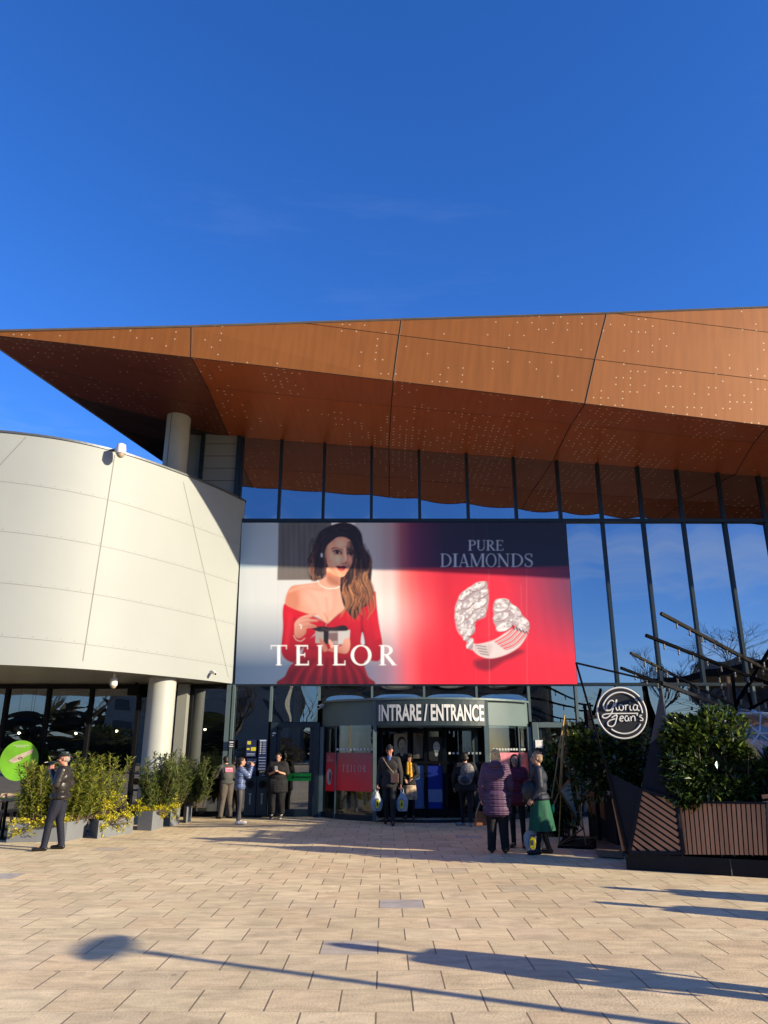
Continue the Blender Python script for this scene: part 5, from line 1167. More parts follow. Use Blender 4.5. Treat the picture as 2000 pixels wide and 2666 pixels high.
def phone(t, p, m, label, rz=0):
    mb = MB(); mb.box((0, 0, 0), (.074, .009, .150)); o = mb.build('phone', m); bevel(o, .004); o.location = wp(t, p); o.rotation_euler = (R(-20), 0, t.rotation_euler.z + rz); tag(o, label, 'phone'); return o
phone(T3, (J3['wrL'] + J3['wrR']) / 2 + Vector((0, .04, .10)), M_BLACK, 'dark phone held up in front of the face of the woman in blue puffer')
f = G(719, 2131)
T4, J4 = person('person in black T-shirt and wide black trousers reading a phone beside the glass door', f, R(178), H=hgt(1961, 719, 2131), build=1.3, topmat=C_BLK, top='tshirt', sleeves='short', topfat=1.3, toplen=.66, legmat=C_BLK, legfat=1.7, cropleg=.10, shoe=mat('black_sneaker', (.03, .03, .035), rough=.4, var=.5, scale=20), legmat2=mat('sneaker_sole', (.6, .6, .6)), hair='bun', hairmat=C_DKH,
    J=dict(elL=(-.27, .05, 1.17), elR=(.27, .05, 1.17), wrL=(-.07, .26, 1.24), wrR=(.07, .26, 1.24), ankL=(-.14, -.02, .085), ankR=(.13, .02, .085), kneeL=(-.12, .02, .5), kneeR=(.12, .02, .5)), headnod=R(-18), handdir={'L': (.5, .5, .5), 'R': (-.5, .5, .5)}, curl=(.9, .9))
mb = MB()
for s_ in 'LR': cone(mb, J4['ank' + s_] + Vector((0, 0, .02)), J4['ank' + s_] + Vector((0, 0, .13)), .042, .044)
mb.build('sock', mat('white_sock', (.55, .55, .65)), T4, world=False)
phone(T4, (J4['wrL'] + J4['wrR']) / 2 + Vector((0, .08, .08)), mat('phone_grey', (.4, .4, .42), rough=.3), 'pale phone held in both hands of the person in black')
f = G(1015, 2147)
T5, J5 = person('older man in cap and glasses walking out with a white bag in each hand', f, R(172), H=hgt(1941, 1015, 2147) , build=1.1, topmat=cloth('brown_anorak', (.03, .026, .026), var=.35), topfat=1.12, toplen=.78, legmat=cloth('charcoal_trousers', (.018, .018, .02)), shoe=C_SHOE, hair='fringe', hairmat=C_GREYH, hat=('cap', mat('navy_cap', (.01, .012, .025), rough=.7)), collar=1, hood=None, skin=M_SKINR, headnod=R(-10),
    J=dict(ankL=(-.10, .20, .085), kneeL=(-.10, .17, .52), toeL=(-.12, .38, .03), ankR=(.1, -.2, .12), kneeR=(.10, .02, .49), toeR=(.11, -.03, .03), wrL=(-.27, .06, .88), wrR=(.27, .06, .88), elL=(-.25, -.04, 1.14), elR=(.25, -.04, 1.14)), curl=(1.4, 1.4))
mb = MB(); cone(mb, J5['neck'] + Vector((0, .085, -.10)), J5['neck'] + Vector((0, .06, .02)), .05, .05); mb.build('scarf', mat('blue_scarf', (.10, .15, .32), rough=.9, var=.3, scale=20), T5, world=False)
mb = MB()
for s_ in (-1, 1):
    c = J5['head'] + Matrix.Rotation(R(-10), 3, 'X') @ Vector((s_ * .033, .098, .006)); mb.tube([c + Vector((.022 * math.cos(a), 0, .017 * math.sin(a))) for a in [k * math.pi / 6 for k in range(13)]], .0025, 5)
mb.build('glasses', M_BLACK, T5, world=False)
def strap(t, pts, r, m, name, label, cat): 
    mb = MB(); mb.tube([wp(t, p) for p in pts], r, 6); o = mb.build(name, m); tag(o, label, cat); return o
def plastic_bag(x, y, z, w, h, label, rz=0, seed=0):
    t = thing('plastic_bag', label, 'bag', (x, y, z), rz, 'white shopping bags carried by hand'); rn = random.Random(seed)
    mb = MB(); n = 28; vs = []; K = 9
    for i in range(K + 1):
        f = i / K; wd = w * (.40 + .16 * math.sin(math.pi * min(1, f * 1.15)) - .30 * max(0, f - .6) / .4); dp = .085 * (1 - .75 * max(0, f - .5) / .5)
        for q in range(n):
            a = 2 * math.pi * q / n; cr_ = 1 + .06 * math.sin(a * 5 + f * 6 + seed) + rn.uniform(-.03, .03); vs.append((wd * math.cos(a) * cr_, dp * math.sin(a) * cr_, h * f + .015 * math.sin(a * 3 + seed) * (f > 0)))
    mb.add(vs, [(i * n + q, i * n + (q + 1) % n, (i + 1) * n + (q + 1) % n, (i + 1) * n + q) for i in range(K) for q in range(n)], 0, True); mb.add(vs[:n], [tuple(range(n))]); mb.add(vs[-n:], [tuple(range(n))])
    mb.build('sack', mat('white_bag_plastic', (.36, .39, .42), rough=.35, var=.15, scale=12), t, world=False)
    for s_ in (-1, 1):
        mb = MB(); mb.tube([(s_ * w * .12, 0, h * .97), (s_ * w * .10, 0, h * 1.12), (0, 0, h * 1.2), (-s_ * w * .02, 0, h * 1.2)], [.014, .010, .008, .008], 6); mb.build('handle', MATS['white_bag_plastic'], t, world=False)
    for k_, (mm, rr_, dz, dy) in enumerate(((mat('bag_blue_print', (.03, .07, .35)), 1.18, 0, 0), (mat('bag_yellow_print', (.75, .62, .02)), 1., 0, -.004), (mat('bag_dark_print', (.05, .05, .12)), .42, .0, -.008))):
        mb = MB(); mb.face([(w * .20 * rr_ * math.cos(a), -.098 + dy + .01 * abs(math.cos(a)) ** 2 * 2, h * .36 + h * .26 * rr_ * math.sin(a)) for a in [q * math.pi / 12 for q in range(24)]]); mb.build('printed_roundel', mm, t, world=False)
    return t
pL, pR = wp(T5, J5['wrL']), wp(T5, J5['wrR'])
plastic_bag(pR.x - .03, pR.y - .03, pR.z - .58, .26, .42, 'white plastic bag with yellow roundel hanging from the left hand side of the walking man', R(12), 1)
plastic_bag(pL.x + .03, pL.y - .05, pL.z - .58, .26, .42, 'white plastic bag with yellow roundel carried between the walking man and the woman in yellow', R(-8), 2)
tb_ = thing('shoulder_bag', 'small brown bag slung across the walking man with cap', 'bag', T5.location, T5.rotation_euler.z)
mb = MB(); mb.box(J5['pelvis'] + Vector((-.14, .17, .05)), (.20, .07, .22)); bevel(mb.build('pouch', mat('brown_leather_small', (.10, .06, .05), rough=.5), tb_, world=False), .02)
mb = MB(); mb.tube([J5['shR'] + Vector((-.03, .09, .04)), J5['chest'] + Vector((.03, .165, .0)), J5['pelvis'] + Vector((-.12, .175, .16))], .011, 6); mb.build('strap', mat('tan_strap', (.35, .25, .16)), tb_, world=False)
f = G(1067, 2132)
T6, J6 = person('woman in black beret and coat, beige dress and yellow scarf behind the walking man', f, R(172), H=hgt(1963, 1063, 2132), fem=True, topmat=C_BLK, topfat=1.08, toplen=.86, legmat=C_BLK, legfat=.8, shoe=C_SHOE, hair='bob', hairmat=C_DKH, hat=('beret', C_BLK), skirt=(1.0, .52, .165, .23, mat('beige_print_dress', (.42, .30, .20), rough=.8, var=.5, scale=14)),
    J=dict(elL=(-.24, .02, 1.16), wrL=(-.10, .2, 1.08), elR=(.22, 0, 1.16), wrR=(.10, .2, 1.06)), headnod=R(-12))
mb = MB(); cone(mb, J6['neck'] + Vector((-.03, .07, .02)), J6['neck'] + Vector((-.05, .14, -.32)), .045, .05); cone(mb, J6['neck'] + Vector((.03, .07, .02)), J6['neck'] + Vector((.03, .13, -.22)), .045, .05); mb.ell(J6['neck'] + Vector((0, .03, .0)), (.085, .09, .05)); remesh(mb, 'scarf', [mat('mustard_scarf', (.62, .32, .03), rough=.9, var=.3, scale=20)], T6, vox=.01)
f = G(1216, 2151)
T7, J7 = person('person in black with hood up going in, seen from behind with grey patterned back', f, R(-8), H=hgt(1961, 1210, 2151), build=1.15, topmat=C_BLK, topfat=1.32, toplen=.80, legmat=C_BLK, legfat=1.0, shoe=mat('grey_sneaker', (.3, .3, .3), var=.4, scale=20), hair='short', hairmat=C_DKH, collar=1, hood=None,
    J=dict(ankL=(-.10, .16, .085), kneeL=(-.1, .14, .51), ankR=(.10, -.12, .10), kneeR=(.1, .03, .5), elL=(-.28, -.02, 1.15), wrL=(-.30, .08, .93), elR=(.28, 0, 1.15), wrR=(.3, .1, .93)))
tb_ = thing('backpack', 'black and grey patterned backpack on the person entering the revolving door', 'backpack', T7.location, T7.rotation_euler.z)
mb = MB(); mb.ell(J7['chest'] + Vector((.06, -.20, .0)), (.165, .10, .20), None, 16, 10); mb.ell(J7['chest'] + Vector((0, -.19, -.16)), (.17, .10, .14), None, 16, 10); remesh(mb, 'pack', [mat('patterned_pack', (.16, .15, .15), rough=.7, var=.85, scale=22)], tb_, vox=.012)
mb = MB(); mb.ell(J7['chest'] + Vector((0, -.245, -.17)), (.12, .06, .09), None, 16, 8); remesh(mb, 'front_pocket', [mat('pack_dark_blue', (.02, .03, .05), rough=.4, var=.4, scale=8)], tb_, vox=.01)
f = G(1299, 2221)
C_PURP = quilt('purple_puffer', (.10, .05, .10), rough=.6, freq=27)
T8, J8 = person('blonde woman in long purple quilted coat seen from behind', f, R(-8), H=hgt(1950, 1299, 2221), fem=True, build=1.16, topmat=C_PURP, topfat=1.22, toplen=.60, legmat=C_BLK, legfat=1.35, shoe=mat('brown_shoe', (.06, .035, .025), rough=.5), hair='bob', hairmat=C_BLOND, hood=mat('pink_hood_lining', (.42, .16, .24), rough=.7, var=.4, scale=25),
    J=dict(elL=(-.25, -.03, 1.14), wrL=(-.27, .02, .90), elR=(.25, .02, 1.14), wrR=(.24, .14, .95), ankL=(-.12, -.02, .085), ankR=(.12, .0, .085), head=(.02, .03, 1.62)), headturn=R(-25), curl=(1.3, .5))
tb_ = thing('handbag', 'brown leather handbag hanging low from the hand of the woman in purple', 'handbag', wp(T8, J8['wrL']) * 1.0, R(10), None); tb_.location.z = .42
hz = wp(T8, J8['wrL']).z - .06 - .42
mb = MB(); mb.poly([(-.14, -.05, 0), (.13, -.05, .02), (.15, -.05, .22), (-.10, -.05, .24)], .11, n=(0, 1, 0)); bevel(mb.build('bag_body', mat('tan_leather', (.20, .075, .03), rough=.45, var=.3, scale=8), tb_, world=False), .02)
mb = MB(); mb.tube([(-.10, 0, .22), (-.03, 0, hz), (.0, 0, hz)], .010, 6); mb.tube([(.13, 0, .21), (.04, 0, hz), (.0, 0, hz)], .008, 6); mb.build('strap', mat('tan_strap', (.35, .25, .16)), tb_, world=False)
mb = MB(); mb.poly([(-.13, -.062, .13), (.14, -.062, .12), (.15, -.062, .225), (-.10, -.062, .245)], .012, n=(0, 1, 0)); mb.build('flap', mat('dark_tan_leather', (.13, .05, .02), rough=.45), tb_, world=False)
f = G(1352, 2206)
T9, J9 = person('dark haired woman in crimson quilted jacket facing the camera', f, R(160), H=hgt(1965, 1345, 2206), fem=True, topmat=quilt('crimson_puffer', (.13, .012, .035), rough=.4, freq=18), build=1.12, topfat=1.25, toplen=.78, legmat=C_BLK, legfat=.86, shoe=C_SHOE, hair='long', hairmat=C_DKH, collar=1, J=dict(wrL=(-.22, .16, .98), wrR=(.2, .12, .98)), headturn=R(10))
strap(T9, [J9['shR'] + Vector((-.07, .11, .03)), J9['chest'] + Vector((.10, .165, -.02)), J9['pelvis'] + Vector((.13, .16, .12))], .007, mat('pale_strap', (.45, .35, .35)), 'bag_strap', 'thin pale bag strap down the front of the crimson jacket', 'strap')
f = G(1415, 2224)
T10, J10 = person('short haired woman in navy jacket, green skirt and black boots beside the golden frame', f, R(75), H=hgt(1957, 1408, 2224), fem=True, topmat=cloth('navy_jacket', (.010, .014, .03), rough=.6), build=1.12, topfat=1.15, toplen=.88, shoe=C_SHOE, hair='short', hairmat=C_BRWH, collar=1, legmat=C_BLK, legfat=.85, skirt=(1.02, .40, .18, .30, mat('bottle_green_skirt', (.006, .085, .045), rough=.75, var=.25, scale=4, stretch=(4, 4, .4))),
    J=dict(elL=(-.20, -.02, 1.15), wrL=(-.20, .12, .95), elR=(.2, -.04, 1.15), wrR=(.21, .0, .9), ankL=(-.10, .08, .085), ankR=(.1, -.1, .085)), headturn=R(10))
tb_ = thing('shoulder_bag', 'shiny black bag under the arm of the woman in green skirt', 'bag', T10.location, T10.rotation_euler.z)
mb = MB(); mb.ell(J10['waist'] + Vector((-.14, .15, -.05)), (.07, .16, .20), None, 14, 10); remesh(mb, 'bag_body', [mat('shiny_black_leather', (.018, .018, .02), rough=.2, var=.3, bump=.6, bscale=20)], tb_, vox=.012)
mb = MB(); mb.tube([J10['shL'] + Vector((-.02, .0, .07)), J10['shL'] + Vector((-.05, .10, -.1)), J10['waist'] + Vector((-.14, .15, .1))], .012, 6); mb.build('strap', C_BLKJ, tb_, world=False)
gb = G(1392, 2222); plastic_bag(gb.x, gb.y + .05, .02, .30, .42, 'white plastic bag with yellow roundel standing on the paving beside the green skirt', R(-20), 5)
gt = thing('small_pouch', 'small turquoise pouch hanging beside the green skirt', 'pouch', (0, 0, 0)); q_ = P(1440, 2105, f.y - .02); gt.location = q_
mb = MB(); mb.ell((0, 0, 0), (.03, .02, .07), None, 10, 8); mb.build('pouch', mat('turquoise_cloth', (.0, .30, .18)), gt, world=False)
# ================================================================ greenery
L_OLE = leafmat('oleander_leaf', (.045, .075, .010), (.24, .25, .035), rough=.4); L_OLED = leafmat('dark_oleander_leaf', (.03, .055, .014), (.13, .155, .04), rough=.4)
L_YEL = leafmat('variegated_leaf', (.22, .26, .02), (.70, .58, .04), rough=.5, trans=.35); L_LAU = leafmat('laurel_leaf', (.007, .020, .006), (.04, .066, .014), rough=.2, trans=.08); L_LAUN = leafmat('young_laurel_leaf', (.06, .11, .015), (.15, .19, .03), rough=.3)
M_STEM = mat('stem_brown', (.13, .09, .06), rough=.8, var=.3); M_SOIL = mat('soil', (.05, .035, .025), rough=.95, var=.4, scale=20)
def leaf(mb, p, d, up, L, W, mi=0, bend=.2):
    d = d.normalized(); s = d.cross(up)
    if s.length < .05: s = d.cross(Vector((1, 0, 0)))
    s.normalize(); u = s.cross(d)
    a = p; b = p + d * L * .5 + s * W / 2 + u * L * .03; c = p + d * L - u * L * bend; e = p + d * L * .5 - s * W / 2 + u * L * .03
    mb.add([a, b, c, e], [(0, 1, 2, 3)], mi)
def oleander(mbL, mbS, base, h, lean, rn, n=26, L=.13, W=.032, mi=0):
    tip = base + Vector((lean.x, lean.y, 1)).normalized() * h; mid = base.lerp(tip, .5) + Vector((rn.uniform(-.05, .05), rn.uniform(-.05, .05), .03))
    mbS.tube([base, mid, tip], [.008, .006, .003], 4)
    for i in range(n):
        f = .15 + .85 * i / n; p = base.lerp(mid, f * 2) if f < .5 else mid.lerp(tip, f * 2 - 1)
        for k in range(3):
            a = rn.uniform(0, 6.28); el = rn.uniform(.1, 1.1)
            d = Vector((math.cos(a) * math.cos(el), math.sin(a) * math.cos(el), math.sin(el))); leaf(mbL, p, d, Vector((0, 0, 1)), L * rn.uniform(.7, 1.25), W * rn.uniform(.8, 1.2), mi, rn.uniform(0, .3))
def shrub(name, label, rect, z0, h, n, seed, m=L_OLE, group=None, spread=.35, L=.14, W=.034, dens=24):
    """upright leafy stems out of a planter rectangle: origin, ex, ey"""
    o, ex, ey = rect; rn = random.Random(seed); t = thing(name, label, 'shrub', (o + ex * .5 + ey * .5) + Vector((0, 0, z0)), 0, group)
    mL, mS = MB(), MB()
    for i in range(n):
        u, v = rn.random(), rn.random(); b = o + ex * u + ey * v; b.z = z0; ln = Vector(((u - .5) * ex.length, (v - .5) * .6, 0)) * spread * rn.uniform(.3, 1.6) + Vector((rn.uniform(-.15, .15), rn.uniform(-.15, .15), 0))
        oleander(mL, mS, b, h * rn.uniform(.45, 1.05), ln, rn, dens, L, W)
    mL.build('foliage', m, t); mS.build('stems', M_STEM, t); return t
def groundcover(label, rect, z0, n, seed, r=.2, drape=.25, lo=0., hi=1., tall=.34):
    o, ex, ey = rect; rn = random.Random(seed); t = thing('variegated_plant', label, 'plant', (o + ex * .5 + ey * .5) + Vector((0, 0, z0)), 0, 'yellow green bedding plants in the planters')
    mL, mS = MB(), MB()
    for i in range(n):
        u = lo + (hi - lo) * rn.random(); v = rn.random(); 
        front = rn.random() < .5
        b = o + ex * u + ey * (v if not front else rn.uniform(-.35, .1)); zz = z0 + (rn.uniform(.0, tall) * (1 - abs(2 * (u - lo) / max(.01, hi - lo) - 1) ** 3) if not front else -rn.random() ** 2 * drape + .05); c = Vector((b.x, b.y, zz))
        for k in range(7):
            a = rn.uniform(0, 6.28); el = rn.uniform(-.5, 1.2); leaf(mL, c + Vector((rn.uniform(-.03, .03), rn.uniform(-.03, .03), rn.uniform(-.03, .03))), Vector((math.cos(a) * math.cos(el), math.sin(a) * math.cos(el), math.sin(el))), Vector((0, 0, 1)), rn.uniform(.04, .075), rn.uniform(.028, .045))
        if i % 3 == 0: mS.tube([Vector((b.x, b.y if not front else o.y + .1, z0 - .03)), c], .004, 3)
    mL.build('foliage', L_YEL, t); mS.build('stems', M_STEM, t); return t
def planter(label, fl, fr, depthv, h, dark=False):
    """fl, fr: ground points of the front edge; depthv: vector to the back"""
    ex = fr - fl; t = thing('planter', label, 'planter', (fl + fr + depthv) / 2, 0, 'grey box planters along the wing')
    th = .03; e, d = ex.normalized(), depthv.normalized(); c = [fl, fr, fr + depthv, fl + depthv]; cc = (fl + fr + depthv) / 2
    mb = MB(); inn = [p + (e if i in (0, 3) else -e) * th + (d if i < 2 else -d) * th for i, p in enumerate(c)]
    up = Vector((0, 0, h))
    for i in range(4):
        j = (i + 1) % 4
        mb.face([c[i], c[j], c[j] + up, c[i] + up]); mb.face([c[i] + up, c[j] + up, inn[j] + up, inn[i] + up]); mb.face([inn[i] + up, inn[j] + up, inn[j] + up * .6, inn[i] + up * .6])
    mb.build('box', M_GREYPLANT, t); mb = MB(); mb.face([p + up * .86 for p in inn]); mb.build('soil', M_SOIL, t)
    return (fl + d * .08 + e * .06, ex - e * .12, depthv - d * .16)
pA0, pA1 = G(16, 2194), G(170, 2191)
hA = P(90, 2143, pA0.y).z
rA = planter('long grey planter at the far left, partly behind the smoking man', pA0, pA1, Vector((.12, .75, 0)), hA)
pB0, pB1 = G(253, 2184), G(345, 2168)
hB = P(253, 2137, pB0.y).z
rB = planter('grey planter with dark shaded end, right of the smoking man', pB0, pB1, (G(218, 2180) - pB0) * 1.0 + Vector((-.05, .35, 0)), hB)
pC0, pC1 = G(394, 2163), G(424, 2155); hC = P(394, 2113, pC0.y).z
rC = planter('grey cube planter in front of the round column', pC0, pC1, G(353, 2163) - pC0 + Vector((0, .1, 0)), hC)
pD0, pD1 = G(442, 2152), G(466, 2147); hD = P(442, 2107, pD0.y).z
rD = planter('grey cube planter just right of the round column', pD0, pD1, G(420, 2150) - pD0 + Vector((-.05, .25, 0)), hD)
pE0, pE1 = G(484, 2143), G(498, 2138); hE = P(484, 2101, pE0.y).z
rE = planter('smallest grey planter nearest the entrance glass', pE0, pE1, G(468, 2143) - pE0 + Vector((0, .3, 0)), hE)
def top_of(py, px, Y): return P(px, py, Y).z
shrub('oleander', 'bushy green oleander rising from the long planter behind the smoking man', (rA[0], rA[1] * 1.12, rA[2]), hA - .05, top_of(1992, 120, pA0.y + .3) - hA + .12, 85, 1, spread=.5, dens=28)
shrub('oleander', 'tall oleander with bright tip in the planter right of the smoking man', (rB[0] + Vector((-.35, 0, 0)), rB[1] * 1.1, rB[2]), hB - .05, top_of(1945, 325, pB0.y + .3) - hB, 44, 2, spread=.6)
shrub('oleander', 'grey green oleander spreading in front of the round column', (rC[0] + Vector((-.2, 0, 0)), rC[1] + Vector((.35, 0, 0)), rC[2] * .3 + Vector((0, .2, 0))), hC - .05, top_of(1975, 390, pC0.y + .3) - hC, 44, 3, m=L_OLED, spread=.75)
shrub('oleander', 'dark oleander leaning toward the entrance from the small planters', (rD[0] + Vector((-.25, 0, 0)), rD[1] + Vector((.2, 0, 0)), Vector((0, .4, 0))), hD - .05, top_of(1950, 500, pD0.y + .3) - hD, 46, 4, m=L_OLED, spread=.8)
shrub('oleander', 'dense shaded oleander over the smallest planter beside the entrance glass', (rE[0] + Vector((-.2, 0, 0)), rE[1] + Vector((.45, 0, 0)), Vector((0, .35, 0))), hE - .05, top_of(1965, 540, pE0.y + .3) - hE, 40, 5, m=L_OLED, spread=.6)
groundcover('bright yellow variegated plant at the right end of the long planter, behind the smoking man', rA, hA, 420, 6, drape=.1, lo=.6, hi=.98, tall=.62)
groundcover('trailing yellow green plant along the left front of the long planter', rA, hA, 90, 7, drape=.3, lo=0, hi=.6)
groundcover('yellow green plant trailing over the planter right of the smoking man', rB, hB, 190, 8, drape=.35, tall=.5)
groundcover('round yellow green plant filling the cube planter before the column', (rC[0] + Vector((-.3, 0, 0)), rC[1] + Vector((.45, 0, 0)), rC[2]), hC, 380, 9, drape=.2, tall=.42)
groundcover('small green trailing plant in the cube planter right of the column', rD, hD, 110, 10, drape=.3)
# ================================================================ cafe tables and chairs under the wing
def table(label, x, y, h=.74, r=.36):
    t = thing('cafe_table', label, 'table', (x, y, 0), 0, 'cafe tables under the white wing'); mb = MB(); mb.box((0, 0, h - .015), (2 * r, 2 * r, .03)); bevel(mb.build('tabletop', mat('table_grey_wood', (.16, .14, .12), rough=.4, var=.3), t, world=False), .006)
    mb = MB(); mb.cyl((0, 0, .02), .03, h - .05, 12); mb.build('pedestal', M_BLACK, t, world=False); mb = MB(); mb.box((0, 0, .012), (.45, .45, .02)); mb.build('base_plate', M_BLACK, t, world=False); return t
def chair(label, x, y, rz, m=None):
    m = m or mat('beige_chair', (.42, .30, .19), rough=.5, var=.15)
    t = thing('cafe_chair', label, 'chair', (x, y, 0), rz, 'beige cafe chairs under the white wing')
    mb = MB(); mb.box((0, 0, .45), (.42, .42, .03)); bevel(mb.build('seat', m, t, world=False), .012)
    mb = MB(); pts = [(-.21, -.21 + 0, .0), (.21, -.21, 0)]
    n = 10; vs = []
    for i in range(n + 1):
        a = math.pi * (i / n); 
        for z in (.62, .80): vs.append((.22 * math.cos(a), -.10 - .12 * math.sin(a), z - (.0 if z < .7 else .06 * (1 - math.sin(a)))))
    mb.add(vs, [(2 * i, 2 * i + 2, 2 * i + 3, 2 * i + 1) for i in range(n)], 0, True); o = mb.build('backrest', m, t, world=False); md = o.modifiers.new('s', 'SOLIDIFY'); md.thickness = .02
    for sx in (-1, 1):
        for sy in (-1, 1):
            mb = MB(); mb.tube([(sx * .18, sy * .18, .44), (sx * .22, sy * .22, 0)], .012, 6); mb.build('leg', m, t, world=False)
        mb = MB(); mb.tube([(sx * .2, -.15, .45), (sx * .215, -.12, .66)], .011, 6); mb.build('back_post', m, t, world=False)
    return t
a = G(0, 2200); table('cafe table at the far left edge with dark pedestal', P(20, 2075, 15.9).x, 15.9); table('cafe table further back at left, half hidden by the oleander', P(15, 2050, 17.6).x, 17.6); table('cafe table behind the planter right of the smoking man', P(262, 2075, 17.3).x, 17.3)
chair('beige chair nearest the left picture edge', P(8, 2100, 16.5).x, 16.5, R(200)); chair('beige chair beside the table at left, back toward the glass', P(42, 2100, 16.9).x, 16.9, R(150)); chair('beige chair behind the planter right of the smoking man', P(215, 2100, 17.7).x, 17.7, R(30)); chair('beige chair close to the column foot', P(292, 2110, 17.9).x, 17.9, R(-60))
# pendant lamps inside
def pendant(px, py, Y, label, cc=(1, .75, .4), r=.035):
    p = P(px, py, Y); t = thing('pendant_lamp', label, 'lamp', p, 0, 'small lit lamps inside the glass')
    mb = MB(); mb.ell((0, 0, 0), (r, r, r), None, 10, 8); mb.build('bulb', mat('lit_bulb', cc, emit=14.), t, world=False)
    mb = MB(); mb.tube([(0, 0, .03), (0, 0, 3.6 - p.z)], .006, 4); mb.build('cord', M_BLACK, t, world=False); mb = MB(); mb.loft([(0, 0, .02, .03, .03), (0, 0, .08, .012, .012)], 8); mb.build('socket', M_BLACK, t, world=False)
pendant(50, 1908, 22.5, 'lit pendant lamp behind the leftmost glass pane'); pendant(198, 1909, 22.5, 'lit pendant lamp behind the second wing glass pane'); pendant(304, 1903, 22.5, 'lit pendant lamp behind the pane left of the round column'); pendant(534, 1899, 22.5, 'lit pendant lamp behind the glass right of the grey pilaster')
# green round sign on the cafe glass
gs = thing('round_window_sign', 'round lime green sign with pale picture hanging in the cafe window', 'sign', P(50, 1980, FY - .35), 0); rs = (P(100, 1980, FY - .35) - P(50, 1980, FY - .35)).x
mb = MB(); mb.tube([(0, -.012, 0), (0, .012, 0)], rs, 48, smooth=False); mb.build('disc', mat('lime_green_print', (.20, .52, .035), rough=.4, var=.25, scale=1.6), gs, world=False)
mb = MB(); 
mb.face([(rs * x, -.018, rs * z) for x, z in ((-.55, -.02), (-.2, .22), (.3, .42), (.68, .60), (.66, .38), (.3, .18), (.1, .0), (-.25, -.14))][::-1]); mb.build('printed_shape', mat('pale_food_print', (.62, .50, .42), var=.3, scale=6), gs, world=False)
mb = MB(); mb.tube([(rs * .08 + .05 * math.cos(a), -.022, rs * .12 + .025 * math.sin(a)) for a in [k * math.pi / 6 for k in range(13)]], .008, 5); mb.build('printed_ring', mat('brown_print', (.2, .06, .03)), gs, world=False)
mb = MB(); 
for k_, (w_, z_) in enumerate(((.5, .74), (.3, .66))): mb.face([(-rs * w_ / 1.2, -.018, rs * z_), (rs * w_ / 1.2, -.018, rs * z_), (rs * w_ / 1.2, -.018, rs * (z_ + .03)), (-rs * w_ / 1.2, -.018, rs * (z_ + .03))])
mb.build('printed_line', mat('white_print', (.6, .7, .5)), gs, world=False)
mb = MB(); mb.tube([(-.2, 0, rs * .93), (-.2, 0, 3.36 - gs.location.z)], .004, 4); mb.tube([(.2, 0, rs * .93), (.2, 0, 3.36 - gs.location.z)], .004, 4); mb.build('hanging_wire', M_BLACK, gs, world=False)
# ================================================================ recycling bins, signs and cameras at the entrance
def bin_(label, pxa, pxb, yb):
    g0, g1 = G(pxa, yb), G(pxb, yb); Y = g0.y; x0, x1 = g0.x, g1.x; h = P(pxa, 2021, Y).z
    t = thing('recycling_bin', label, 'bin', ((x0 + x1) / 2, Y + .25, 0), 0, 'dark teal recycling bins by the door'); w_ = x1 - x0 - .01; m = mat('dark_teal_metal', (.012, .035, .05), rough=.4, metal=.2)
    mb = MB(); mb.box((0, 0, h / 2 + .02), (w_, .5, h - .04)); bevel(mb.build('cabinet', m, t, world=False), .012)
    mb = MB(); mb.box((0, -.255, h * .36), (w_ - .04, .012, h * .62)); bevel(mb.build('door', m, t, world=False), .005)
    mb = MB(); rr_ = w_ * .32; mb.tube([(0, -.262, h * .80), (0, -.25, h * .80)], rr_, 28, smooth=False); mb.build('opening', mat('opening_black', (.002, .002, .003), rough=.9), t, world=False)
    mb = MB(); mb.tube([(rr_ * 1.05 * math.cos(a), -.262, h * .80 + rr_ * 1.05 * math.sin(a)) for a in [k * math.pi / 12 for k in range(25)]], .008, 6); mb.build('opening_rim', m, t, world=False)
    mb = MB(); mb.box((0, -.264, h * .42), (.035, .004, .2)); mb.box((0, -.264, h * .56), (.06, .004, .05)); mb.build('pictogram', mat('pale_blue_print2', (.25, .32, .38)), t, world=False)
bin_('left one of the two dark teal recycling bins, partly behind the woman in blue', 633, 664, 2129); bin_('right one of the two dark teal recycling bins, beside the person in black', 664, 695, 2129)
def info(label, px0, px1, py0, py1, Y, m, items, name='information_sign'):
    a, b = P(px0, py1, Y), P(px1, py0, Y); t = thing(name, label, 'sign', ((a.x + b.x) / 2, Y, a.z)); w_, h_ = b.x - a.x, b.z - a.z
    mb = MB(); mb.box((0, 0, h_ / 2), (w_, .02, h_)); mb.build('board', m, t, world=False)
    for k_, (x, z, ww, hh, mm, nm) in enumerate(items): mb = MB(); mb.box((w_ * (x - .5), -.014, h_ * z), (w_ * ww, .004, h_ * hh)); mb.build(nm, mm, t, world=False)
    mb = MB(); mb.box((0, .1, h_ * .8), (.03, .2, .03)); mb.build('bracket', M_FRAME, t, world=False)
    return t
NAVY = mat('navy_board', (.012, .02, .07), rough=.4); YEL = mat('yellow_print', (.55, .48, .03)); PAL = mat('pale_print', (.35, .42, .55)); WHP = mat('white_print2', (.6, .6, .6))
info('dark blue notice board with two yellow symbols on the entrance glass', 640, 668, 1926, 1970, FY - .28, NAVY, [(.28, .82, .36, .2, YEL, 'yellow_symbol'), (.74, .45, .5, .22, YEL, 'yellow_symbol'), (.22, .45, .3, .12, YEL, 'yellow_arrow'), (.5, .18, .8, .03, PAL, 'text_line'), (.5, .1, .8, .03, PAL, 'text_line')])
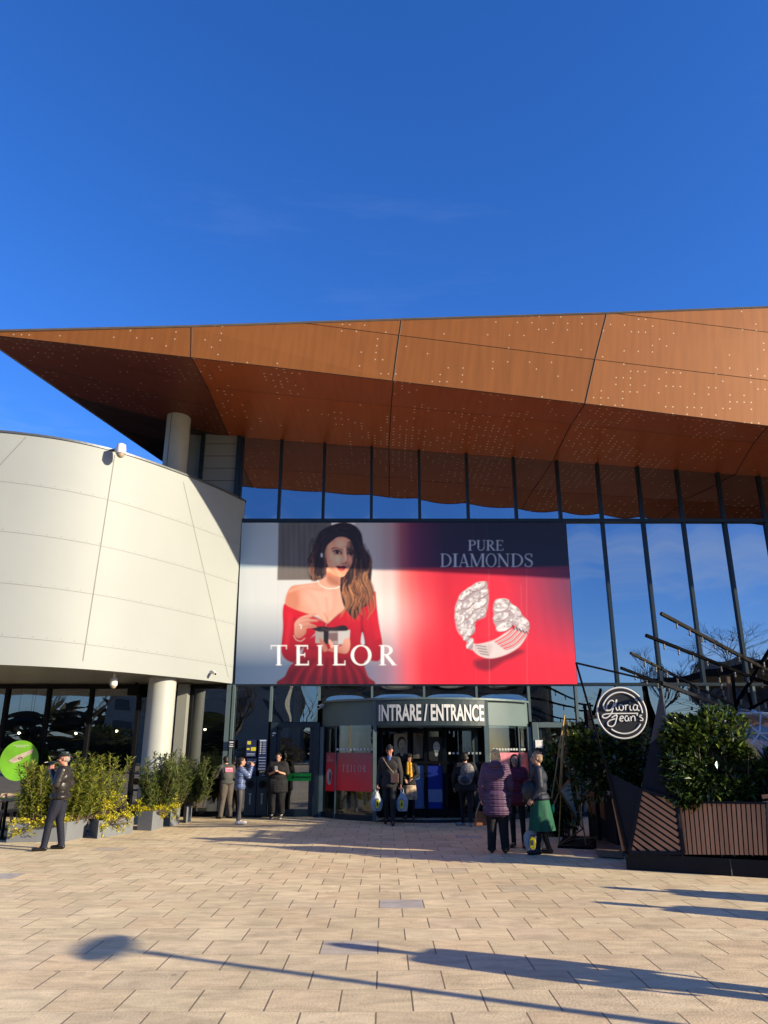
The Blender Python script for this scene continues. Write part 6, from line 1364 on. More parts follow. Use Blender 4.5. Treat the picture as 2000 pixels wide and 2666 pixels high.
info('tall dark blue directory board with pale text lines right of the yellow symbols', 671, 696, 1925, 2007, FY - .28, NAVY, [(.5, .96, .8, .05, PAL, 'heading_line')] + [(.24, .88 - .055 * k, .16, .025, WHP, 'text_line') for k in range(7)] + [(.68, .88 - .055 * k, .4, .016, PAL, 'text_line') for k in range(7)] + [(.5, .42 - .09 * k, .85, .014, PAL, 'text_line') for k in range(5)])
info('lower dark blue board behind the raised phone of the woman in blue', 640, 668, 1975, 2030, FY - .28, NAVY, [(.5, .85 - .1 * k, .8, .02, PAL, 'text_line') for k in range(5)])
info('small dark notice with white lettering lines on the corner mullion', 594, 612, 1926, 1948, FY - .24, mat('dark_navy_board', (.01, .01, .03)), [(.5, .72, .6, .16, WHP, 'text_line'), (.5, .45, .5, .08, WHP, 'text_line'), (.5, .22, .6, .14, WHP, 'text_line')])
def dome_cam(label, p, n, arm=.28, s=1.):
    t = thing('security_camera', label, 'camera', p); q = p + n * arm
    mb = MB(); mb.tube([p, p + n * arm * .9 + Vector((0, 0, .05)), q + Vector((0, 0, -.02))], .035 * s, 10); mb.build('arm', M_WHITEP, t)
    mb = MB(); mb.loft([(q.x, q.y, q.z - .20 * s, .115 * s, .115 * s), (q.x, q.y, q.z - .1 * s, .115 * s, .115 * s), (q.x, q.y, q.z + .02 * s, .10 * s, .10 * s), (q.x, q.y, q.z + .05 * s, .05 * s, .05 * s)], 20); mb.build('housing', M_WHITEP, t)
    mb = MB(); mb.ell((q.x, q.y, q.z - .20 * s), (.095 * s, .095 * s, .10 * s), None, 16, 10); mb.build('dome', mat('camera_dome', (.42, .33, .24), rough=.15), t)
h_, n_ = wing_hit(300, 1172); dome_cam('white dome camera on an arm at the top of the curved wing', h_ + n_ * .01, n_, .36, 1.05)
h_, n_ = wing_hit(546, 1752)
def bullet(label, p, n, d, s=1.):
    t = thing('security_camera', label, 'camera', p); q = p + n * .16 * s; mb = MB(); mb.tube([p, q], .03 * s, 8); mb.build('arm', M_WHITEP, t)
    mb = MB(); mb.tube([q - d * .12 * s, q + d * .13 * s], .05 * s, 14, smooth=False); mb.build('housing', M_WHITEP, t); mb = MB(); mb.tube([q + d * .128 * s, q + d * .134 * s], .035 * s, 12, smooth=False); mb.build('lens', M_BLACK, t)
bullet('white bullet camera near the lower right end of the curved wing', h_, n_, Vector((.5, -.7, -.35)).normalized(), .9)
sc_ = P(298, 1762, 18.2); dome_cam('small white camera under the soffit of the wing', Vector((sc_.x, 18.2, ZB)), Vector((0, 0, -.12)), 1., .75)
p_ = P(836, 1840, FY - .1); bullet('white box camera at the left top corner of the revolving door', p_, Vector((0, -1, 0)), Vector((-.3, -.9, -.2)).normalized(), 1.1)
p_ = P(352, 1786, 20.6); t = thing('loudspeaker', 'black loudspeaker box under the wing left of the column', 'speaker', p_); mb = MB(); mb.box((0, 0, -.12), (.32, .25, .26)); bevel(mb.build('cabinet', M_BLACK, t, world=False), .02); mb = MB(); mb.box((0, .1, .06), (.05, .05, .14)); mb.build('bracket', M_BLACK, t, world=False)
# ================================================================ coffee terrace at right
A0, A1 = G(1632, 2264), G(2000, 2287); TE = (A1 - A0).normalized(); TN = Vector((-TE.y, TE.x, 0)); ZP = PL(1640, 2222, A0, TN).z
def tp(px, py, back=0.): return PL(px, py, A0 + TN * back, TN)
TL = 9.0
t = thing('terrace_plinth', 'low black metal clad base of the coffee terrace', 'platform', A0)
mb = MB(); B0 = A0 + TE * TL; D_ = TN * 3.6
def slab(mb, pts, z0, z1):
    k_ = len(pts); vs = [(p.x, p.y, z0) for p in pts] + [(p.x, p.y, z1) for p in pts]; mb.add(vs, [tuple(range(k_))[::-1], tuple(range(k_, 2 * k_))] + [(i, (i + 1) % k_, (i + 1) % k_ + k_, i + k_) for i in range(k_)])
slab(mb, [A0, B0, B0 + D_, A0 + D_ * 1.0 + TE * .2], 0, ZP); mb.build('cladding', mat('plinth_black', (.009, .010, .013), rough=.5, var=.3, scale=2, spec=.15), t)
mb = MB()
for s_ in (.02, .9, 1.9, 2.9, 3.9): q = A0 + TE * s_; 
q = tp(1905, 2270, -.006); mb.beam(Vector((q.x, q.y, .0)), Vector((q.x, q.y, ZP)), .012, .012)
for px_ in (1632, 1680, 1740, 1778, 1880, 1913, 1960): c = tp(px_, 2228, -.006); mb.box(c, (.014, .01, .014))
mb.build('joint_screw', mat('dull_screw', (.06, .06, .065)), t)
# slatted planter with laurel
def slats_vertical(label, pxs_t, pxs_b, yt, yb, n, grp):
    t = thing('slatted_planter', label, 'planter', tp(pxs_b[0], yb))
    L0, L1 = tp(pxs_b[0], yb), tp(pxs_b[1], yb + 2); T0, T1_ = tp(pxs_t[0], yt), tp(pxs_t[1], yt + 2)
    mb = MB(); bk_ = TN * .05; c = [L0 + bk_, L1 + bk_, T1_ + bk_, T0 + bk_]; mb.poly(c, .7, n=TN); mb.build('box', M_BLACK, t)
    mb = MB()
    for i in range(n):
        f = (i + .5) / n; mb.beam(L0.lerp(L1, f) + Vector((0, 0, .01)), T0.lerp(T1_, f), .046, .03, up=TN)
    for i in range(n): pass
    mb.build('slat_cladding', M_WOOD, t); return t, (L0, L1, T0, T1_)
ST, (sL0, sL1, sT0, sT1) = slats_vertical('black planter clad with upright brown wooden slats', (1768, 1993), (1781, 2001), 2090, 2226, 18, 'slats')
mb = MB(); mb.beam(tp(1997, 2092, -.02), tp(2003, 2228, -.02), .04, .04); mb.beam(tp(1762, 2086, -.02), tp(1780, 2222, -.02), .035, .06); mb.beam(tp(1762, 2088, -.02), tp(1998, 2091, -.02), .03, .03); mb.build('edge_frame', M_DARKBLUE, ST)
t = thing('slatted_planter', 'continuing slatted planter with slanting boards at the right picture edge', 'planter', tp(2010, 2228)); mb = MB(); q0, q1 = tp(2006, 2226, .05), tp(2330, 2246, .05); mb.poly([q0, q1, q1 + Vector((0, 0, .72)), q0 + Vector((0, 0, .72))], .7, n=TN); mb.build('box', M_BLACK, t)
mb = MB()
for k_ in range(14):
    z_ = ZP + .06 + k_ * .085; a_ = q0 + TE * .0 - TN * .06; mb.beam(Vector((a_.x, a_.y, z_)), Vector((a_.x, a_.y, z_)) + TE * (.75) + Vector((0, 0, .45 if z_ < .65 else .1)), .05, .03, up=TN) if z_ < 1.1 else None
mb.build('slat_cladding', M_WOOD, t)
# diagonal slatted triangle panel
t = thing('slatted_screen', 'black corner screen with diagonal brown slats beside the upright slats', 'screen', tp(1700, 2219))
pol = [tp(1639, 2219, -.015), tp(1777, 2221, -.015), tp(1759, 2084, -.015), tp(1670, 2054, -.015)]
mb = MB(); mb.poly([p + TN * .03 for p in pol], .5, n=TN); mb.build('board', M_DARKBLUE, t)
mb = MB()
O_ = pol[0]; to2 = lambda p: ((p - O_).dot(TE), p.z - O_.z)
P2 = [to2(p) for p in pol]
def clip_line(y0, sl):
    """line z = y0 + sl*x against the polygon"""
    hits = []
    for i in range(4):
        (x0, z0_), (x1, z1_) = P2[i], P2[(i + 1) % 4]; f0, f1 = z0_ - y0 - sl * x0, z1_ - y0 - sl * x1
        if f0 * f1 < 0: s = f0 / (f0 - f1); hits.append((x0 + (x1 - x0) * s, z0_ + (z1_ - z0_) * s))
    return sorted(hits)
SLP = -.62
for k_ in range(16):
    h = clip_line(.075 + k_ * .092, SLP)
    if len(h) == 2 and h[1][0] - h[0][0] > .06:
        a_, b_2 = [O_ + TE * x + Vector((0, 0, z)) for x, z in h]; mb.beam(a_ + TE * .02, b_2 - TE * .02, .05, .025, up=TN)
mb.build('slat_cladding', M_WOOD, t)
mb = MB()
for a_, b_2 in zip(pol, pol[1:] + pol[:1]): mb.beam(a_ - TN * .01, b_2 - TN * .01, .035, .05)
mb.build('edge_frame', M_DARKBLUE, t)
# tall dark spike
t = thing('metal_spike', 'tall dark folded metal spike rising behind the diagonal slat panel', 'sculpture', tp(1715, 2060, .1))
ap = tp(1722, 1785, .12); f1 = tp(1693, 1935, .05); f2 = tp(1669, 2054, .02); f3 = tp(1760, 2084, .02); f4 = tp(1738, 1900, .05); f5 = tp(1718, 1925, -.03)
mb = MB(); 
for tri, mi in (((ap, f1, f4), 1), ((f1, f2, f3, f4), 0)): mb.poly(list(tri), .04, n=TN, mi=mi)
bk = (f2 + f3) / 2 + TN * .5
for tri in ((ap + TN * .045, f4 + TN * .045, bk), (ap + TN * .045, bk, f1 + TN * .045), (f4 + TN * .045, f3 + TN * .045, bk), (f1 + TN * .045, bk, f2 + TN * .045)): mb.face(list(tri))
mb.build('folded_sheet', [M_DARKBLUE, mat('spike_grey', (.075, .068, .068), rough=.6, metal=.0)], t)
# left wedge, rod and wooden edge
t = thing('metal_wedge', 'dark blue tapering wedge with long thin rod beside the terrace opening', 'panel', tp(1632, 2219))
mb = MB(); w0, w1, w2 = tp(1582, 2012, .0), tp(1666, 2052, .0), tp(1634, 2217, .0); mb.poly([w2, w1, w0], .04, n=TN); mb.build('sheet', M_DARKBLUE, t)
mb = MB(); mb.beam(tp(1500, 1725, -.02), tp(1582, 2012, -.02), .022, .03); mb.beam(tp(1582, 2012, -.02), tp(1632, 2217, -.02), .03, .05); mb.build('rod', M_BLACK, t)
mb = MB(); mb.beam(tp(1500, 1726, .0), P(1722, 1778, tp(1722, 1785, .12).y + .1), .022, .03); mb.beam(P(1722, 1778, tp(1722, 1785, .12).y + .1), P(1900, 1846, 15.5), .05, .06); mb.build('cross_rod', M_BLACK, t)
mb = MB(); mb.beam(tp(1597, 2080, .05), tp(1624, 2215, .05), .035, .05); mb.build('wooden_edge', M_WOOD, t)
# deck and bench behind the opening
t = thing('timber_deck', 'brown timber deck inside the terrace opening', 'deck', G(1580, 2215)); mb = MB(); dz = .12
d0, d1, d2, d3 = G(1555, 2212, dz), G(1622, 2217, dz), G(1640, 2150, dz), G(1548, 2150, dz)
for k_ in range(11):
    f_ = k_ / 11; g_ = (k_ + .86) / 11; a_, b_2, c_, e_ = d0.lerp(d3, f_), d1.lerp(d2, f_), d1.lerp(d2, g_), d0.lerp(d3, g_); slab(mb, [a_, b_2, c_, e_], .02, dz)
mb.build('boards', mat('deck_wood', (.16, .105, .07), rough=.6, var=.3, scale=5), t)
t = thing('timber_bench', 'reddish brown timber side wall inside the terrace opening', 'bench', P(1570, 2100, 15.0)); mb = MB(); a_, b_2 = P(1528, 2062, 15.4), P(1612, 2100, 14.2); 
for k_ in range(9):
    p0, p1 = a_.lerp(b_2, k_ / 9), a_.lerp(b_2, (k_ + .93) / 9); mb.poly([Vector((p0.x, p0.y, p0.z - .35)), Vector((p1.x, p1.y, p1.z - .35)), p1 + Vector((0, 0, .05)), p0 + Vector((0, 0, .05))], .03, n=(.3, .9, 0))
mb.build('boards', mat('red_brown_wood', (.16, .05, .022), rough=.5, var=.25), t)
mb = MB(); mb.poly([Vector((a_.x, a_.y + .06, 0)), Vector((b_2.x, b_2.y + .06, 0)), Vector((b_2.x, b_2.y + .06, b_2.z - .3)), Vector((a_.x, a_.y + .06, a_.z - .3))], .03, n=(.3, .9, 0)); mb.build('base', M_BLACK, t)
# laurel hedges
def laurel(label, c, r, n, seed, young=.18, L=.14, W=.062):
    rn = random.Random(seed); t = thing('laurel_hedge', label, 'hedge', c - Vector((0, 0, r.z))); mL, mS = MB(), MB(); lobes = [(Vector((rn.uniform(-.9, .9), rn.uniform(-.3, .3), rn.uniform(-.85, .78))), rn.choice((rn.uniform(.16, .26), rn.uniform(.3, .5)))) for _ in range(30)]
    for i in range(n):
        lb, lr = rn.choice(lobes); d = Vector((rn.gauss(0, 1), rn.gauss(0, 1), rn.gauss(0, 1))).normalized() * lr * rn.uniform(.6, 1.0) ** .4; q = lb + d
        if abs(q.x) > 1.05 or q.z < -1: continue
        p = c + Vector((q.x * r.x, q.y * r.y * 1.3, q.z * r.z)); o_ = Vector((q.x, q.y, q.z * .6 + .3)) + Vector((rn.gauss(0, .5), rn.gauss(0, .5), rn.gauss(0, .4)))
        top = q.z > .35 and rn.random() < .35
        k_ = rn.choice((1, 2, 3))
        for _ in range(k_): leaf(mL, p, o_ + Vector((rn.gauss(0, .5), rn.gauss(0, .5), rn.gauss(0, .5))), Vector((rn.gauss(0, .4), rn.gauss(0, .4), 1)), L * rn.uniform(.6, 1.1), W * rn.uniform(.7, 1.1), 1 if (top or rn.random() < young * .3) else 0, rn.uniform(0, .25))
    for i in range(26): a = rn.uniform(-1, 1); b_3 = c + Vector((a * r.x * .8, rn.uniform(-.3, .3) * r.y, -r.z)); mS.tube([b_3, b_3 + Vector((rn.uniform(-.3, .3) * r.x, rn.uniform(-.3, .3) * r.y, r.z * rn.uniform(.9, 1.7)))], [.014, .005], 4)
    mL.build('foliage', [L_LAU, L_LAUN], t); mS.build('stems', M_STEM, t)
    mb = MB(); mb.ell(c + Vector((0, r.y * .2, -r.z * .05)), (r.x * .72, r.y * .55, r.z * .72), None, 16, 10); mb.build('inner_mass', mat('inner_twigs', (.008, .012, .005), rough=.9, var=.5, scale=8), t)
def hedge_at(label, px0, px1, py0, py1, Y, ry, n, seed, **k):
    a_, b_2 = P(px0, (py0 + py1) / 2, Y), P(px1, (py0 + py1) / 2, Y); z1, z0 = P((px0 + px1) / 2, py0, Y).z, P((px0 + px1) / 2, py1, Y).z; laurel(label, Vector(((a_.x + b_2.x) / 2, Y, (z0 + z1) / 2)), Vector(((b_2.x - a_.x) / 2, ry, (z1 - z0) / 2)), n, seed, **k)
Yh = tp(1880, 2100, .35).y
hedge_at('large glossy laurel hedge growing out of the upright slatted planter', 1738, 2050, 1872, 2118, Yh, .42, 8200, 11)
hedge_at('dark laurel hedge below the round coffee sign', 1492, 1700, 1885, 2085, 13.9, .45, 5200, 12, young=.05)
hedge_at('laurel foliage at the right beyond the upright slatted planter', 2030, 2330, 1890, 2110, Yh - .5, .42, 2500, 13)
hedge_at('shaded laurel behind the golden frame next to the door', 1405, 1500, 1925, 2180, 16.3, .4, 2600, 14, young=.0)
t = thing('planter', 'tall black planter box below the dark hedge inside the terrace', 'planter', (P(1600, 2100, 13.9).x, 13.9, 0)); mb = MB(); a_, b_2 = P(1540, 2080, 13.9), P(1705, 2080, 13.9); mb.box(((a_.x + b_2.x) / 2 + .25, 14.1, .45), (b_2.x - a_.x - .2, .6, .9)); mb.build('box', M_DARKBLUE, t)
# ---- round coffee sign
sgY = 12.6; c_ = P(1618, 1856, sgY); rS = (P(1684, 1856, sgY) - c_).x
t = thing('round_coffee_sign', 'round black sign with white script lettering and double white ring above the hedge', 'sign', c_)
mb = MB(); mb.tube([(0, .06, 0), (0, -.03, 0)], rS * .93, 56, smooth=False); mb.build('disc', mat('sign_black', (.012, .013, .018), rough=.4), t, world=False)
WL = mat('white_sign_line', (.60, .60, .60), rough=.45)
mb = MB(); mb.tube([(rS * .965 * math.cos(a), -.02, rS * .965 * math.sin(a)) for a in [k * math.pi / 36 for k in range(73)]], rS * .036, 8, caps=False); mb.build('outer_ring', WL, t, world=False)
sz = lambda x, y: ((x - 395) / 218 * rS, -.042, -(y - 182) / 218 * rS)      # zoomed picture coordinates of the sign
def ink(mb, pts, r=.030): q = smoothpts([(x, y) for x, y in pts], False, 5); mb.tube([sz(x, y) for x, y in q], r * rS, 6)
mb = MB()
def arc(cx, cy, r, a0, a1, n=24): return [(cx + r * math.cos(R(a0 + (a1 - a0) * i / n)), cy - r * math.sin(R(a0 + (a1 - a0) * i / n))) for i in range(n + 1)]
ink(mb, arc(395, 182, 170, -1, 158, 26) + [(248, 150), (262, 165), (290, 160)], .034); ink(mb, arc(395, 182, 172, -32, -128, 20), .034); mb.build('inner_ring', WL, t, world=False)
mb = MB()
ink(mb, [(330, 92), (318, 80), (290, 90), (266, 130), (268, 160), (290, 162), (318, 135), (330, 105), (322, 135), (306, 175), (285, 205), (250, 226), (225, 222), (222, 206), (240, 196), (300, 190), (530, 188)], .030)
ink(mb, [(322, 130), (345, 110), (356, 80), (350, 78), (343, 110), (344, 145), (352, 162), (366, 155)], .028)
ink(mb, [(400, 116), (380, 118), (370, 140), (378, 160), (396, 160), (408, 140), (400, 116)], .028); ink(mb, [(418, 120), (428, 125), (424, 160)], .028); ink(mb, [(424, 140), (436, 120), (452, 120)], .028); ink(mb, [(466, 122), (462, 148), (470, 162), (482, 158)], .028); ink(mb, [(470, 100), (472, 98)], .034)
ink(mb, [(526, 122), (506, 116), (492, 138), (498, 160), (516, 158), (528, 134), (530, 118), (526, 150), (534, 164), (545, 160)], .028); mb.build('script_lettering', WL, t, world=False)
mb = MB()
ink(mb, [(300, 222), (330, 205), (345, 204), (336, 240), (318, 280), (290, 296), (264, 286), (262, 262), (285, 244), (330, 232)], .030)
ink(mb, [(366, 236), (396, 226), (394, 212), (378, 214), (366, 236), (374, 252), (396, 248)], .027); ink(mb, [(440, 212), (422, 210), (410, 232), (418, 250), (434, 246), (444, 222), (442, 244), (450, 252)], .027)
ink(mb, [(462, 212), (464, 250)], .027); ink(mb, [(464, 226), (480, 210), (496, 216), (496, 250)], .027); ink(mb, [(522, 188), (518, 206)], .027); ink(mb, [(562, 206), (546, 204), (540, 216), (562, 230), (560, 246), (540, 246)], .027); mb.build('script_lettering', WL, t, world=False)
mb = MB(); mb.box((rS * .2, .35, 0), (rS * 1.7, .06, rS * .85)); mb.beam((0, .05, 0), (0, 1.95, 0), .06); pz = c_.z; mb.beam((0, 1.95, -pz), (0, 1.95, rS * .3), .07); mb.build('support_panel', M_DARKBLUE, t, world=False)
# ---- clear dome tents
def dome(label, cx, cy, r, z0, seed):
    t = thing('dome_tent', label, 'dome', (cx, cy, z0), R(18)); mb = MB(); n, m_ = 16, 4; pt = lambda i, j: Vector((r * math.cos(i / m_ * math.pi / 2) * math.cos(j * 2 * math.pi / n + (i % 2) * math.pi / n), r * math.cos(i / m_ * math.pi / 2) * math.sin(j * 2 * math.pi / n + (i % 2) * math.pi / n), r * math.sin(i / m_ * math.pi / 2)))
    n = 9
    mk = MB()
    for i in range(m_):
        for j in range(n):
            a_, b_2, c2, d2 = pt(i, j), pt(i, j + 1), pt(i + 1, j), pt(i + 1, j + (1 if i % 2 else -1))
            if i < m_ - 1: mb.beam(a_, c2, .022); mb.beam(a_, d2, .022)
            mb.beam(a_, b_2, .022)
    mb.build('rib_frame', M_WHITEP, t, world=False)
    mk.ell((0, 0, 0), (r * .985, r * .985, r * .985), None, 24, 16); 
    mk.build('clear_skin', G_CLR2, t, world=False)
G_CLR2 = glassmat('clear_foil', refl=.16, see=1., tint=(.92, .93, .93), gtint=(1, 1, 1), rough=.06)
dc = P(1925, 1846, 15.2)
dome('transparent dome tent with white ribs behind the large laurel hedge', dc.x, 15.2 + 0, 1.75, dc.z - 1.72, 1)
# ---- beam sculpture with bulbs
bt = thing('beam_sculpture', 'dark fanned beams hung with small bulbs rising over the terrace', 'sculpture', P(1905, 1845, 16)); bt.location.z = 0
def lbeam(p0, Y0, p1, Y1, w_, nb, sd, m=None):
    a_, b_2 = P(*p0, Y0), P(*p1, Y1); w_ *= .78; mb = MB(); mb.beam(a_, b_2, w_, w_); mb.build('beam', m or BB, bt)
    for i in range(nb):
        q = a_.lerp(b_2, (i + 1.2) / (nb + 1)); bulb = MB(); bulb.tube([q - Vector((0, 0, w_ / 2)), q - Vector((0, 0, w_ / 2 + .05))], .018, 8); bulb.ell(q - Vector((0, .0, w_ / 2 + .08)), (.020, .020, .028), None, 8, 6); bulb.build('bulb', mat('bulb_glass', (.20, .19, .16), rough=.3), bt)
GB = mat('beam_grey', (.032, .030, .026), rough=.95, var=.25, spec=.04); BB = mat('beam_black', (.006, .006, .007), rough=.95, var=.2, spec=.02)
lbeam((1721, 1597), 13.6, (2010, 1752), 14.6, .075, 8, 1, GB); lbeam((1682, 1654), 13.6, (2010, 1784), 14.8, .07, 8, 2); lbeam((1642, 1700), 13.8, (1915, 1840), 15.6, .055, 9, 3, GB); lbeam((1617, 1739), 14.0, (1895, 1846), 15.6, .06, 9, 4)
lbeam((2012, 1680), 14.8, (1912, 1842), 15.6, .08, 4, 5); lbeam((1866, 1742), 15.0, (1892, 1825), 15.6, .03, 4, 6); lbeam((1895, 1762), 15.5, (1908, 1850), 15.6, .08, 0, 7, mat('beam_brown', (.10, .065, .045))); lbeam((1908, 1755), 15.5, (1914, 1850), 15.7, .07, 0, 8); lbeam((1948, 1800), 15.4, (1960, 1850), 15.7, .07, 0, 9); lbeam((2012, 1815), 15.0, (1945, 1850), 15.6, .06, 3, 10)
mb = MB(); q = P(1912, 1845, 15.7); mb.tube([Vector((q.x, q.y, 0)), q], [.22, .12], 8, smooth=False); mb.build('stump', M_BLACK, bt)
# ---- golden geometric frame
gf = thing('golden_frame_sculpture', 'tall golden wire frame sculpture with kite shaped pale glass beside the green skirt', 'sculpture', G(1490, 2205))
GY = 14.4; gp = lambda px, py, dy=0.: P(px, py, GY + dy)
M_GOLD = mat('dull_gold', (.30, .21, .085), rough=.32, metal=.85, var=.2)
N_ = dict(a=gp(1470, 1861), l=gp(1436, 2079, -.3), bl=gp(1455, 2201, 0), s=gp(1464, 1953, .2), k1=gp(1492, 1999, .25), k2=gp(1492, 2018, .2), m=gp(1457, 2060, -.1), r=gp(1517, 2158, .1), br=gp(1527, 2203, .1), br2=gp(1558, 2180, .7), bk=gp(1495, 2185, .8), r2=gp(1485, 1920, .3), ll=gp(1440, 2102, -.2), l2=gp(1446, 2020, -.2))
mb = MB()
for e in ('a-l2', 'l2-l', 'a-s', 's-m', 'a-bl', 's-k1', 'k1-k2', 'k2-m', 'm-r', 'r-bl', 'l2-m', 'm-ll', 'k1-br', 'bl-br', 'a-r2', 'r2-br2', 'br-br2', 'br2-bk', 'bk-bl', 'a-bk', 's-r2', 'r2-k1'):
    i_, j_ = e.split('-'); mb.tube([N_[i_], N_[j_]], .014, 6)
mb.poly([N_['a'] + Vector((0, 0, .02)), N_['r2'], gp(1480, 1935, .1)], .02, n=(0, 1, 0)); mb.build('wire_frame', M_GOLD, gf)
mb = MB(); mb.poly([gp(1461, 2059, -.08), gp(1503, 2130, .05), gp(1482, 2031, .12)], .01, n=(0, 1, 0)); mb.build('glass_panel', mat('pale_teal_glass', (.33, .47, .46), rough=.3), gf)
mb = MB(); g0 = G(1490, 2215); slab(mb, [G(1452, 2208), G(1545, 2212), G(1575, 2185), G(1470, 2180)], 0, .04); mb.build('base', M_BLACK, gf)
# ---- stainless small things
# ================================================================ what stands behind the photographer and beside the frame (seen in the glass, casting shadows, or added for shade)
M_BARK = mat('grey_bark', (.09, .075, .06), rough=.9, var=.3, scale=8)
def bare_tree_mesh(h, seed, spread=.5, depth=5, up=.25):
    rn = random.Random(seed); tr, cr_ = MB(), MB()
    def grow(mb, p, d, L, r, k):
        q = p + d * L; mid = p.lerp(q, .5) + Vector((rn.gauss(0, .04), rn.gauss(0, .04), 0)) * L; mb.tube([p, mid, q], [r, r * .8, r * .62], 5 if k > 3 else 3, caps=False)
        if k == 0: return
        for _ in range(rn.choice((2, 3, 3)) + (2 if k < 3 else 0)):
            nd = (d + Vector((rn.gauss(0, spread), rn.gauss(0, spread), rn.gauss(up, spread * .5)))).normalized(); grow(cr_, q, nd, L * rn.uniform(.62, .85), r * rn.uniform(.46, .62), k - 1)
        if k > 1:
            nd = (d + Vector((rn.gauss(0, spread), rn.gauss(0, spread), up))).normalized(); grow(cr_, mid, nd, L * .6, r * .4, k - 2 if k > 2 else 0)
    grow(tr, Vector((0, 0, 0)), Vector((0, 0, 1)), h * .26, h * .012, depth); return tr, cr_
kinds = []
for i, (lab, sp, up_) in enumerate((('bare rounded tree', .5, .25), ('bare upright poplar', .24, .6), ('bare spreading tree', .6, .15))):
    tr, cr_ = bare_tree_mesh(10, 20 + i, sp, 5, up_); t = thing('bare_tree', 'x', 'tree'); tr.build('trunk', M_BARK, t, world=False); cr_.build('crown', M_BARK, t, world=False); kinds.append((t, lab))
spots = [(1, 24, -26, 1.25), (1, 28, -30, 1.35), (0, 20, -22, .8), (2, 38, -20, 1.2), (0, 10, -30, 1.0), (2, 2, -34, 1.1), (0, -6, -28, .95), (1, -12, -24, .9), (2, -18, -30, 1.1), (0, -25, -24, 1.0), (1, -31, -30, 1.1), (2, 33, -36, 1.2), (0, 46, -28, 1.25), (2, 15, -42, 1.3), (0, -2, -22, .7), (0, 54, -20, 1.2)]
where = ['behind the photographer at far right', 'behind the photographer, right of centre', 'behind the photographer near the plaza edge', 'far right behind the plaza', 'behind the photographer, centre', 'straight behind the photographer', 'behind the photographer, left of centre', 'upright one left behind the plaza', 'wide one left behind the plaza', 'rounded one far left behind the plaza', 'upright one at far left behind the plaza', 'wide one in the far right rear', 'rounded one beyond the right rear', 'tallest wide one in the rear', 'smallest rounded one straight behind', 'outermost right one behind the plaza']
for n_, (k_, x, y, s) in enumerate(spots):
    t0, lab = kinds[k_]; used = t0['label'] != 'x'; t = copy_tree(t0) if used else t0
    t.location = (x, y, 0); t.scale = (s, s, s); t.rotation_euler.z = n_ * 1.3; t['label'] = lab + ' ' + where[n_]; t['group'] = 'bare trees behind the plaza'
# evergreen shrubs strip behind
L_EVG = leafmat('evergreen_leaf', (.02, .035, .01), (.07, .08, .02), rough=.6)
def bush(label, x, y, r, h, seed, m=L_EVG):
    rn = random.Random(seed); t = thing('evergreen_bush', label, 'bush', (x, y, 0), 0, 'bushes behind the plaza'); mb = MB()
    for i in range(1300):
        d = Vector((rn.gauss(0, 1), rn.gauss(0, 1), rn.gauss(0, 1))).normalized() * rn.uniform(.7, 1.05); leaf(mb, Vector((d.x * r, d.y * r, h / 2 + d.z * h / 2)), d, Vector((0, 0, 1)), .35, .2)
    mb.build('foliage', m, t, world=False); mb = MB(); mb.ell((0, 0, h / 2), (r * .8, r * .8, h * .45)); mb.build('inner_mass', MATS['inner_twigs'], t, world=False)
L_GOLD = leafmat('autumn_leaf', (.10, .07, .015), (.28, .17, .03), rough=.6)
for i, (x, y, r, h, m) in enumerate(((-22, -18, 3, 3.2, L_EVG), (-14, -19, 2.6, 4, L_EVG), (-9, -20, 2, 2.6, L_GOLD), (-3, -19, 2.6, 3.4, L_EVG), (4, -20, 2.8, 2.8, L_EVG), (11, -18, 2.4, 3.6, L_EVG), (18, -19, 3, 3., L_GOLD), (26, -18, 3, 3.8, L_EVG), (35, -17, 3, 3.2, L_EVG), (44, -18, 3.4, 4, L_EVG))):
    bush(['dark', 'tall dark', 'golden brown', 'broad dark', 'low dark', 'round dark', 'low golden brown', 'tall green', 'far right', 'outermost right'][i] + ' bush along the street behind the plaza', x, y, r, h, 50 + i, m)
mb = MB(); rn = random.Random(9)
for i in range(7000):
    x = rn.uniform(-150, 170); h = 7 + 3 * math.sin(x * .11) + 2 * math.sin(x * .31 + 1); z = h * rn.random() ** .8; leaf(mb, Vector((x, -90 + rn.uniform(-3, 3), z)), Vector((rn.gauss(0, 1), rn.gauss(0, .5), rn.gauss(.4, 1))), Vector((0, 0, 1)), 2.2, 1.3)
tag(mb.build('far_wood', leafmat('far_wood_leaf', (.03, .032, .02), (.075, .07, .045), rough=.8)), kind='stuff')
# street and two blocks behind
mb = MB(); mb.box((0, -50, .004), (260, 9, .004)); tag(mb.build('street', mat('asphalt', (.05, .05, .052), rough=.85)), kind='structure')
def block(label, x, y, w_, d_, h, m, nf, nw):
    t = thing('apartment_block', label, 'building', (x, y, 0)); mb = MB(); mb.box((0, 0, h / 2), (w_, d_, h)); mb.build('wall', m, t, world=False)
    mb = MB(); mb.box((0, 0, h + .15), (w_ + .4, d_ + .4, .3)); mb.build('roof', M_GREYCLAD, t, world=False)
    wm = MB(); wm.box((0, 0, 0), (w_ / nw * .5, .1, 1.4)); o0 = None
    for f_ in range(nf):
        for k_ in range(nw):
            if o0 is None: o = o0 = wm.build('window', mat('far_window', (.05, .07, .1), rough=.1), t, world=False)
            else: o = o0.copy(); col.objects.link(o)
            o.location = (-w_ / 2 + w_ / nw * (k_ + .5), d_ / 2 + .02, 1.8 + f_ * (h - 1) / nf)
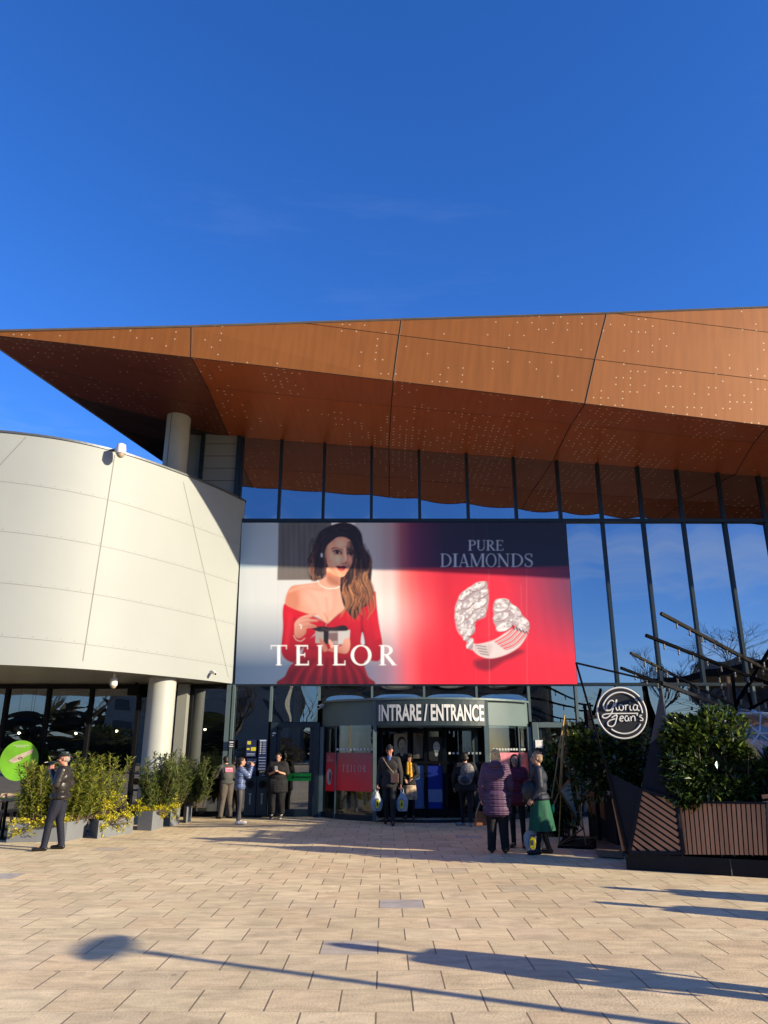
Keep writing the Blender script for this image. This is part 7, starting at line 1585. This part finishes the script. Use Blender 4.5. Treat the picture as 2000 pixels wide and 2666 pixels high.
block('white apartment block behind the plaza at left', -26, -72, 26, 12, 15, mat('pale_render', (.42, .40, .36), var=.1), 5, 9); block('beige apartment block behind the plaza at right', 8, -80, 34, 12, 12, mat('beige_render', (.35, .27, .18), var=.1), 4, 10); block('grey office block behind the plaza at far right', 62, -70, 28, 14, 14, mat('grey_render', (.22, .23, .25), var=.1), 4, 8)
# pavilion added out of view at right to throw the shade across the entrance
t = thing('added_pavilion', 'dark roofed pavilion added right of the picture edge to shade the entrance', 'pavilion', (14, 14, 0))
RZ = 4.15
cs = [Vector((10.6, 10.05, RZ)), Vector((19, 6.35, RZ + .1)), Vector((20.5, 14, RZ + .3)), Vector((18, 18.9, RZ + .3)), Vector((12.2, 19.4, RZ))]
mb = MB(); mb.poly(cs, .25, n=(0, 0, 1)); mb.build('roof', M_BLACK, t)
for p in cs: mb = MB(); q = p + (Vector((15.8, 13.6, p.z)) - p).normalized() * .3; mb.beam((q.x, q.y, 0), (q.x, q.y, q.z), .16); mb.build('post', M_BLACK, t)
mb = MB(); mb.poly([Vector((12.6, 18.9, 0)), Vector((18, 18.6, 0)), Vector((18, 18.6, 3)), Vector((12.6, 18.9, 3))], .1, n=(0, 1, 0)); mb.build('rear_wall', M_WOOD, t)
mb = MB(); mb.poly([Vector((11.4, 10.4, 0)), Vector((18.6, 7.2, 0)), Vector((18.6, 7.2, 1.4)), Vector((11.4, 10.4, 1.4))], .1, n=(.4, .9, 0)); mb.build('parapet', M_WOOD, t)
# low hedge and screens between frame edge and added pavilion
hedge_at('laurel hedge along the terrace beyond the right picture edge', 2250, 2900, 1840, 2150, 12.2, .5, 2600, 33)
tr, cr_ = bare_tree_mesh(8, 77, .5, 5, .2); t = thing('bare_tree', 'unseen bare tree added beside the pavilion for shadow streaks', 'tree', (12.8, 10.6, 0)); tr.build('trunk', M_BARK, t, world=False); cr_.build('crown', M_BARK, t, world=False)  # tree added out of view for streaks of shadow near the entrance
t2 = copy_tree(t); t2.location = (16.2, 11.6, 0); t2.rotation_euler.z = 2; t2['label'] = 'second unseen bare tree added further right for shadow streaks'
# street lamp whose shadow falls over the paving
lp = thing('street_lamp', 'slim street lamp with round flat head beside the plaza, right of the photographer', 'lamp')
SD = Vector((-SUN_H.x, -SUN_H.y, 0)).normalized(); tE = math.tan(SUN_E)
tip = G(275, 2466); Hl = 3.1; lb = tip - SD * (Hl / tE); lp.location = lb; 
mb = MB(); mb.tube([(0, 0, 0), (0, 0, 1.), (0, 0, Hl - .12)], [.065, .055, .045], 12); mb.build('pole', M_BLACK, lp, world=False); mb = MB(); mb.ell((0, 0, Hl), (.15, .46, .08), None, 20, 10); mb.build('lamp_head', M_GREYCLAD, lp, world=False); mb = MB(); mb.tube([(0, 0, Hl - .3), (.03, .06, Hl - .2), (.02, .04, Hl)], .012, 6); mb.build('cable', M_BLACK, lp, world=False)
# passers-by outside the frame
def off_person(px, py, H, label, m, dx=0, fem=False, rz=0):
    g_ = G(px, py) - SD * (H / tE); t, j = person(label, (g_.x + dx, g_.y, 0), rz, H=H, fem=fem, topmat=m, topfat=1.15, legmat=C_NAVY, shoe=C_SHOE, hair='short', hairmat=C_DKH, collar=1); return t
off_person(868, 2458, 1.80, 'person in dark coat standing on the plaza, right of the photographer', C_BLK, rz=R(60))
off_person(1575, 2310, 1.72, 'person in brown coat standing right of the picture near the terrace', MATS['brown_anorak'], rz=R(90)); off_person(1555, 2349, 1.68, 'woman in navy jacket standing right of the picture near the terrace', MATS['navy_jacket'], fem=True, rz=R(40))
